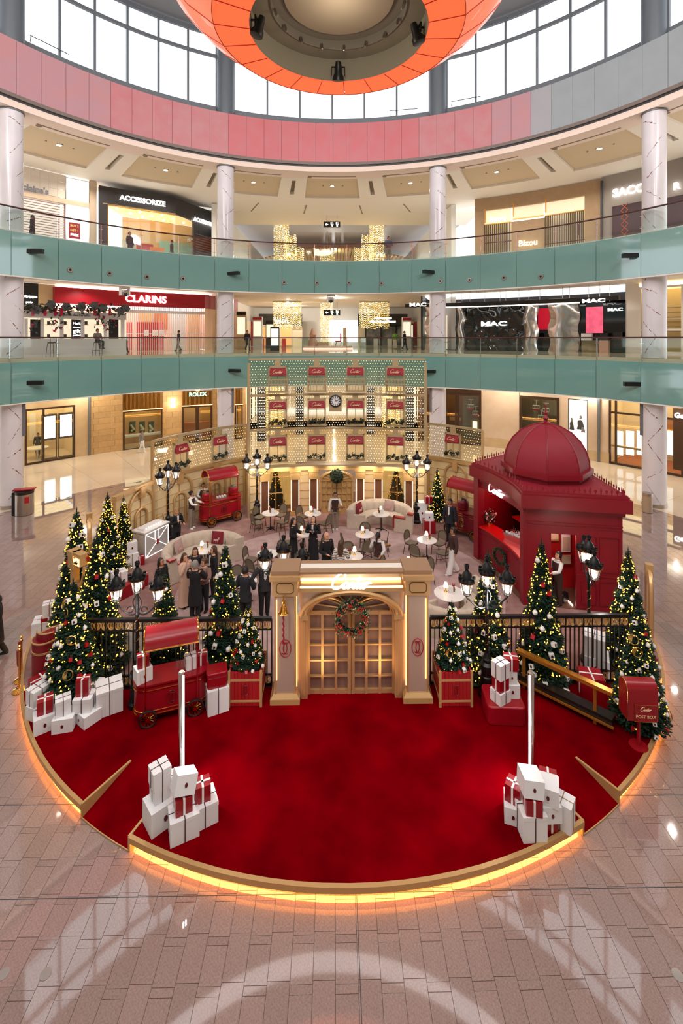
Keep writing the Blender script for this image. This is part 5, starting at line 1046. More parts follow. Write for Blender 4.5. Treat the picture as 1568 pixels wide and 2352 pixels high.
# edge-on gold arches and pylon at the stage sides
for px, py, z, rz, lab in ((1490, 1445, 2.0, R(62), 'slim gold arch frame standing edge-on behind the right-hand trees'), (205, 1310, 2.2, R(-62), 'slim gold arch frame standing edge-on behind the left-hand trees')):
    p = G(px, py); q = thing('gold_arch_frame', lab, 'arch', p, rz); h = z-.25; b = MB(); P = [(-.45, 0, 0)]+[(-.45*cos(pi*i/12), 0, h-.45+.45*sin(pi*i/12)) for i in range(13)]+[(.45, 0, 0)]
    b.tube(P, .07, 6); ob('frame', b, GOLD, q); b = MB(); b.tube([(x*.6, 0, zz*.82) for x, y, zz in P], .05, 6); ob('inner_frame', b, GOLD, q); b = MB(); b.box((0, 0, h+.02), (.2, .2, .34)); ob('keystone', b, GOLDP, q); b = MB(); b.box((0, .02, h*.45), (.8, .03, h*.85)); ob('panel', b, CREAMG, q)
p = G(172, 1530); q = thing('gold_pylon', 'gold sign pylon with lit slanted lettering rising between the left trees', 'sign', p, R(-35)); q.scale = (.62, .62, 1); 
b = MB(); b.box((0, 0, 1.35), (.26, .26, 2.7)); ob('pier', b, GOLD, q, smooth=0); b = MB(); b.box((0, 0, 2.78), (.4, .4, .3)); b.box((0, 0, 3.0), (.46, .46, .14)); ob('capital', b, GOLDP, q, smooth=0)
b = MB(); b.box((.42, 0, 2.92), (.64, .34, .3)); ob('lintel_stub', b, GOLDP, q, smooth=0); b = MB(); b.box((.42, -.18, 2.87), (.54, .02, .18)); ob('light_panel', b, WARM, q); script('lettering', .42, 1.2, BROWN, q, up(0, .42, -.2, 2.88)); b = MB(); b.tube([(.15+.6*sin(pi/2*i/6), 0, 2.1+.6*(1-cos(pi/2*i/6))+.05) for i in range(7)], .06, 5); ob('arch_start', b, GOLD, q)
# ------------------------------------------------------------------ red kiosk
KR = mat('kiosk_red', '8a0a1f', .42, noise=(2, '7d081b', .3)); KI = mat('kiosk_inside', 'b00a14', .5); KD2 = mat('kiosk_roof', '8a1026', .6)
kk = thing('red_kiosk', 'dark red kiosk with ribbed dome, curved counter and glowing white sign', 'kiosk')
cv = [G(*q, z=.25) for q in ((1093, 1279), (1120, 1295), (1146, 1316), (1170, 1338), (1190, 1360), (1207, 1389))]
cvs = [Vector((p.x, p.y, 0)) for p in cr(cv, 3)]; FRc = cvs[-1]; RC1 = Vector((9.05, 14.62, 0)); RC2 = Vector((9.25, 17.4, 0)); BK = Vector((8.45, 20.7, 0)); BL_ = cvs[0]
def wall3(b, P, z0, z1, t): 
    n = len(P); vs = []
    for i, p in enumerate(P):
        d = (P[min(i+1, n-1)]-P[max(i-1, 0)]).normalized(); nn = Vector((-d.y, d.x, 0))*t; vs += [(p.x, p.y, z0), (p.x+nn.x, p.y+nn.y, z0), (p.x+nn.x, p.y+nn.y, z1), (p.x, p.y, z1)]
    fs = [(0, 1, 2, 3), (4*n-1, 4*n-2, 4*n-3, 4*n-4)]
    for i in range(n-1):
        for k in range(4): fs.append((4*i+k, 4*i+4+k, 4*i+4+(k+1) % 4, 4*i+(k+1) % 4))
    return b.add(vs, fs)
b = MB(); wall3(b, cvs, .25, 1.5, .12); ob('counter_front', b, KR, kk)
b = MB(); wall3(b, [p+Vector((-.06, -.02, 0)) for p in cvs[1:-1]], 1.5, 1.56, .6); ob('counter_top', b, mat('counter_red', 'd40d12', .35), kk)
b = MB(); wall3(b, cvs, 3.05, 3.5, .15); ob('counter_header', b, KR, kk)
for i in range(0, len(cvs)-3, 3):
    P = cvs[i:i+4]; b = MB(); d = (P[-1]-P[0]); P2 = [P[0]+d*.12, P[0]+d*.88]
    for z in (.5, 1.3): wall3(b, [p+Vector((-.02, -.01, 0)) for p in P2], z, z+.025, .03)
    ob('panel_moulding', b, KR, kk)
ob('corner_pier', MB().box((cvs[0].x+.1, cvs[0].y-.05, 1.8), (.3, .3, 3.3), .3), KR, kk, smooth=0); ob('corner_pier', MB().box((FRc.x+.02, FRc.y+.12, 1.8), (.22, .26, 3.3)), KR, kk, smooth=0)
dx0, dx1 = 6.98, 7.72; dr = lambda x: FRc.y+(RC1.y-FRc.y)*(x-FRc.x)/(RC1.x-FRc.x)
b = MB()
for x0, x1, z0, z1 in ((FRc.x, dx0, .25, 3.5), (dx1, RC1.x, .25, 3.5), (dx0, dx1, 2.62, 3.5)): wall3(b, [Vector((x0, dr(x0), 0)), Vector((x1, dr(x1), 0))], z0, z1, .12)
ob('front_wall', b, KR, kk, smooth=0)
b = MB(); wall3(b, [RC1, RC2, BK, BL_], .25, 3.5, .12); ob('rear_wall', b, KR, kk, smooth=0)
b = MB()
for z in (2.85, 2.95, 1.35): wall3(b, [Vector((x, dr(x)-.03, 0)) for x in ((FRc.x, RC1.x) if z > 2 else (dx1, RC1.x))], z, z+.035, .04)
for x0, x1 in ((dx1+.15, 8.3), (8.4, 8.95)):
    for z0, z1 in ((.45, 1.2), (1.5, 2.6)): q = [(x0, z0), (x1, z0), (x1, z1), (x0, z1)]; b.tube([(x, dr(x)-.02, z) for x, z in q], .018, 4, True)
ob('wall_moulding', b, KR, kk, smooth=0)
PLY = [(p.x, p.y) for p in cvs+[RC1, RC2, BK]]
def grow(P, d):
    cx = sum(p[0] for p in P)/len(P); cy = sum(p[1] for p in P)/len(P); out = []
    for i, p in enumerate(P):
        a = Vector(P[i-1]); c = Vector(P[(i+1) % len(P)]); q = Vector(p); e1 = (q-a).normalized(); e2 = (c-q).normalized(); n = Vector((e1.y+e2.y, -e1.x-e2.x)); n = n.normalized() if n.length > 1e-6 else Vector((e1.y, -e1.x)); k = d/max(.5, sqrt(max(.05, (1+e1.dot(e2))/2))); out.append((p[0]+n.x*k, p[1]+n.y*k))
    return out
for z0, z1, d, nm, m in ((3.3, 3.45, .06, 'cornice', KR), (3.45, 3.86, .2, 'cornice', KR), (3.86, 3.95, .14, 'cornice', KR), (3.95, 3.98, .1, 'roof', KD2)):
    P = grow(PLY, d); me = bpy.data.meshes.new(nm); bm = bmesh.new(); f = bm.faces.new([bm.verts.new((x, y, z0)) for x, y in P]); r_ = bmesh.ops.extrude_face_region(bm, geom=[f]); bmesh.ops.translate(bm, vec=(0, 0, z1-z0), verts=[v for v in r_['geom'] if isinstance(v, bmesh.types.BMVert)]); bmesh.ops.triangulate(bm, faces=[q for q in bm.faces if len(q.verts) > 4]); bmesh.ops.recalc_face_normals(bm, faces=bm.faces); bm.to_mesh(me); bm.free(); ob(nm, me, m, kk)
fin = MB(); fin.prism([(-.016, -.008), (.016, -.008), (.016, .008), (-.016, .008)], 0, .08); fin.prism([(-.035, -.008), (.035, -.008), (.035, .008), (-.035, .008)], .08, .24, .95); fin = fin.mesh('finial', 0); fin.materials.append(KR)
fn2 = MB(); fn2.at(Matrix.Rotation(pi/2, 4, 'X')); fn2.prism(ell(.045, .05, 10, (0, .1)), -.008, .008); fn2.box((0, .03, 0), (.02, .06, .016)); fn2 = fn2.mesh('finial', 0); fn2.materials.append(KR)
EG = grow(PLY, .06); cnt = 0
for i in range(len(EG)):
    p, q = Vector(EG[i]), Vector(EG[(i+1) % len(EG)]); L = (q-p).length; n = max(1, int(L/.155)); ra = atan2(q.y-p.y, q.x-p.x)
    for k in range(n): c = p+(q-p)*(k+.5)/n; ob('finial', fin if (cnt+k) % 2 else fn2, None, kk, (c.x, c.y, 3.97), (0, 0, ra))
    cnt += n
DC = Vector((7.68, 16.95, 0)); dp = [(1.42, 4.32), (1.41, 4.55), (1.31, 4.9), (1.12, 5.24), (.84, 5.53), (.47, 5.73), (.12, 5.83)]
b = MB(); b.lathe([(1.42, 3.98), (1.42, 4.15), (1.55, 4.15), (1.55, 4.33), (1.42, 4.33)], 8, DC, R(22.5), R(382.5)); ob('dome_drum', b, KR, kk, smooth=0)
for k in range(8):
    a0 = R(22.5+45*k); b = MB(); rows = []
    for r, z in dp: rows.append([(DC.x+r*(cos(a0)+(cos(a0+R(45))-cos(a0))*i/4), DC.y+r*(sin(a0)+(sin(a0+R(45))-sin(a0))*i/4), z) for i in range(5)])
    b.sheet(rows); ob('dome_panel', b, KD2, kk, smooth=50); b = MB(); b.tube([(DC.x+(r+.005)*cos(a0), DC.y+(r+.005)*sin(a0), z) for r, z in dp], .025, 5); ob('dome_rib', b, KR, kk)
b = MB(); b.lathe([(.2, 5.86), (.2, 5.9), (.07, 5.94), (.06, 6.0), (.11, 6.07), (.05, 6.15), (.04, 6.2), (.07, 6.24), (.03, 6.28), (.02, 6.5), (.045, 6.53), (.0, 6.6)], 12, DC); ob('dome_finial', b, KR, kk, (0, 0, -.06))
sp = cvs[5]; sa = atan2(cvs[8].y-cvs[3].y, cvs[8].x-cvs[3].x); script('lettering', 1.05, .95, mat('sign_soft', 'ffffff', .5, emit=2), kk, T(cvs[6].x-.12, cvs[6].y-.05, 3.32, sa) @ Matrix.Rotation(pi/2, 4, 'X'))
# kiosk interior
b = MB(); b.prism([(p.x, p.y) for p in (cvs[0], FRc, RC1, RC2, BK)], .25, .27); ob('kiosk_floor', b, mat('kiosk_floor', '6b4a38', .6), kk, smooth=0)
bw0, bw1 = cvs[0]+Vector((2.0, .6, 0)), FRc+Vector((1.9, 1.5, 0)); b = MB(); wall3(b, [bw0, bw1], .27, 3.3, .06); ob('shelf_wall', b, KI, kk, smooth=0)
for z in (1.6, 2.1, 2.6): b = MB(); wall3(b, [bw0+Vector((-.35, 0, 0)), bw1+Vector((-.35, 0, 0))], z, z+.04, .35); ob('shelf', b, KI, kk, smooth=0); b = MB(); wall3(b, [bw0+Vector((-.33, 0, 0)), bw1+Vector((-.33, 0, 0))], z-.015, z, .02); ob('shelf_light', b, mat('red_led', 'ff3020', .5, emit=3), kk)
DRW = FRc+Vector((1.5, 1.0, 0)); b = MB(); wall3(b, [DRW+Vector((-.9, .1, 0)), DRW+Vector((1.1, -.1, 0))], .27, 2.7, .05); ob('inner_wall', b, KI, kk, smooth=0)
for k, (x, z, w_, h) in enumerate(((-.55, 2.2, .3, .5), (-.15, 2.15, .34, .45), (.25, 1.85, .3, .6), (.25, 1.3, .4, .4), (-.5, 1.5, .3, .6))):
    o = thing('framed_print', 'small framed print inside the kiosk doorway, %s' % ('top left', 'top middle', 'right', 'lower right', 'left')[k], 'picture', (DRW.x+x, DRW.y-.1, z)); b = MB(); b.box((0, 0, 0), (w_, .05, h)); ob('picture_frame', b, (WBOX, OVG, WBOX, RED, WBOX)[k], o); b = MB(); b.box((0, -.03, 0), (w_*.75, .02, h*.75)); ob('print', b, mat('print_beige', 'cdbda2'), o)
b = MB(); b.b2((dx1-.06, dr(dx1)+.15, .27), (dx1-.03, dr(dx1)+1.4, .31)); ob('floor_light', b, mat('door_led', 'ffd6c0', .5, emit=5), kk)
lamp('kiosk_light', 'POINT', (cvs[6].x+.9, cvs[6].y+.7, 2.9), 38, (1, .45, .35), .15); lamp('kiosk_light', 'POINT', (7.35, 15.4, 2.5), 22, (1, .55, .45), .12)
# ================================================================== TREES
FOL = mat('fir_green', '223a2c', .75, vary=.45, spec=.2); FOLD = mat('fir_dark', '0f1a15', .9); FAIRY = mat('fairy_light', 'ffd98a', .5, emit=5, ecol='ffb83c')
OWH = mat('bauble_white', 'e6e4e0', .4); ORD = mat('ornament_red', 'b01820', .35); OGD = mat('ornament_gold', 'c9a45c', .25, .9); OBK = mat('seal_dark', '2a1216', .5)
def trad(z): return .5*((1-z)**.92)*(.90+.10*sin(z*46))+.012      # unit tree: radius .5 at the foot, height 1
def tree_mesh(seed, n):
    random.seed(seed); b = MB()
    for k in range(n):
        z = 1-(random.random())**.62; a = random.random()*2*pi; r = trad(z)*random.uniform(.62, 1.06)
        p = Vector((r*cos(a), r*sin(a), z*.97+.02)); o = Vector((cos(a), sin(a), 0)); t = Vector((-sin(a), cos(a), 0))
        L = random.uniform(.05, .095)*(1.1-.5*z); d = (o*random.uniform(.5, 1)+t*random.uniform(-.9, .9)+Vector((0, 0, random.uniform(-.32, .25)*.3))).normalized(); q = (d.cross(Vector((0, 0, 1))).normalized()*random.uniform(.3, 1)+Vector((0, 0, random.uniform(-.12, .12)))).normalized()*L*.24
        d = d*L; b.add([p, p+d*.5+q, p+d, p+d*.5-q], [(0, 1, 2, 3)])
    for k in range(14):
        a = random.random()*6.28; b.add([(0, 0, .96), (.012*cos(a), .012*sin(a), 1.0), (.02*cos(a+.4), .02*sin(a+.4), 1.02+.03*random.random()), (.008*cos(a+1), .008*sin(a+1), .98)], [(0, 1, 2, 3)])
    return b.mesh('foliage', 0)
TRM = [tree_mesh(s, 15000) for s in (1, 2)]
for m in TRM: m.materials.append(FOL)
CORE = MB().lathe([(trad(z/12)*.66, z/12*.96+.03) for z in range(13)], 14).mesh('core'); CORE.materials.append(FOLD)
TRK = MB().lathe([(.04, -.02), (.035, .2)], 8).mesh('trunk'); TRK.materials.append(BROWN)
def fairy(seed, n, lo, s):
    random.seed(seed); b = MB()
    for k in range(n):
        z = random.uniform(lo, .97)**1.0; z = 1-(1-z)**.8; a = random.random()*2*pi; r = trad(z)*1.12+.008; q = (random.uniform(.7, 1.25))*s; c = (r*cos(a), r*sin(a), z); zz = q*.42
        b.add([(c[0]+q, c[1], c[2]), (c[0], c[1]+q, c[2]), (c[0]-q, c[1], c[2]), (c[0], c[1]-q, c[2]), (c[0], c[1], c[2]+zz), (c[0], c[1], c[2]-zz)], [(0, 1, 4), (1, 2, 4), (2, 3, 4), (3, 0, 4), (1, 0, 5), (2, 1, 5), (3, 2, 5), (0, 3, 5)])
    m = b.mesh('fairy_lights', 0); m.materials.append(FAIRY); return m
def two(b1, m1, b2, m2, name, sm=35):
    n = len(b1.f); b1.add(b2.v, b2.f) if b1.M is None else None; me = b1.mesh(name, sm); me.materials.append(m1); me.materials.append(m2)
    return me, n
def ornament_meshes():
    b = MB(); b.ball((0, 0, -.045), .045, 10, 7); b.lathe([(.012, -.003), (.012, .012)], 6); me = b.mesh('bauble'); me.materials.append(OWH); r = {'white_bauble': me}
    b = MB(); b.box((0, 0, -.04), (.075, .075, .075)); c = MB(); c.at(T(0, -.039, -.04) @ Matrix.Rotation(pi/2, 4, 'X')); c.prism(ell(.019, .024, 10), -.002, .002); n = len(b.f); b.add(c.v, c.f); me = b.mesh('mini', 0); me.materials.append(OWH); me.materials.append(OBK)
    for p in me.polygons[n:]: p.material_index = 1
    r['white_box_ornament'] = me
    b = MB(); b.box((0, 0, -.035), (.06, .06, .065)); c = MB(); c.box((0, 0, -.035), (.064, .014, .068)); n = len(b.f); b.add(c.v, c.f); b.rod((0, 0, 0), (0, 0, .05), .006, 4); me = b.mesh('mini', 0); me.materials.append(ORD); me.materials.append(mat('ornament_deep_red', '7d0d16', .4))
    for p in me.polygons[n:]: p.material_index = 1
    r['red_box_ornament'] = me
    b = MB(); b.tube([(.075*cos(q), 0, -.075+.075*sin(q)) for q in [i*pi/9 for i in range(18)]], .009, 5, True); b.sheet([[(.07*cos(pi/2+pi*i/8), .0, -.075+.07*sin(pi/2+pi*i/8)) for i in range(9)], [(0.02*cos(pi/2+pi*i/8), .012, -.075+.07*sin(pi/2+pi*i/8)) for i in range(9)]]); me = b.mesh('hoop'); me.materials.append(OGD); r['gold_hoop_ornament'] = me
    return r
ORN = ornament_meshes(); ORNL = {'white_bauble': 'round white bauble hanging on the %s', 'white_box_ornament': 'tiny white box ornament with dark dot on the %s', 'red_box_ornament': 'tiny red box ornament on the %s', 'gold_hoop_ornament': 'gold hoop ornament hanging on the %s'}
def tree(label, short, bx, by, peak, wpx, counts, nl=210, seed=1, zb=.25, dy=0, variant=0, ls=1.0, cat='christmas tree', loc=None):
    p = loc.copy() if loc is not None else G(bx, by, zb); p.y += dy; h = zat(peak, p)-zb; t = (p-CAM).dot(FW); w = wpx/FPX*t*.86
    r = thing('christmas_tree', label, cat, p, random.random()*0, None); r.scale = (w, w, h); r.rotation_euler.z = seed*1.3
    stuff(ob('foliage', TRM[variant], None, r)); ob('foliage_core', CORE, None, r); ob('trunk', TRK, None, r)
    stuff(ob('fairy_lights', fairy(seed+50, int(nl*1.6), .04, .0135*ls), None, r))
    random.seed(seed*7+1); sz = max(.9, min(1.5, h/2.6))
    used = []
    for kind, n in counts.items():
        for k in range(n):
            for tr in range(30):
                z = 1-random.uniform(.03, .97)**.75; z = max(.04, min(.93, z)); a = -pi/2+random.uniform(-1.5, 1.5)
                q = (a*trad(z)*w*2, z*h)
                if all((q[0]-u[0])**2+(q[1]-u[1])**2 > (.2*sz)**2 for u in used): break
            used.append(q); rr = trad(z)*1.16+.01
            o = bpy.data.objects.new(kind, ORN[kind]); COL.objects.link(o); o.location = (p.x+w*rr*cos(a), p.y+w*rr*sin(a), p.z+h*z+.03); o.rotation_euler = (random.uniform(-.35, .1), random.uniform(-.3, .3), a+pi/2+random.uniform(-.4, .4)); s_ = sz*random.uniform(.9, 1.15)*(1.0 if kind != 'gold_hoop_ornament' else 1.2); o.scale = (s_,)*3
            tag(o, ORNL[kind] % short, 'ornament', kind.replace('_', ' ')+'s on the '+short)
    return r
def cn(a, b, c, d=0): return {k: v for k, v in (('white_bauble', a), ('white_box_ornament', b), ('red_box_ornament', c), ('gold_hoop_ornament', d)) if v}
tree('tall lit christmas tree at the far left behind the gold pylon', 'far left tree behind the pylon', 176, 1475, 1171, 135, cn(7, 6, 4, 0), 330, 1)
tree('lit christmas tree behind the left fence next to the gold pylon', 'tree behind the left fence end', 222, 1535, 1228, 150, cn(8, 8, 4, 0), 300, 2, variant=1)
tree('big lit christmas tree with white gift boxes at its foot, front left', 'front left tree above the gift pile', 168, 1602, 1335, 150, cn(14, 14, 10, 5), 190, 3)
tree('lit christmas tree beside the white glowing chest, taller one', 'taller tree beside the glowing chest', 247, 1318, 1136, 92, cn(9, 5, 3, 0), 360, 4, variant=1)
tree('lit christmas tree beside the white glowing chest, slimmer one behind', 'slimmer tree beside the glowing chest', 284, 1300, 1141, 66, cn(8, 2, 5, 0), 260, 5)
tree('small lit christmas tree behind the fence near the front left lamp post', 'small tree behind the left lamp post', 378, 1545, 1316, 118, cn(4, 4, 3, 0), 150, 6)
tree('lit christmas tree behind the fence by the embracing couple', 'tree by the embracing couple', 517, 1555, 1251, 132, cn(8, 8, 7, 0), 200, 7, variant=1)
tree('lit christmas tree between the portal lamp post and the dark red counter', 'tree behind the right lamp post', 1120, 1550, 1268, 128, cn(8, 8, 5, 0), 230, 10)
tree('lit christmas tree in front of the red kiosk doorway', 'tree before the kiosk doorway', 1243, 1555, 1243, 130, cn(9, 10, 5, 0), 240, 11, variant=1)
tree('lit christmas tree at the right end of the iron fence, rear one', 'rear right tree at the fence end', 1442, 1520, 1262, 120, cn(9, 7, 6, 0), 300, 12)
tree('lit christmas tree behind the red post box', 'tree behind the post box', 1466, 1652, 1392, 132, cn(9, 9, 7, 4), 180, 13, variant=1)
tree('small lit christmas tree beside the back right lamp post', 'tree beside the back right lamp', 1004, 1192, 1078, 54, cn(8, 3, 1, 0), 200, 14, ls=1.1)
tree('lit christmas tree behind frosted window left of the arched door', 'left window tree', 637, 1158, 1072, 50, {}, 40, 15, dy=-.75, ls=1.7)
tree('lit christmas tree behind frosted window right of the arched door', 'right window tree', 905, 1158, 1072, 52, {}, 46, 16, dy=-.75, ls=1.7)
PLK = mat('planter_red', 'a00a12', .5, vary=.06)
for px, who, sd in ((563, 'left', 8), (1046, 'right', 9)):
    p = G(px, 1622); p.y += .35; q = thing('red_planter', 'square red planter with gold frame and tree, %s of the golden portal' % who, 'planter', p); W = .36
    for k in range(8):
        x = -W+.02+(2*W-.04)*(k+.5)/8
        for y in (-W, W): b = MB(); b.box((x, y, .42), ((2*W-.04)/8-.006, .03, .8)); ob('plank', b, PLK, q, smooth=0)
        for y in (-W, W): b = MB(); b.box((y, x, .42), (.03, (2*W-.04)/8-.006, .8)); ob('plank', b, PLK, q, smooth=0)
    b = MB(); b.box((0, 0, .76), (2*W-.03, 2*W-.03, .03)); ob('soil_board', b, FOLD, q)
    for z in (.14, .63, .82): b = MB(); [b.box((0, s*(W+.012), z), (2*W+.06, .03, .045)) for s in (-1, 1)]; [b.box((s*(W+.012), 0, z), (.03, 2*W+.06, .045)) for s in (-1, 1)]; ob('gold_band', b, GOLDP, q, smooth=0) if z != .82 else None
    for sx in (-1, 1):
        for sy in (-1, 1): b = MB(); b.box((sx*(W+.01), sy*(W+.01), .42), (.055, .055, .84)); ob('corner_post', b, GOLDP, q, smooth=0)
    b = MB(); emblem(b.at(T(0, -W-.03, .4)), .26, .34, .012, False); ob('oval_emblem', b, mat('emblem_red', '7d0d14', .4), q)
    tree('small lit christmas tree in the %s red planter beside the portal' % who, 'tree in the %s planter' % who, px, 1622-40, 1392 if px < 800 else 1385, 82, cn(8, 8, 8, 2), 150, sd, zb=1.02, loc=p+Vector((0, 0, .8)))
# topiary and wreaths
random.seed(11)
p = pol(pf(773), FR-.55, .25, FC); t = thing('topiary', 'round leafy topiary on a thin stem before the arched door', 'plant', p); b = MB(); leaf_clump(b, Vector((0, 0, 1.95)), .36, 1500, ls=.2); stuff(ob('leaf_ball', b, mat('topiary_green', '33402a', .7, vary=.4), t)); b = MB(); b.ball((0, 0, 1.95), .24); ob('leaf_core', b, FOLD, t); b = MB(); b.rod((0, 0, .2), (0, 0, 1.8), .03); ob('stem', b, BROWN, t); b = MB(); b.lathe([(.16, 0), (.2, .3), (.17, .3)], 12); ob('pot', b, GOLDP, t)
def wreath(label, loc, rz, R0, r0, red, n):
    w = thing('wreath', label, 'wreath', loc, rz); b = MB(); c = MB(); d = MB()
    for k in range(n):
        a = 2*pi*k/n+random.uniform(-.05, .05); p = Vector((R0*cos(a), -.04, R0*sin(a)))+Vector((random.gauss(0, 1)*r0*.5, random.uniform(-1, .2)*r0*.7, random.gauss(0, 1)*r0*.5)); m = b if k % 5 or not red else (c if k % 10 else d)
        if m is b: leaf_clump(m, p, r0*.55, 2)
        elif m is c: m.ball(p+Vector((0, -.05, 0)), .018, 5, 4)
        else: leaf_clump(m, p+Vector((0, -.06, 0)), r0*.4, 2)
    stuff(ob('leaves', b, mat('wreath_green', '3c5a38', .7, vary=.4), w))
    if red:
        for k in range(110): q = (k//16)*.9+random.gauss(0, .12); c.ball((R0*cos(q)+random.gauss(0, .03), -.1-random.random()*.04, R0*sin(q)+random.gauss(0, .03)), .02, 5, 4)
        stuff(ob('berries', c, mat('berry_red', 'b8281c', .4), w)); stuff(ob('cream_buds', d, mat('bud_cream', 'd8cfa0', .6), w))
    b = MB(); b.tube([(R0*cos(i*pi/12), -.01, R0*sin(i*pi/12)) for i in range(24)], r0*.5, 6, True); ob('ring', b, FOLD, w)
wreath('large green wreath with red berries on the golden portal doors', (.415, 11.26, 2.22), 0, .33, .12, True, 620)
p = G(1157, 1318); wreath('plain green wreath on the curved kiosk counter', (6.03, 17.0, .98), R(-62), .26, .09, False, 260)
# ================================================================== STREET LAMPS
LG = glass('lantern_glass', 'f6f7f7', .08)
def street_lamp(loc, rz, label):
    L = thing('street_lamp', label, 'street lamp', loc, rz)
    b = MB(); b.lathe([(.21, 0), (.21, .1), (.17, .14), (.15, .5), (.13, .52), (.14, .62), (.17, .7), (.16, .78), (.1, .84), (.12, .92), (.07, .98), (.055, 1.05)], 14); ob('base', b, IRON, L)
    b = MB(); b.lathe([(.045, 1.0), (.04, 2.1), (.06, 2.14), (.04, 2.2), (.035, 2.6)], 10); ob('pole', b, IRON, L)
    b = MB(); b.tube([(.047*cos(k*.55), .047*sin(k*.55), 1.1+k*.021) for k in range(46)], .009, 4); ob('gold_spiral', b, BRASS, L)
    for s in (-1, 1):
        b = MB(); b.tube(cr([(0, 0, 2.15), (s*.16, 0, 2.12), (s*.3, 0, 2.2), (s*.42, 0, 2.32), (s*.49, 0, 2.38), (s*.49, 0, 2.5)], 3), .02, 5); b.tube([(s*(.17+.07*cos(q)), 0, 2.24+.07*sin(q)) for q in [k*pi/6 for k in range(11)]], .014, 5); b.tube(cr([(s*.03, 0, 2.2), (s*.1, 0, 2.42), (s*.02, 0, 2.58)], 4), .013, 5); b.rod((s*.49, 0, 2.3), (s*.49, 0, 2.24), .015, 5, .005); ob('scroll_arm', b, IRON, L)
    for x, z in ((0, 2.62), (-.49, 2.42), (.49, 2.42)):
        q = ob('lantern', MB().lathe([(.05, 0), (.09, .03), (.1, .05)], 8, (x, 0, z)), IRON, L)
        b = MB(); b.lathe([(.1, .05), (.165, .36)], 6, (x, 0, z), caps=False); ob('lantern_glass', b, LG, q, smooth=0)
        b = MB()
        for k in range(6): a = k*pi/3; b.rod((x+.1*cos(a), .1*sin(a), z+.05), (x+.165*cos(a), .165*sin(a), z+.36), .009, 4)
        ob('lantern_bars', b, CHROME, q); b = MB(); b.lathe([(.04, .07), (.05, .1), (.05, .3), (.03, .33)], 10, (x, 0, z)); ob('bulb', b, LAMPW, q)
        b = MB(); b.lathe([(.19, .36), (.19, .4), (.15, .42), (.1, .55), (.05, .6), (.035, .64), (.06, .68), (.05, .72), (.0, .73)], 14, (x, 0, z)); 
        for k in range(8): a = k*pi/4; b.box((x+.18*cos(a), .18*sin(a), z+.43), (.05, .05, .07), a); b.box((x+.045*cos(a), .045*sin(a), z+.73), (.025, .025, .05), a)
        ob('lantern_cap', b, IRON, q); b = MB(); b.tube([(x+.192*cos(i*pi/9), .192*sin(i*pi/9), z+.355) for i in range(18)], .012, 4, True); ob('gold_ring', b, BRASS, q)
    l = bpy.data.lights.new('lantern_light', 'POINT'); l.energy = 26; l.color = (1, .93, .84); l.shadow_soft_size = .06; o = bpy.data.objects.new('lantern_light', l); COL.objects.link(o); o.location = Vector(loc)+Vector((0, 0, 2.3)); o.location += Vector((sin(rz)*.3, -cos(rz)*.3, 0))
for px, py, rz, lab in ((315, 1618, 0, 'front left street lamp between the trees and the red cart'), (1118, 1598, 0, 'front right street lamp beside the right planter'), (590, 1196, 0, 'back left street lamp before the golden screen'), (957, 1200, 0, 'back right street lamp behind the curved sofa'), (386, 1237, R(68), 'street lamp behind the white glowing chest at the left'), (1352, 1520, R(76), 'street lamp before the red kiosk wall'), (651, 1520, 0, 'street lamp whose lanterns rise behind the golden portal')):
    street_lamp(G(px, py), rz, 'black three-lantern '+lab)
# ================================================================== CARTS
def cart(loc, rz, s, label, red, canopy=None):
    c = thing('gift_cart', label, 'cart', loc, rz); c.scale = (s,)*3; canopy = canopy or red
    P = rrect(1.62, .62, .3, 6); b = MB(); b.prism(P, .2, .86); ob('body', b, red, c)
    b = MB(); b.prism([(x*1.03, y*1.05) for x, y in P], .86, .9); ob('top_board', b, red, c)
    for z in (.84, .76, .3, .22): b = MB(); b.tube([(x*1.012, y*1.02, z) for x, y in P], .012, 5, True); ob('gold_rim', b, BRASS, c)
    for x in (-.55, .55):
        for y in (-.26, .26): b = MB(); b.rod((x, y*1.22, .2), (x, y*1.22, 1.75), .018, 6); ob('canopy_post', b, red if y < 0 and x > 0 else BRASS, c)
    b = MB(); n = 12; rows = [[(x, -.36*cos(pi*i/n), 1.68+.32*sin(pi*i/n)) for i in range(n+1)] for x in (-.58, .58)]; rows2 = [[(x, y*.95, z-.015) for x, y, z in r] for r in rows]; b.sheet(rows); b.sheet(rows2); ob('canopy', b, canopy, c)
    for x in (-.58, .58): b = MB(); b.tube([(x, -.36*cos(pi*i/n), 1.68+.32*sin(pi*i/n)) for i in range(n+1)], .02, 5); ob('canopy_hoop', b, BRASS, c)
    b = MB(); b.rod((-.58, -.36, 1.68), (.58, -.36, 1.68), .018, 5); b.rod((-.58, .36, 1.68), (.58, .36, 1.68), .018, 5); ob('canopy_rail', b, BRASS, c)
    for x in (-.5, .5):
        for y in (-.38, .38):
            M = T(x, y, .19, 0, pi/2); b = MB(); b.at(M); b.tube([(.175*cos(i*pi/12), .175*sin(i*pi/12), 0) for i in range(24)], .024, 6, True); w = ob('wheel', b, BLACK, c)
            b = MB(); b.at(M); b.tube([(.145*cos(i*pi/10), .145*sin(i*pi/10), 0) for i in range(20)], .012, 4, True); b.lathe([(.05, -.03), (.05, .03)], 10)
            for k in range(12): b.rod((0, 0, 0), (.145*cos(k*pi/6), .145*sin(k*pi/6), 0), .007, 3)
            ob('wheel_spokes', b, BRASS, w)
    b = MB(); emblem(b.at(T(0, -.325, .53)), .2, .3, .01); ob('oval_emblem', b, mat('emblem_red', '7d0d14') if canopy is red else OGD, c); return c
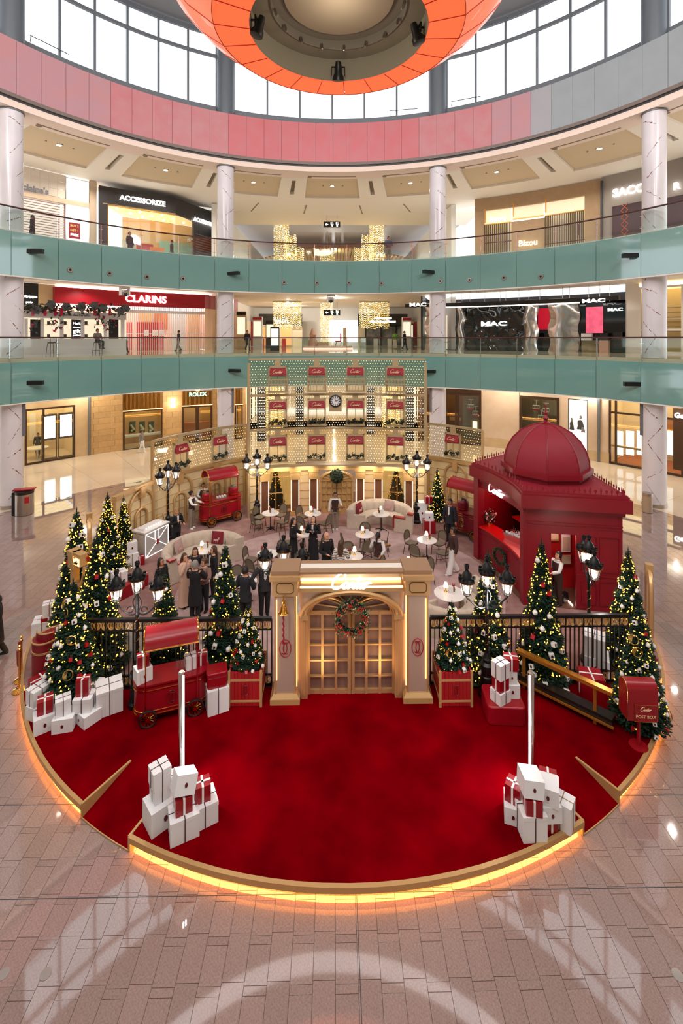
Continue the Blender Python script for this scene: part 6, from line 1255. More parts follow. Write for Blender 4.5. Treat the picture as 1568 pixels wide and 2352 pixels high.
CR1 = mat('cart_red', '9c0a1c', .3, noise=(2, '8c0818', .3)); CR2 = mat('cart_dark_red', '741020', .35)
a, d = G(340, 1672), G(447, 1645); mid = (a+d)/2; rz = atan2(d.y-a.y, d.x-a.x); off = Vector((-sin(rz), cos(rz), 0))
FCART = mid+off*.38; cart(FCART, rz, 1.0, 'red gift cart with barrel canopy on the front carpet', CR1); FRZ = rz
a, d = G(487, 1212), G(544, 1197); mid = (a+d)/2; rz = atan2(d.y-a.y, d.x-a.x); BC = mid+Vector((-sin(rz), cos(rz), 0))*.48; BRZ = rz
cart(BC, rz, 1.26, 'red drinks cart with barrel canopy at the back left, two servers beside it', CR1)
a, d = G(1028, 1226), G(1088, 1246); mid = (a+d)/2; rz = atan2(d.y-a.y, d.x-a.x); RCC = mid+Vector((-sin(rz), cos(rz), 0))*.48; RRZ = rz
cart(RCC, rz, 1.22, 'dark red drinks cart with barrel canopy beside the red kiosk', CR2, CR1)
def loc_on(c, rz, x, y, z): return Vector((c.x+x*cos(rz)-y*sin(rz), c.y+x*sin(rz)+y*cos(rz), z))
def canister(p, m, label, s=1):
    q = thing('drinks_urn', label, 'urn', p); b = MB(); b.lathe([(.2*s, 0), (.22*s, .04), (.22*s, .3*s), (.17*s, .36*s)], 18); ob('urn_body', b, m, q); b = MB(); b.lathe([(.17*s, .36*s), (.17*s, .42*s), (.1*s, .46*s), (0, .46*s)], 18); ob('urn_lid', b, STEEL, q); b = MB(); b.tube([(.225*s*cos(i*pi/10), .225*s*sin(i*pi/10), .05) for i in range(20)], .012, 4, True); ob('gold_ring', b, BRASS, q)
canister(loc_on(BC, BRZ, -.66, 0, .25+1.134), CR1, 'round red urn on the left end of the back left cart'); canister(loc_on(BC, BRZ, .66, .05, .25+1.134), CR1, 'round red urn on the right end of the back left cart'); canister(loc_on(RCC, RRZ, -.15, 0, .25+1.1), CR2, 'wide dark red pan with steel lid on the cart beside the kiosk', 1.1)
t = thing('cup_tray', 'white tray of small cups on the back left cart', 'tray', loc_on(BC, BRZ, .02, -.05, .25+1.134), BRZ); b = MB(); b.prism(ell(.32, .16, 18), 0, .02); ob('tray', b, STEEL, t)
for k in range(8): b = MB(); b.lathe([(.03, .02), (.04, .09)], 8, (-.2+.13*(k % 4), -.05+.1*(k//4), 0)); ob('cup', b, WBOX, t)
# ================================================================== GIFT BOXES
def gift(p, w, d, h, rz, kind, label, tilt=None):
    g = thing('gift_box', label, 'gift box', p, rz)
    if tilt: g.rotation_euler = (tilt[0], tilt[1], rz)
    m = CR1 if kind == 'R' else WBOX; ob('box', MB().box((0, 0, h/2), (w, d, h)), m, g, smooth=0)
    b = MB(); b.box((0, 0, h-.028), (w+.008, d+.008, .064)); 
    if kind != 'R' and kind != 'D': ob('lid', b, m, g, smooth=0)
    if kind == 'D':
        b = MB(); b.at(T(0, -d/2-.004, h*.5) @ Matrix.Rotation(pi/2, 4, 'X')); b.prism(ell(min(w, h)*.085, min(w, h)*.12, 14), -.006, .006); ob('seal', b, mat('seal_red', '5a0c18', .4), g); 
    else:
        t = .035 if kind == 'R' else .016; rm = {'R': RIBW, 'W': RIBB, 'G': RIBR, 'T': mat('tan_ribbon', '9c7c5a', .5)}[kind]; q = .007
        for a_ in (0, 1):
            b = MB(); b.box((0, 0, h/2), (w+2*q, t, h+2*q) if a_ else (t, d+2*q, h+2*q)); ob('ribbon', b, rm, g, smooth=0)
    return g
def stack(px, py, items, z0=.25, name='', dz=0):     # items bottom to top: (w,d,h,rzdeg,kind,label,dx,dy)
    p = G(px, py, z0); z = p.z
    for w, d, h, rz, kind, label, dx, dy in items: gift(Vector((p.x+dx, p.y+dy, z)), w, d, h, R(rz), kind, label); z += h+.0
    return p
FLC = 'front left gift pile below the tree'
stack(102, 1672, [(.42, .34, .34, 35, 'D', 'white dotted gift box with a red box on top, leftmost below the front left tree', 0, 0), (.3, .27, .29, 28, 'R', 'red gift box with white ribbon, left one below the front left tree', -.02, .06)])
stack(144, 1676, [(.42, .42, .3, 12, 'D', 'white dotted gift box, middle one below the front left tree', 0, .1), (.3, .26, .34, 32, 'W', 'white gift box with dark ribbon, middle one below the front left tree', -.05, .1)])
stack(196, 1662, [(.46, .4, .26, -35, 'D', 'white dotted gift box at the foot of the tallest front left stack', 0, .1), (.38, .34, .3, 5, 'W', 'white ribboned gift box in the middle of the tallest front left stack', -.08, .12), (.26, .2, .38, 8, 'R', 'red gift box on top of the tallest front left stack', -.12, .14)])
stack(246, 1634, [(.55, .5, .56, 28, 'W', 'largest white gift box beside the front left tree', 0, .1)])
stack(80, 1650, [(.4, .3, .3, 70, 'D', 'white dotted gift box at the left stage edge, bottom of its stack', .02, .1), (.38, .3, .34, 62, 'W', 'white ribboned gift box at the left stage edge, upper one', 0, .12)])
stack(84, 1606, [(.5, .4, .42, 50, 'R', 'red gift box with white ribbon behind the left edge stack', .05, .15)])
stack(208, 1632, [(.3, .24, .5, 0, 'W', 'white gift box half hidden behind the tallest front left stack', .0, .25)])
# around the left light pole
gp = 'by the left light pole'
stack(361, 1910, [(.5, .42, .42, 42, 'D', 'big white dotted gift box %s, base of left stack' % gp, 0, .18), (.27, .27, .26, 40, 'W', 'lower white ribboned box %s, on the big dotted box' % gp, -.03, .2), (.31, .28, .3, 40, 'W', 'upper white ribboned box %s, top of left stack' % gp, -.03, .2)])
stack(414, 1930, [(.48, .4, .4, 25, 'W', 'white ribboned gift box %s, base of middle stack' % gp, .01, .14), (.28, .25, .27, 28, 'R', 'red gift box %s, inside the middle stack' % gp, .0, .14)])
p = G(414, 1930); gift(Vector((p.x-.02, p.y+.16, .94)), .36, .3, .3, R(28), 'D', 'tilted white dotted gift box %s, top of middle stack' % gp, (R(-14), R(16)))
stack(460, 1900, [(.46, .4, .38, 28, 'W', 'white ribboned gift box %s, base of right stack' % gp, .0, .15), (.27, .24, .29, 22, 'R', 'red gift box with white ribbon %s, top of right stack' % gp, -.01, .15)])
stack(396, 1880, [(.36, .3, .55, 10, 'W', 'tall white gift box hidden behind the stacks %s' % gp, 0, .25)])
gp = 'by the right light pole'
stack(1182, 1886, [(.3, .4, .3, -18, 'D', 'white dotted gift box %s, base of left stack' % gp, 0, .1), (.27, .26, .3, -38, 'R', 'red gift box with white ribbon %s, top of left stack' % gp, .03, .1)])
stack(1228, 1936, [(.42, .5, .44, 2, 'W', 'white ribboned gift box %s, base of middle stack' % gp, 0, .24), (.27, .26, .26, -8, 'R', 'red gift box %s, inside the middle stack' % gp, .01, .12)])
p = G(1228, 1936); gift(Vector((p.x+.0, p.y+.2, .96)), .34, .4, .28, R(-4), 'D', 'tilted white dotted gift box %s, top of middle stack' % gp, (R(-8), R(6)))
stack(1270, 1920, [(.22, .2, .22, 0, 'R', 'small red gift box %s, base of dotted stack' % gp, 0, .14), (.33, .34, .28, 2, 'D', 'white dotted gift box %s, on the small red box' % gp, -.02, .15), (.36, .34, .3, -24, 'D', 'white dotted gift box %s, top of dotted stack' % gp, -.02, .16)])
stack(1297, 1905, [(.36, .3, .46, -40, 'T', 'tall white gift box with tan ribbon %s' % gp, 0, .1)])
stack(1270, 1880, [(.3, .28, .62, -20, 'R', 'tall red gift box hidden behind the stacks %s' % gp, 0, .2)])
# red plinth with gifts
p = G(1165, 1664); q = thing('red_plinth', 'glossy red rounded plinth with gift boxes beside the right lamp post', 'plinth', (p.x, p.y+.3, .25), R(-4)); b = MB(); b.prism(rrect(.84, .72, .1), 0, .42); ob('plinth', b, CR1, q, bev=.03)
zz = .675; pl = Vector((p.x, p.y, 0))
for i, (dx, dy, seq) in enumerate(((-.1, .16, [(.34, .3, .26, 30, 'W', 'white ribboned gift box on the red plinth, base of left stack'), (.27, .25, .28, 25, 'R', 'red gift box on the red plinth, inside the left stack'), (.3, .27, .34, 30, 'W', 'white ribboned gift box on the red plinth, top of left stack')]), (.2, .34, [(.33, .3, .3, -2, 'D', 'white dotted gift box on the red plinth, base of right stack'), (.23, .24, .3, -4, 'D', 'white dotted gift box on the red plinth, middle of right stack'), (.3, .25, .28, -8, 'R', 'red gift box on the red plinth, top of right stack')]))):
    z = zz
    for w, d, h, rz, k, lab in seq: gift(Vector((pl.x+dx, pl.y+dy, z)), w, d, h, R(rz), k, lab); z += h
p = stack(494, 1636, [(.48, .46, .56, 24, 'W', 'white ribboned gift box under the red hat box beside the left planter', 0, .15)])
q = thing('hat_box', 'rounded red hat box on a white gift box beside the left planter', 'box', (p.x+.0, p.y+.15, .81), R(18)); b = MB(); b.prism(rrect(.46, .36, .08), 0, .26); ob('box', b, CR1, q, bev=.02); b = MB(); b.prism(rrect(.48, .38, .08), .26, .36); ob('lid', b, CR1, q, bev=.02)
zt_ = .25+.905
for x, y, w, h, rz, k, lab in ((-.62, -.08, .34, .3, 40, 'D', 'white dotted gift box on the left end of the front cart'), (.42, -.02, .26, .28, 30, 'G', 'white gift box with red ribbon on the right end of the front cart'), (.66, .06, .26, .24, 10, 'R', 'red gift box on the right end of the front cart')):
    gift(loc_on(FCART, FRZ, x, y, zt_), w, w*.85, h, R(rz), k, lab)
gift(loc_on(FCART, FRZ, -.62, -.06, zt_+.3), .25, .2, .26, R(30), 'R', 'red gift box on the dotted box of the front cart')
stack(311, 1500, [(.5, .45, .8, 5, 'W', 'large white gift box behind the left fence and lamp post', 0, 0)])
stack(1368, 1545, [(.6, .5, .5, -28, 'D', 'large white dotted gift box behind the right fence, lower one', 0, 0), (.5, .44, .5, -34, 'W', 'large white gift box behind the right fence, upper one', -.04, 0)])
p = G(1365, 1612); gift(p+Vector((.05, .25, 0)), .52, .45, .5, R(-12), 'R', 'big red gift box with white ribbon at the right ramp')
stack(104, 1462, [(.5, .45, .52, 20, 'G', 'large white gift box with red bow left of the tall trees', -.05, 0), (.4, .35, .1, 20, 'R', 'flat red gift box left of the tall trees', .12, .02), (.34, .3, .36, 24, 'G', 'white gift box with red ribbon, top of the stack left of the trees', .12, .02)])
p = G(283, 1372); q = thing('red_plinth', 'low matt red plinth with gift boxes behind the left trees', 'plinth', (p.x, p.y+.3, .25), R(58)); b = MB(); b.prism(rrect(1.0, .6, .06), 0, .4); ob('plinth', b, CR1, q)
for dx, dy, w, h, k, lab in ((-.25, .25, .44, .36, 'G', 'white gift box with red ribbon on the low red plinth'), (.3, .75, .38, .38, 'R', 'red gift box with white ribbon behind the low red plinth')): gift(Vector((p.x+dx, p.y+dy, .65 if k == 'G' else .25)), w, w*.8, h, R(40), k, lab)
stack(302, 1302, [(.42, .36, .55, 30, 'W', 'white gift box, base of the stack beside the glowing chest', 0, 0), (.36, .3, .42, 34, 'D', 'white dotted gift box, top of the stack beside the glowing chest', 0, 0)])
stack(318, 1296, [(.36, .3, .3, 30, 'R', 'small red gift box between the white stack and the chest', .02, .0)])
stack(985, 1222, [(.5, .45, .55, 0, 'R', 'large red gift box beside the back right lamp post', 0, 0), (.36, .34, .34, -4, 'D', 'white dotted gift box on the large red box, back right', .0, .0)])
stack(975, 1205, [(.45, .4, .95, 5, 'D', 'tall white dotted gift box behind the large red box', -.1, .35), (.3, .26, .3, 10, 'R', 'small red gift box on top of the back right stack', .2, .2)])
# ================================================================== FRONT STAGE FURNITURE
for px, s, who in ((417, 1, 'left'), (1219, -1, 'right')):
    p = G(px, 1806); q = thing('light_pole', 'tall chrome pole with a glowing strip, %s one on the front carpet' % who, 'light pole', p); b = MB(); b.lathe([(.062, 0), (.062, 2.2), (.045, 2.22)], 14); ob('pole', b, CHROME, q); b = MB(); b.lathe([(.14, 0), (.14, .015), (.06, .03)], 16); ob('foot', b, STEEL, q)
    b = MB(); b.box((s*.048, -.045, 1.12), (.024, .024, 2.1)); ob('light_strip', b, mat('pole_led', 'ffffff', .5, emit=11, ecol='fff4ea'), q)
    lamp('pole_light', 'AREA', (p.x+s*.09, p.y-.03, 1.4), 26, (1, .97, .94), 2.0, (0, -s*pi/2, 0), .03)
p = G(1466, 1714); q = thing('post_box', 'red post box on a slim stand with gold lettering at the right', 'post box', p, R(-4)); b = MB(); b.lathe([(.18, 0), (.18, .02), (.03, .03)], 20); ob('foot', b, CR1, q); b = MB(); b.rod((0, 0, .02), (0, 0, .7), .035, 8); ob('stand', b, CR1, q)
PB = [(-.16, .66), (.16, .66), (.16, 1.28)]+[(.16*cos(pi*i/10), 1.28+.16*sin(pi*i/10)) for i in range(1, 10)]+[(-.16, 1.28)]; b = MB(); n = len(PB); vs = [(x, y, z) for x in (-.31, .31) for y, z in PB]; b.add(vs, [tuple(range(n)), tuple(range(2*n-1, n-1, -1))]+[(i, (i+1) % n, n+(i+1) % n, n+i) for i in range(n)]); ob('box', b, CR1, q)
b = MB(); b.tube([(-.315, y, z) for y, z in PB], .01, 4, True); ob('gold_edge', b, OGD, q); b = MB(); b.box((.05, -.165, .83), (.46, .015, .36)); ob('label_plate', b, CR1, q); b = MB(); b.tube([(.05+x*.225, -.175, .83+z*.175) for x, z in ((-1, -1), (1, -1), (1, 1), (-1, 1))], .007, 4, True); ob('plate_frame', b, OGD, q)
script('lettering', .22, 1.2, SCRG, q, up(0, .05, -.18, .92)); text('lettering', 'POST BOX', .085, SCRG, q, up(0, .05, -.178, .76), ext=.003, bold=.01)
a, d = G(1203, 1580), G(1366, 1662); q = thing('ramp_handrail', 'gold handrail with black grooved base beside the right ramp', 'handrail'); dv = d-a
def beam(b, p, r, w, z0, z1): dd = (r-p); n = Vector((-dd.y, dd.x, 0)).normalized()*w/2; z = Vector((0, 0, 1)); vs = [p-n+z*z0, p+n+z*z0, p+n+z*z1, p-n+z*z1, r-n+z*z0, r+n+z*z0, r+n+z*z1, r-n+z*z1]; return b.add(vs, [(0, 1, 2, 3), (7, 6, 5, 4), (0, 4, 5, 1), (1, 5, 6, 2), (2, 6, 7, 3), (3, 7, 4, 0)])
e0, e1 = a-dv*.1, d+dv*.22; b = MB(); beam(b, e0, e1, .14, .82, .9); ob('top_rail', b, mat('rail_gold', 'c98a36', .3, .7), q, smooth=0); b = MB(); beam(b, e0+Vector((.0, -.075, 0)), e1+Vector((0, -.075, 0)), .012, .82, .84); ob('rail_edge', b, BLACK, q, smooth=0)
for k in range(3): b = MB(); o = Vector((-dv.y, dv.x, 0)).normalized()*(.13*k); beam(b, e0+o, e1+o, .115, .12, .3-.04*k); ob('base_board', b, BLACK, q, smooth=0)
b = MB(); beam(b, e0+Vector((-.03, -.09, 0)), e1+Vector((-.03, -.09, 0)), .04, .14, .18); ob('base_edge', b, mat('rail_gold', 'c98a36'), q, smooth=0)
for k in (0, 1): p = a+dv*k; b = MB(); b.box((p.x, p.y, .25+.41), (.07, .05, .82), atan2(dv.y, dv.x)); ob('rail_post', b, mat('rail_gold', 'c98a36'), q, smooth=0)
for px, py, who in ((45, 1586, 'nearer'), (49, 1562, 'farther')):
    p = G(px, py, 0); q = thing('rope_stanchion', 'polished brass rope stanchion beside the left podium, %s one' % who, 'stanchion', p); b = MB(); b.lathe([(.17, 0), (.17, .02), (.1, .05), (.03, .08)], 20); ob('foot', b, BRASS, q); b = MB(); b.lathe([(.025, .08), (.025, 1.0), (.04, 1.02), (.04, 1.06), (.02, 1.08), (.04, 1.13), (.0, 1.17)], 12); ob('post', b, BRASS, q)
p, r = G(45, 1586, 0), G(49, 1562, 0); b = MB(); b.tube([p+(r-p)*(k/8)+Vector((-.05, 0, 1.0-.5*sin(pi*k/8))) for k in range(9)], .03, 6); tag(ob('barrier_rope', b, RED), 'red barrier rope sagging between the brass stanchions', 'rope')
p = G(95, 1560); q = thing('reception_podium', 'curved dark red podium with gold rims at the left stage edge', 'podium', (p.x, p.y+.35, .25), R(60)); b = MB(); P = rrect(.8, .6, .28, 6); b.prism(P, 0, .9); ob('body', b, KR, q)
for z in (.9, .66, .63): b = MB(); b.tube([(x*1.01, y*1.01, z) for x, y in P], .022 if z > .8 else .012, 5, True); ob('gold_rim', b, GOLDP, q)
b = MB(); b.arc((0, 0, 0), .27, .3, .9, 1.1, R(120), R(300), 16); ob('raised_back', b, KR, q); b = MB(); b.tube([(.285*sin(R(a)), .285*cos(R(a)), 1.1) for a in range(120, 301, 15)], .022, 5); ob('gold_rim', b, GOLDP, q)
# glowing chest
a, d = G(333, 1287), G(388, 1257); rz = atan2(d.y-a.y, d.x-a.x); mid = (a+d)/2+Vector((-sin(rz), cos(rz), 0))*.34; q = thing('glowing_chest', 'white chest with glowing lines and red seal beside the lit trees', 'chest', mid, rz); L = (d-a).length; W = L/2; LC = mat('chest_line', 'ffffff', .5, emit=1.5)
b = MB(); b.box((0, 0, .5), (L, .66, 1.0)); ob('body', b, mat('chest_grey', 'c6c2be', .5), q, smooth=0); b = MB(); b.box((0, 0, 1.03), (L+.06, .72, .06)); ob('lid', b, mat('chest_top', 'e2dfdc', .4), q, smooth=0); b = MB(); b.box((0, .05, 1.08), (L*.8, .34, .05)); ob('lid_step', b, mat('chest_top', 'e2dfdc'), q)
y = -.335
for s0, s1 in (((-W+.04, .06), (W-.04, .06)), ((W-.04, .06), (W-.04, .96)), ((W-.04, .96), (-W+.04, .96)), ((-W+.04, .96), (-W+.04, .06)), ((-W+.04, .06), (W-.04, .96)), ((-W+.04, .96), (W-.04, .1)), ((-.12, .95), (-.12, .6)), ((.08, .95), (.08, .6))):
    b = MB(); b.rod((s0[0], y, s0[1]), (s1[0], y, s1[1]), .011, 4); ob('light_line', b, LC, q)
b = MB(); b.box((0, y-.02, .5), (.1, .04, .2)); ob('seal', b, RED, q, bev=.02); b = MB(); [b.ball((-W*.6+k*W*.2, -.14, 1.11), .03, 6, 4) for k in range(7)]; ob('lid_lights', b, LC, q); b = MB(); b.tube([(W*.8, .2, 1.05), (W*.8, .2, 1.3), (W*.98, .0, 1.34), (W*.98, -.1, 1.05)], .015, 5); ob('handle', b, BRASS, q)
# ================================================================== CAFE FURNITURE
MTOP = veined('table_marble', 'ebe7e3', 'b5aaa2', 3.0, .02, .2); RATT = mat('rattan_frame', '4c3524', .5); WEAV = mat('woven_taupe', '8b7f6b', .7, noise=(120, '5f5546', .12)); SOFA = mat('sofa_velvet', 'cbbba8', .85, noise=(9, 'bfae9a', .3), sheen=.3)
def chair0():
    c = thing('bistro_chair', 'x', 'chair'); b = MB(); b.prism(rrect(.44, .42, .12), .43, .47); ob('seat', b, WEAV, c); b = MB(); b.tube([(x*1.02, y*1.02, .44) for x, y in rrect(.44, .42, .12)], .016, 5, True); ob('seat_frame', b, RATT, c)
    P = [(-.2, .19, .46), (-.215, .22, .65)]+[(-.215*cos(pi*i/8), .23+.03*sin(pi*i/8), .7+.2*sin(pi*i/8)) for i in range(9)]+[(.215, .22, .65), (.2, .19, .46)]
    b = MB(); b.tube(P, .017, 5); ob('back_frame', b, RATT, c); b = MB(); q = [(x*.93, y, z) for x, y, z in P[1:-1]]; b.sheet([[(x, y, z) for x, y, z in q], [(x, .215, .55) for x, y, z in q]]); b.sheet([[(x, y+.012, z) for x, y, z in q], [(x, .227, .55) for x, y, z in q]]); ob('backrest', b, WEAV, c)
    for sx in (-1, 1):
        b = MB(); b.rod((sx*.17, -.17, .44), (sx*.2, -.21, 0), .016, 6); ob('leg', b, RATT, c); b = MB(); b.rod((sx*.19, .19, .46), (sx*.21, .27, 0), .016, 6); ob('leg', b, RATT, c)
    b = MB(); b.rod((-.19, -.19, .2), (.2, .22, .22), .01, 5); b.rod((.19, -.19, .2), (-.2, .22, .22), .01, 5); ob('stretcher', b, RATT, c); return c
def table0():
    t = thing('cafe_table', 'x', 'table'); b = MB(); b.lathe([(0, .72), (.37, .72), (.385, .735), (.38, .75), (0, .75)], 28); ob('tabletop', b, MTOP, t); b = MB(); b.lathe([(.05, .0), (.035, .1), (.025, .2), (.025, .68), (.08, .72)], 10); ob('pedestal', b, IRON, t)
    for k in range(4): b = MB(); a = k*pi/2+.5; b.tube([(0, 0, .09), (.16*cos(a), .16*sin(a), .06), (.28*cos(a), .28*sin(a), .015)], [.03, .022, .015], 5); ob('foot', b, IRON, t)
    return t
def tlamp0():
    l = thing('table_lamp', 'x', 'lamp'); b = MB(); b.lathe([(.05, 0), (.05, .012), (.015, .03), (.015, .16)], 12); ob('stand', b, BRASS, l); b = MB(); b.lathe([(.075, .15), (.045, .29), (0, .29)], 14); ob('shade', b, SHADE, l); return l
def vase0():
    v = thing('flower_vase', 'x', 'vase'); b = MB(); b.lathe([(.035, 0), (.045, .06), (.03, .12)], 10); ob('vase', b, mat('vase_olive', '8b7b3a', .2, .5), v); random.seed(4); b = MB(); leaf_clump(b, Vector((0, 0, .17)), .08, 26); stuff(ob('flowers', b, mat('flower_red', '9c1220', .6, vary=.35), v)); return v
CH0, TB0, TL0, VS0 = chair0(), table0(), tlamp0(), vase0(); first = {}
def place(src, loc, rz, label, group):
    if src.name not in first: first[src.name] = 1; src.location = loc; src.rotation_euler = (0, 0, rz); src['label'] = label; src['group'] = group; return src
    return dup(src, loc, rz, label, group)
def cafe(px, py, who, chairs, lampdx=(-.08, .05), card=(.1, -.06), vase=(.02, .14), s=1.0, z0=.25):
    p = G(px, py, z0+.75); p.z = z0; t = place(TB0, p, random.random()*3, 'round white marble cafe table %s' % who, 'cafe tables'); t.scale = (s, s, 1)
    if lampdx: place(TL0, p+Vector((lampdx[0], lampdx[1], .75)), 0, 'small glowing table lamp on the cafe table %s' % who, 'table lamps')
    if vase: place(VS0, p+Vector((vase[0], vase[1], .75)), 0, 'vase of red flowers on the table %s' % who, 'flower vases')
    if card: b = MB(); b.box((0, 0, .1), (.13, .02, .2)); b.box((0, .06, .1), (.13, .02, .2)); o = ob('menu_card', b, WBOX, None, p+Vector((card[0], card[1], .75)), (0, 0, random.uniform(-.4, .4)), smooth=0); tag(o, 'white menu card standing on the cafe table %s' % who, 'menu', 'menu cards')
    for k, (deg, r) in enumerate(chairs):
        a = R(deg); q = p+Vector((r*cos(a), r*sin(a), 0)); side = ('right' if cos(a) > .35 else 'left' if cos(a) < -.35 else 'middle')+(' rear' if sin(a) > .2 else ' front' if sin(a) < -.2 else ' side'); place(CH0, q, a-pi/2, 'bistro chair, %s of the table %s' % (side, who), 'bistro chairs')
    return p
random.seed(21)
cafe(621, 1178, 'before the left window tree', ((150, .62), (215, .66), (55, .66), (335, .64)), None, (.1, -.05), (-.02, .05))
cafe(718, 1179, 'left of the standing waitress', ((140, .64), (235, .66), (325, .68)))
cafe(697, 1226, 'behind the two women in black', ((110, .64), (190, .72), (340, .62)))
cafe(837, 1227, 'in front of the curved sofa', ((195, .72), (85, .62), (350, .7), (275, .7)))
cafe(809, 1277, 'beside the woman in the striped sweater', ((100, .62), (10, .74)), (.08, .1), None, (-.08, .12))
cafe(980, 1240, 'near the curved kiosk counter', ((140, .68), (35, .66), (230, .72), (320, .7)), (0, .1), (-.1, -.08), (.12, .05))
cafe(614, 1271, 'behind the lanterns of the portal lamp', ((165, .66), (235, .68), (60, .66)), None, None, (-.2, .1))
cafe(938, 1300, 'hidden behind the portal top at the right', ((150, .75), (20, .66)), (.0, .05), None, (-.15, .05))
cafe(563, 1335, 'beside the men in dark suits', ((120, .66),), None, (-.1, .1), (.05, .1))
SRc = cafe(875, 1180, 'inside the back right sofa', (), (.0, .12), (.02, -.05), (-.08, .08))
SLc = cafe(470, 1262, 'inside the left sofa', (), (-.12, .05), (-.0, .05), (.06, .18))
SFc = cafe(1032, 1362, 'inside the front sofa right of the portal', (), (-.1, .08), (.05, -.02), (.16, .1), 1.25)
def sofa(c, deg0, label, R_=1.38, span=200, throw=None, cush=()):
    s = thing('curved_sofa', label, 'sofa', (c.x, c.y, .25)); a0 = R(deg0-span/2); a1 = R(deg0+span/2); n = 13
    b = MB(); b.arc((0, 0), R_-.72, R_-.1, .0, .42, a0, a1, 24); ob('seat_base', b, SOFA, s); b = MB(); b.arc((0, 0), R_-.75, R_-.16, .38, .47, a0+.02, a1-.02, 24); ob('seat_cushion', b, SOFA, s, bev=.02)
    for k in range(n):
        u = a0+(a1-a0)*k/n; v = a0+(a1-a0)*(k+1)/n; P = []
        for i in range(7):
            a = u+(v-u)*i/6; bul = .05*sin(pi*i/6); h = .88
            P.append([(r*sin(a), r*cos(a), z) for r, z in ((R_+.1, 0), (R_+.14, h-.05), (R_+.08, h+.02), (R_-.02-bul*.5, h+.0), (R_-.12-bul, h-.1), (R_-.1-bul, .4))])
        b = MB(); b.sheet(P); ob('back_channel', b, SOFA, s, smooth=60)
    for a in (a0, a1): b = MB(); x, y = sin(a), cos(a); b.prism([(x*r+y*t, y*r-x*t) for r, t in ((R_-.74, -.05), (R_+.12, -.05), (R_+.12, .05), (R_-.74, .05))], 0, .66).prism([(x*r+y*t, y*r-x*t) for r, t in ((R_-.2, -.05), (R_+.15, -.05), (R_+.15, .05), (R_-.2, .05))], .6, .9); ob('arm', b, SOFA, s, bev=.03)
    if throw is not None:
        a = a0 if throw < 0 else a1; b = MB(); x, y = sin(a), cos(a)
        for r0, r1, z0, z1 in ((R_-.76, R_-.2, .655, .69), (R_-.76, R_-.7, .2, .69), (R_-.1, R_+.16, .86, .92)): b.prism([(x*r+y*t, y*r-x*t) for r, t in ((r0, -.12), (r1, -.12), (r1, .1), (r0, .1))], z0, z1)
        o = ob('sofa_throw', b, RED, None, (c.x, c.y, .25), smooth=0); tag(o, 'dark red throw over the arm of the %s' % label.split(' with')[0], 'throw')
    for a_, m, lab in cush:
        a = R(a_); q = thing('cushion', lab, 'cushion', (c.x+(R_-.3)*sin(a), c.y+(R_-.3)*cos(a), .25+.48), -a); q.rotation_euler = (R(-14), 0, -a); g = MB(); rows = []
        for s_ in (-1, 1): g.sheet([[(-.24+.48*i/6, s_*.07*sin(pi*i/6)*sin(pi*j/6), .48*j/6) for i in range(7)] for j in range(7)])
        ob('cover', g, m, q); g = MB(); g.box((-.02, -.075, .16), (.2, .012, .08)); g.box((.08, -.075, .22), (.06, .012, .08)); [g.box((x, -.07, .11), (.015, .012, .07)) for x in (-.1, -.03, .05)]; ob('stitched_cat', g, mat('stitch_rose', 'a8625a' if m is not REDC else 'c99a94', .7), q, smooth=0)
    return s
REDC = mat('cushion_red', '7d1424', .8); PNKC = mat('cushion_rose', 'b79a92', .85)
a, d = G(810, 1214), G(938, 1226); m_ = (a+d)/2; deg = math.degrees(atan2(-(d.y-a.y), d.x-a.x)); SRc2 = Vector((SRc.x, SRc.y-.0, 0))
sofa(Vector((SRc.x-.04, SRc.y+.12, 0)), 13, 'cream curved sofa at the back right with channelled back', throw=1, cush=((-52, REDC, 'dark red cushion on the back right sofa'), (28, PNKC, 'dusty rose cushion on the back right sofa')))
sofa(Vector((SLc.x+.0, SLc.y+.0, 0)), -42, 'cream curved sofa at the left with channelled back', throw=-1, cush=((10, REDC, 'dark red cushion on the left sofa'), (-72, PNKC, 'dusty rose cushion on the left sofa')))
sofa(Vector((SFc.x, SFc.y+.05, 0)), 150, 'cream curved sofa seen from behind right of the portal', R_=1.2, span=190)
# ================================================================== PEOPLE
SKIN = [mat('skin_light', 'd6a283', .55), mat('skin_tan', 'b07c5c', .55), mat('skin_brown', '8a5a40', .55)]
HAIR = {'black': mat('hair_black', '17120f', .5), 'brown': mat('hair_brown', '4a2e1d', .5), 'grey': mat('hair_grey', '8b8782', .6), 'blond': mat('hair_blond', 'a88350', .5)}
CL = {k: mat('cloth_'+k, h, .85) for k, h in (('black', '16161a'), ('white', 'e3e1de'), ('vest', '3f2722'), ('khaki', '8f8172'), ('grey', '7d7874'), ('navy', '1f222b'), ('blush', 'd9b49f'), ('mauve', '8a6a60'), ('green', '6fae4c'), ('denim', '4a5a6c'), ('cream', 'e0d3c0'), ('charcoal', '2b2a2d'))}
STRP = mat('cloth_stripe', 'e8e2d8', .85)
nt = STRP.node_tree; wv = nt.nodes.new('ShaderNodeTexWave'); wv.bands_direction = 'Z'; wv.inputs['Scale'].default_value = 9; tc = nt.nodes.new('ShaderNodeTexCoord'); nt.links.new(tc.outputs['Object'], wv.inputs['Vector']); rp = nt.nodes.new('ShaderNodeValToRGB'); rp.color_ramp.interpolation = 'CONSTANT'; rp.color_ramp.elements[0].color = lin('3a3434'); rp.color_ramp.elements[1].color = lin('e8e2d8'); rp.color_ramp.elements[1].position = .35; nt.links.new(wv.outputs[0], rp.inputs[0]); nt.links.new(rp.outputs[0], nt.nodes['Principled BSDF'].inputs['Base Color']); CL['stripe'] = STRP
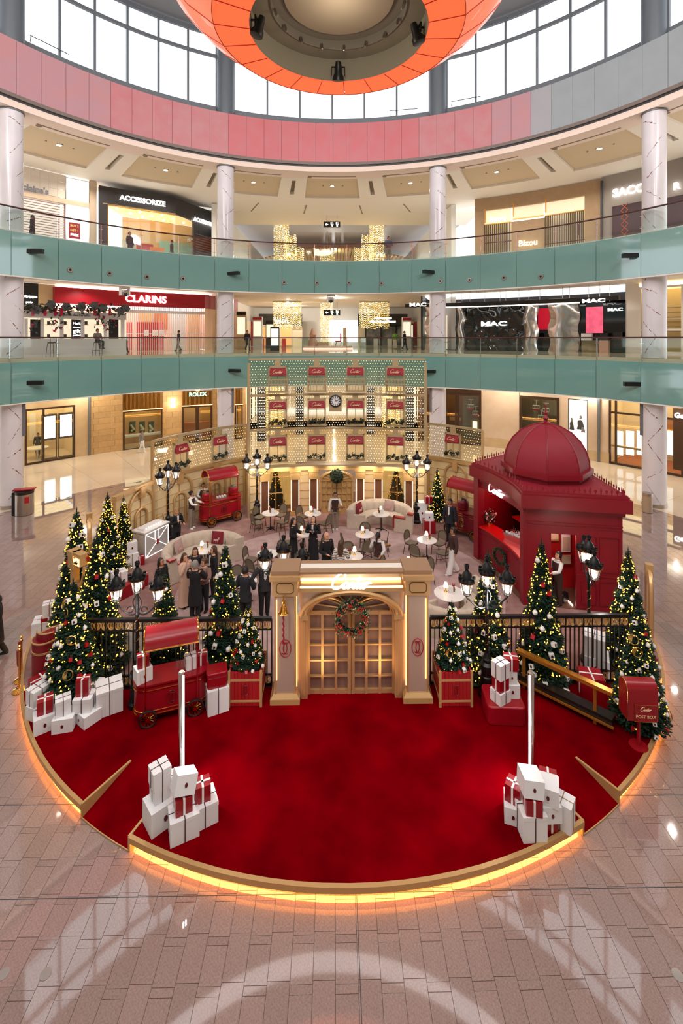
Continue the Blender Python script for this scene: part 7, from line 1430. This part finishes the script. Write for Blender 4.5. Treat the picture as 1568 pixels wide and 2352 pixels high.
SHOE = {'white': mat('shoe_white', 'e8e6e3', .5), 'black': mat('shoe_black', '111112', .3)}
ARM = {'down': ((.035, .01, -.165), (.05, -.03, -.315)), 'hold': ((.05, .0, -.16), (.0, -.15, -.17)), 'phone': ((.05, -.02, -.16), (-.065, -.13, -.1)), 'face': ((.03, -.06, -.15), (-.07, -.08, .04)), 'reach': ((.03, -.1, -.12), (.0, -.24, -.13)), 'hug': ((.045, -.07, -.13), (-.045, -.19, -.115)), 'out': ((.1, -.03, -.12), (.2, -.1, -.17)), 'tray': ((.06, .0, -.16), (.07, -.16, -.17)), 'back': ((.05, .05, -.15), (.0, .1, -.24))}
def ring(c, rx, ry, n=12, yo=0): return [(c[0]+rx*cos(2*pi*i/n), c[1]+yo+ry*sin(2*pi*i/n), c[2]) for i in range(n)]
def person(loc, rz, H, label, top='jacket', topc='black', botc='black', bottom='trousers', skin=0, hair='black', hs='short', arms=('down', 'down'), legs='stand', shoe='black', sleeve=None, tuck=False, turn=0, look=0, extra=None):
    P = thing('person', label, 'person', loc, rz); P.scale = (H,)*3
    hipz = .525; sit = legs == 'sit'
    LG_ = {}
    for s in (-1, 1):
        hx = s*.05
        if legs == 'stand': pts = [(hx, 0, hipz), (s*.053, -.006, .285), (s*.052, .01, .045)]
        elif legs == 'walk': pts = [(hx, 0, hipz), (s*.045, -.06 if s > 0 else -.015, .29), (s*.04, -.12 if s > 0 else .12, .05 if s > 0 else .07)]
        else: pts = [(hx, 0, hipz), (s*.08, -.22, .5), (s*.06, -.24, .29)]
        LG_[s] = [Vector(p) for p in pts]
    AR = {}
    for s, k in ((-1, arms[0]), (1, arms[1])):
        S = Vector((s*.105, .0, .815)); e, w_ = ARM[k]; AR[s] = [S, S+Vector((s*e[0], e[1], e[2])), S+Vector((s*w_[0], w_[1], w_[2]))]
    female = hs in ('long', 'pony', 'bun'); wr = .066 if female else .076
    b = MB()                                                           # one continuous body
    tor = [(.47, .075, .055), (.52, .088, .064), (.58, .08, .058), (.63, wr, .052), (.70, .082, .06), (.76, .095, .062), (.80, .1, .056), (.825, .075, .048), (.845, .035, .036), (.87, .03, .033)]
    b.loft([ring((0, .003, z), rx, ry) for z, rx, ry in tor])
    for s in (-1, 1):
        h, k, a = LG_[s]; b.tube([h, h*.5+k*.5, k, k*.45+a*.55, a], [.056, .048, .036, .034, .022], 10)
        f = a+Vector((0, -.03, -.032)); b.tube([a+Vector((0, .02, -.02)), f, f+Vector((0, -.055, -.004))], [.024, .026, .018], 8)
        S, E, W_ = AR[s]; b.tube([S+Vector((-s*.02, 0, 0)), S*.5+E*.5, E, E*.5+W_*.5, W_], [.034, .03, .024, .022, .015], 8)
        d = (W_-E).normalized(); n_ = d.cross(Vector((1, 0, 0)));  n_ = n_.normalized(); t_ = d.cross(n_).normalized(); pal = W_+d*.028; b.tube([W_, pal, W_+d*.052], [.014, .02, .019], 8, ry=.011)
        for i in range(4): u = W_+d*.05+t_*((i-1.5)*.0095); L = (.034, .042, .04, .03)[i]; b.tube([u, u+d*L*.55-n_*.003, u+d*L-n_*.011], [.0055, .005, .004], 5)
        u = W_+d*.018+t_*.016*s; b.tube([u, u+t_*.014*s+d*.016, u+t_*.016*s+d*.033], [.0065, .006, .005], 5)
    hd = [(.866, .03, .034, .004), (.872, .036, .044, -.006), (.885, .043, .053, -.004), (.905, .047, .056, .0), (.93, .05, .058, .003), (.955, .049, .058, .005), (.978, .04, .05, .006), (.993, .024, .03, .006), (1.0, .006, .008, .006)]
    tm = Matrix.Rotation(turn, 4, 'Z') @ Matrix.Translation((0, 0, .87)) @ Matrix.Rotation(look, 4, 'X') @ Matrix.Translation((0, 0, -.87))
    b.at(tm); b.loft([ring((0, y, z), rx, ry, 14) for z, rx, ry, y in hd]); b.tube([(0, -.05, .938), (0, -.064, .918), (0, -.052, .908)], [.005, .0085, .006], 5)
    for s in (-1, 1): b.ball((s*.05, .004, .926), .012, 6, 4, (.5, .8, 1.3))
    b.tube([(-.014, -.05, .893), (0, -.0535, .893), (.014, -.05, .893)], .0035, 4); b.at(None)
    bo = ob('body', b, SKIN[skin], P, smooth=70); r = bo.modifiers.new('one_surface', 'REMESH'); r.mode = 'VOXEL'; r.voxel_size = .0075; r.use_smooth_shade = True
    c = MB(); c.at(tm); [c.ball((s*.018, -.052, .931), .0055, 6, 4) for s in (-1, 1)]; [c.box((s*.018, -.054, .945), (.02, .006, .004)) for s in (-1, 1)]; ob('eyes', c, HAIR['black'], bo)
    if hs != 'bald':                                                   # hair
        c = MB(); c.at(tm); rows = []; low = {'short': .905, 'long': .90, 'pony': .91, 'bun': .91}[hs]
        for j in range(8):
            z = low+(1.012-low)*j/7; k = sqrt(max(0, 1-((z-.93)/.083)**2)) if z > .93 else 1; row = []
            for i in range(17):
                a = -pi*.16+(pi*1.32)*i/16 if z < .965 else -pi*.5+2*pi*i/16*1.0; row.append((.0565*k*cos(a)+.0, .008+.067*k*sin(a), z))
            rows.append(row)
        c.sheet(rows); c.sheet([[(x*.9, .008+(y-.008)*.9, z-.004) for x, y, z in r_] for r_ in rows]); c.at(tm); c.loft([ring((0, .012, z), .0565*k, .064*k, 12) for z, k in ((.962, .92), (.985, .74), (1.004, .46), (1.012, .12))])
        if hs == 'long': c.loft([ring((0, yy, z), rx, ry, 10) for z, yy, rx, ry in ((.96, .03, .05, .03), (.9, .045, .058, .03), (.84, .055, .062, .026), (.76, .065, .056, .022), (.70, .068, .03, .014))])
        if hs == 'pony': c.tube([(0, .06, .95), (0, .095, .93), (0, .1, .86), (0, .085, .77)], [.016, .022, .022, .008], 7)
        if hs == 'bun': c.ball((0, .075, .955), .026, 8, 6)
        ob('hair', c, HAIR[hair], bo, smooth=70)
    def sleeves(cm, g=.008, n='sleeve'):
        for s in (-1, 1): S, E, W_ = AR[s]; q = MB(); q.tube([S+Vector((-s*.015, 0, .004)), S*.5+E*.5, E, E*.5+W_*.5, W_*.97+E*.03], [.037+g, .033+g, .028+g, .026+g, .02+g], 9); ob(n, q, CL[cm], P, smooth=70)
    def shell(z0, z1, g, m, nm, flare=0, open_=False):
        q = MB(); rr = []; zs = [z0+(z1-z0)*i/8 for i in range(9)]
        for z in zs:
            for (za, xa, ya), (zb, xb, yb) in zip(tor, tor[1:]):
                if za <= z <= zb or (z < tor[0][0] and za == tor[0][0]): t = max(0, (z-za)/(zb-za)); rx, ry = xa+(xb-xa)*t, ya+(yb-ya)*t; break
            if z < .52: rx, ry = .09+flare*(.52-z), .066+flare*(.52-z)*.8
            rr.append(ring((0, .003, z), rx+g, ry+g, 16))
        q.loft(rr); return ob(nm, q, m, P, smooth=70)
    if bottom == 'trousers' or bottom == 'wide':
        w_ = .02 if bottom == 'wide' else .0
        for s in (-1, 1): h, k, a = LG_[s]; q = MB(); q.tube([h+Vector((0, 0, .02)), h*.5+k*.5, k, k*.4+a*.6, a+Vector((0, .0, -.012))], [.062, .057, .047+w_*.7, .042+w_, .036+w_*1.4], 10); ob('trouser_leg', q, CL[botc], P, smooth=70)
        shell(.46, .62, .007, CL[botc], 'waistband')
    else:
        q = MB(); n = 22; rr = []
        for z, rx in ((.6, .075), (.52, .1), (.35, .108), (.2, .118), (.05, .13)): rr.append([((rx+.006*cos(5*2*pi*i/n)*(z < .5))*cos(2*pi*i/n), (rx*.75+.006*cos(5*2*pi*i/n)*(z < .5))*sin(2*pi*i/n), z) for i in range(n)])
        q.loft(rr); ob('skirt', q, CL[botc], P, smooth=70)
    if not sit or True:
        for s in (-1, 1): h, k, a = LG_[s]; q = MB(); f = a+Vector((0, -.03, -.03)); q.tube([a+Vector((0, .03, -.022)), a+Vector((0, .0, -.02)), f, f+Vector((0, -.06, -.006))], [.024, .031, .03, .02], 8); ob('shoe', q, SHOE[shoe], P, smooth=60)
    if top == 'vest':
        shell(.6, .832, .005, CL[sleeve or 'white'], 'shirt'); sleeves(sleeve or 'white', .004); shell(.5, .812, .012, CL[topc], 'apron_vest', .1)
        q = MB(); q.tube([(.036*cos(i*pi/8), .0+.036*sin(i*pi/8), .846) for i in range(16)], .012, 5, True); ob('collar', q, CL['white'], P)
    elif top == 'coat': shell(.26, .836, .016, CL[topc], 'coat', .08); sleeves(topc, .012)
    elif top == 'jacket':
        shell(.44, .836, .014, CL[topc], 'jacket', .12); sleeves(topc, .01)
        if sleeve: q = MB(); q.add([(-.022, -.078, .83), (.022, -.078, .83), (.006, -.083, .64), (-.006, -.083, .64)], [(0, 1, 2, 3)]); q.box((0, -.066, .745), (.04, .03, .17), 0, .9); ob('shirt_front', q, CL[sleeve], P, smooth=0)
    elif top == 'blouse': shell(.53, .838, .014, CL[topc], 'blouse'); sleeves(topc, .012)
    return P
def pp(px, py, head, h=1.7, z=.25): p = G(px, py, z); return p
PS = [
 (769, 1216, .05, 1.68, 'waitress in brown vest and grey trousers holding a pastry tray before the arched door', dict(top='vest', topc='vest', botc='khaki', skin=1, hs='bun', arms=('down', 'tray'), shoe='white')),
 (440, 1214, R(75), 1.70, 'server in brown vest and white sleeves standing left of the back red cart', dict(top='vest', topc='vest', botc='khaki', skin=1, hs='bun', arms=('reach', 'reach'), shoe='white')),
 (674, 1291, R(70), 1.70, 'woman in long black coat with long dark hair facing the woman with the phone', dict(top='coat', topc='black', skin=0, hs='long', arms=('hold', 'hold'))),
 (719, 1288, R(-10), 1.72, 'woman in long black dress looking down at her phone', dict(top='jacket', topc='black', bottom='skirt', skin=0, hs='long', arms=('phone', 'phone'), look=R(-24), sleeve='white')),
 (750, 1338, R(35), 1.78, 'bald bearded man in black coat behind the golden portal', dict(top='coat', topc='black', skin=0, hs='bald', arms=('hold', 'down'))),
 (782, 1352, R(175), 1.66, 'woman in striped sweater with long brown hair seen from behind', dict(top='blouse', topc='stripe', botc='cream', skin=0, hair='brown', hs='long', arms=('hold', 'down'))),
 (868, 1330, R(155), 1.68, 'waitress in brown vest with dark ponytail carrying pastries, seen from behind', dict(top='vest', topc='vest', botc='khaki', skin=1, hs='pony', arms=('back', 'tray'), shoe='white')),
 (1033, 1243, R(-35), 1.80, 'man in dark suit and light shirt beside the dark red cart', dict(top='jacket', topc='navy', botc='black', skin=1, arms=('down', 'down'), sleeve='white')),
 (1040, 1318, R(-75), 1.70, 'person in dark top and wide white trousers walking past the kiosk', dict(top='blouse', topc='vest', bottom='wide', botc='white', skin=1, hs='bun', legs='walk', shoe='white')),
 (448, 1421, R(172), 1.80, 'grey haired man in black coat hugging a woman, seen from behind', dict(top='coat', topc='black', hair='grey', arms=('hug', 'hug'))),
 (468, 1404, R(-12), 1.68, 'brown haired woman in mauve top embraced by the grey haired man', dict(top='blouse', topc='mauve', botc='black', hair='brown', hs='bun', arms=('hug', 'hug'), turn=R(-30))),
 (424, 1394, R(55), 1.72, 'woman in blush blouse and long blush skirt touching her cheek', dict(top='blouse', topc='blush', bottom='skirt', botc='blush', hair='brown', hs='long', arms=('face', 'hold'))),
 (448, 1376, R(10), 1.70, 'smiling woman in black blazer between the couple and the sofa', dict(top='jacket', topc='black', hair='brown', hs='long', skin=0)),
 (490, 1373, R(-60), 1.72, 'woman in black blazer and white shirt beside the embracing couple', dict(top='jacket', topc='black', hair='brown', hs='long', arms=('face', 'down'), sleeve='white')),
 (371, 1402, R(70), 1.66, 'dark haired woman in black walking left of the sofa arm', dict(top='coat', topc='black', skin=1, hs='long', legs='walk', look=R(-12))),
 (563, 1438, R(165), 1.80, 'man in dark suit seen from behind near the left planter tree', dict(top='jacket', topc='navy', botc='black', arms=('hold', 'hold'))),
 (607, 1413, R(20), 1.82, 'man in dark suit and white shirt behind the left portal pier', dict(top='jacket', topc='charcoal', botc='black', arms=('out', 'hold'), sleeve='white')),
 (405, 1262, R(50), 1.70, 'short haired blond woman in black suit behind the sofa at the chest', dict(top='jacket', topc='black', hair='blond', arms=('phone', 'hold'), sleeve='white')),
 (1280, 1389, R(-70), 1.72, 'waiter in brown vest working in the kiosk doorway', dict(top='vest', topc='vest', botc='vest', skin=0, arms=('hold', 'reach'), look=R(-15))),
]
for px, py, rz, H, lab, kw in PS: person(G(px, py), rz, H, lab, **kw)
person(loc_on(BC, BRZ, -.45, .95, .25), R(20), 1.66, 'server in brown vest standing behind the back red cart', top='vest', topc='vest', botc='khaki', skin=1, hs='bun', arms=('hold', 'hold'))
person(G(-8, 1512, 0), R(-70), 1.75, 'person in black cut off by the left edge of the floor', top='coat', topc='black', legs='walk')
person(G(325, 1040, 0), R(80), 1.75, 'person in grey top and white trousers walking before the poster window', top='blouse', topc='grey', botc='white', skin=1, legs='walk', shoe='white')
def up_p(px, rad, z, rz, H, lab, **kw): person(pol(ang(px, rad), rad, z), rz, H, lab, **kw)
up_p(892, 19.75, 14.5, R(10), 1.78, 'man in grey shirt leaning at the upper railing', top='blouse', topc='denim', botc='khaki', skin=1, arms=('hold', 'hold'))
up_p(74, 22, 14.5, R(-70), 1.65, 'person in black walking past the shutter, upper level left', top='coat', topc='black', hs='long', legs='walk', skin=1)
up_p(298, 23, 14.5, R(70), 1.8, 'dark figure walking before the lit black shop, left one', top='jacket', topc='charcoal', legs='walk', skin=1)
up_p(394, 24, 14.5, R(-70), 1.75, 'dark figure walking before the lit black shop, right one', top='jacket', topc='charcoal', botc='denim', legs='walk', skin=1)
up_p(286, 27, 7.85, R(75), 1.75, 'person in white top and dark trousers by the red cosmetics shop', top='blouse', topc='white', botc='black', skin=1, legs='walk')
up_p(410, 27.5, 7.85, R(-60), 1.7, 'person in dark top before the white grille, middle level', top='blouse', topc='charcoal', botc='grey', skin=1, legs='walk')
up_p(568, 27, 7.85, R(40), 1.75, 'person in black top and red bag left of the middle corridor', top='blouse', topc='black', botc='black', skin=1, legs='walk')
person(Vector((6.0, 46, 7.85)), R(160), 1.75, 'person in green shirt at the right of the middle corridor', top='blouse', topc='green', botc='cream', skin=1); person(Vector((6.6, 44, 7.85)), R(60), 1.72, 'person in black walking at the right of the middle corridor', top='coat', topc='black', legs='walk')
def stool(px, rad, lab):
    s = thing('bar_stool', lab, 'stool', pol(ang(px, rad), rad, 7.85)); b = MB(); b.prism(rrect(.4, .38, .1), .74, .8); ob('seat', b, BLACK, s)
    for x in (-.17, .17):
        for y in (-.16, .16): b = MB(); b.rod((x, y, .74), (x*1.4, y*1.4, 0), .016, 5); ob('leg', b, BLACK, s)
    b = MB(); b.tube([(x*1.2, y*1.2, .25) for x, y in ((-.17, -.16), (.17, -.16), (.17, .16), (-.17, .16))], .012, 4, True); ob('foot_ring', b, BLACK, s); b = MB(); b.tube([(-.19, .17, .78), (-.2, .2, 1.05), (.2, .2, 1.05), (.19, .17, .78)], .016, 5); ob('low_back', b, BLACK, s)
stool(119, 23.2, 'empty black bar stool at the perfume booth'); stool(224, 23.3, 'black bar stool under the seated man')
o = pol(ang(224, 23.3), 23.3, 7.85-.06); person(o, R(60), 1.75, 'seated man in pale shirt on a bar stool at the perfume booth', top='blouse', topc='grey', botc='charcoal', skin=1, legs='sit', arms=('hold', 'hold'))
person(pol(ang(87, RL+2.6), RL+2.6, .02), R(20), 1.7, 'person in black standing inside the bright glazed boutique', top='jacket', topc='black', skin=1, hs='bun')
# pastry trays, phone, kiosk goods
def pastry(loc, rz, lab):
    t = thing('pastry_tray', lab, 'tray', loc, rz); b = MB(); b.prism(ell(.2, .13, 16), 0, .015); ob('tray', b, STEEL, t)
    for k in range(7): b = MB(); b.ball((-.12+.08*(k % 4), -.04+.08*(k//4), .035), .035, 7, 5, (1.2, .8, .7)); ob('pastry', b, mat('pastry', 'c08a48', .7, noise=(20, '8a5426', .3)), t)
a = G(769, 1216); pastry(a+Vector((.3, -.32, 1.12)), .2, 'tray of pastries held by the waitress at the arched door'); a = G(868, 1330); pastry(a+Vector((.32, .2, 1.1)), .5, 'tray of pastries carried by the waitress with the ponytail')
a = G(719, 1288); o = ob('phone', MB().box((0, 0, 0), (.07, .012, .14)), BLACK, None, a+Vector((-.03, -.3, 1.28)), (R(-50), 0, 0)); tag(o, 'black phone in the hands of the woman in the long dress', 'phone')
kp = cvs[3]+Vector((.45, .1, 0)); v = thing('flower_bouquet', 'bouquet of red and white flowers on the kiosk counter', 'flowers', (kp.x-.25, kp.y+.3, 1.56)); b = MB(); b.lathe([(.1, 0), (.12, .1), (.09, .16)], 12); ob('vase', b, BRASS, v); b = MB(); leaf_clump(b, Vector((0, 0, .32)), .24, 260, ls=.25); stuff(ob('foliage', b, mat('topiary_green', '33402a'), v)); b = MB(); leaf_clump(b, Vector((0, -.03, .36)), .25, 150, ls=.22); stuff(ob('red_flowers', b, mat('flower_red', '9c1220'), v)); b = MB(); leaf_clump(b, Vector((0, -.03, .38)), .3, 50, ls=.2); stuff(ob('white_sprigs', b, mat('sprig', 'e8dcd4', .6), v))
kp = cvs[9]+Vector((.42, .35, 0)); t = thing('ice_bucket', 'long silver ice trough on the kiosk counter', 'ice bucket', (kp.x, kp.y, 1.56), R(-62)); b = MB(); b.prism([(x*.42, y*.2) for x, y in ((-1, -1), (1, -1), (1, 1), (-1, 1))], 0, .24, -.15); ob('trough', b, CHROME, t, smooth=0); b = MB(); random.seed(2); [b.box((random.uniform(-.38, .38), random.uniform(-.17, .17), .25), (.07, .07, .06), k) for k in range(40)]; stuff(ob('ice', b, mat('ice', 'eef2f4', .2), t, smooth=0))
for k in range(3): kq = cvs[8]+Vector((.5, .25+.18*k, 0)); b = MB(); b.lathe([(.04, 0), (.045, .2), (.02, .27), (.02, .34)], 10); o = ob('bottle', b, BLACK, None, (kq.x, kq.y, 1.56)); tag(o, 'dark bottle on the kiosk counter, %s of three' % ('nearest', 'middle', 'farthest')[k], 'bottle')
for k, (t_, z, w_, h, m) in enumerate(((.35, 2.14, .3, .26, WBOX), (.45, 2.14, .2, .3, BRASS), (.6, 2.14, .35, .2, BLACK), (.3, 1.64, .25, .3, RED), (.55, 1.64, .3, .28, WBOX), (.7, 2.64, .25, .24, BLACK), (.8, 1.64, .25, .35, WBOX))):
    q = bw0+(bw1-bw0)*t_; g = thing('display_box', 'small boxed display on the kiosk shelf, %s' % ('white on the middle shelf', 'brass on the middle shelf', 'black on the middle shelf', 'red on the lower shelf', 'white on the lower shelf', 'black on the top shelf', 'white at the lower shelf end')[k], 'display box', (q.x-.18, q.y, z), R(-62)); b = MB(); b.box((0, 0, h/2), (w_, .14, h)); ob('box', b, m, g, smooth=0); b = MB(); b.box((0, -.075, h/2), (w_*.6, .01, h*.6)); ob('face', b, mat('print_beige', 'cdbda2'), g, smooth=0)
p = G(1294, 1382); b = MB(); b.prism(rrect(.36, .2, .06), 0, .3, .15); o = ob('black_bag', b, BLACK, None, p, (0, 0, .5), bev=.03); tag(o, 'black bag lying by the kiosk doorway', 'bag')
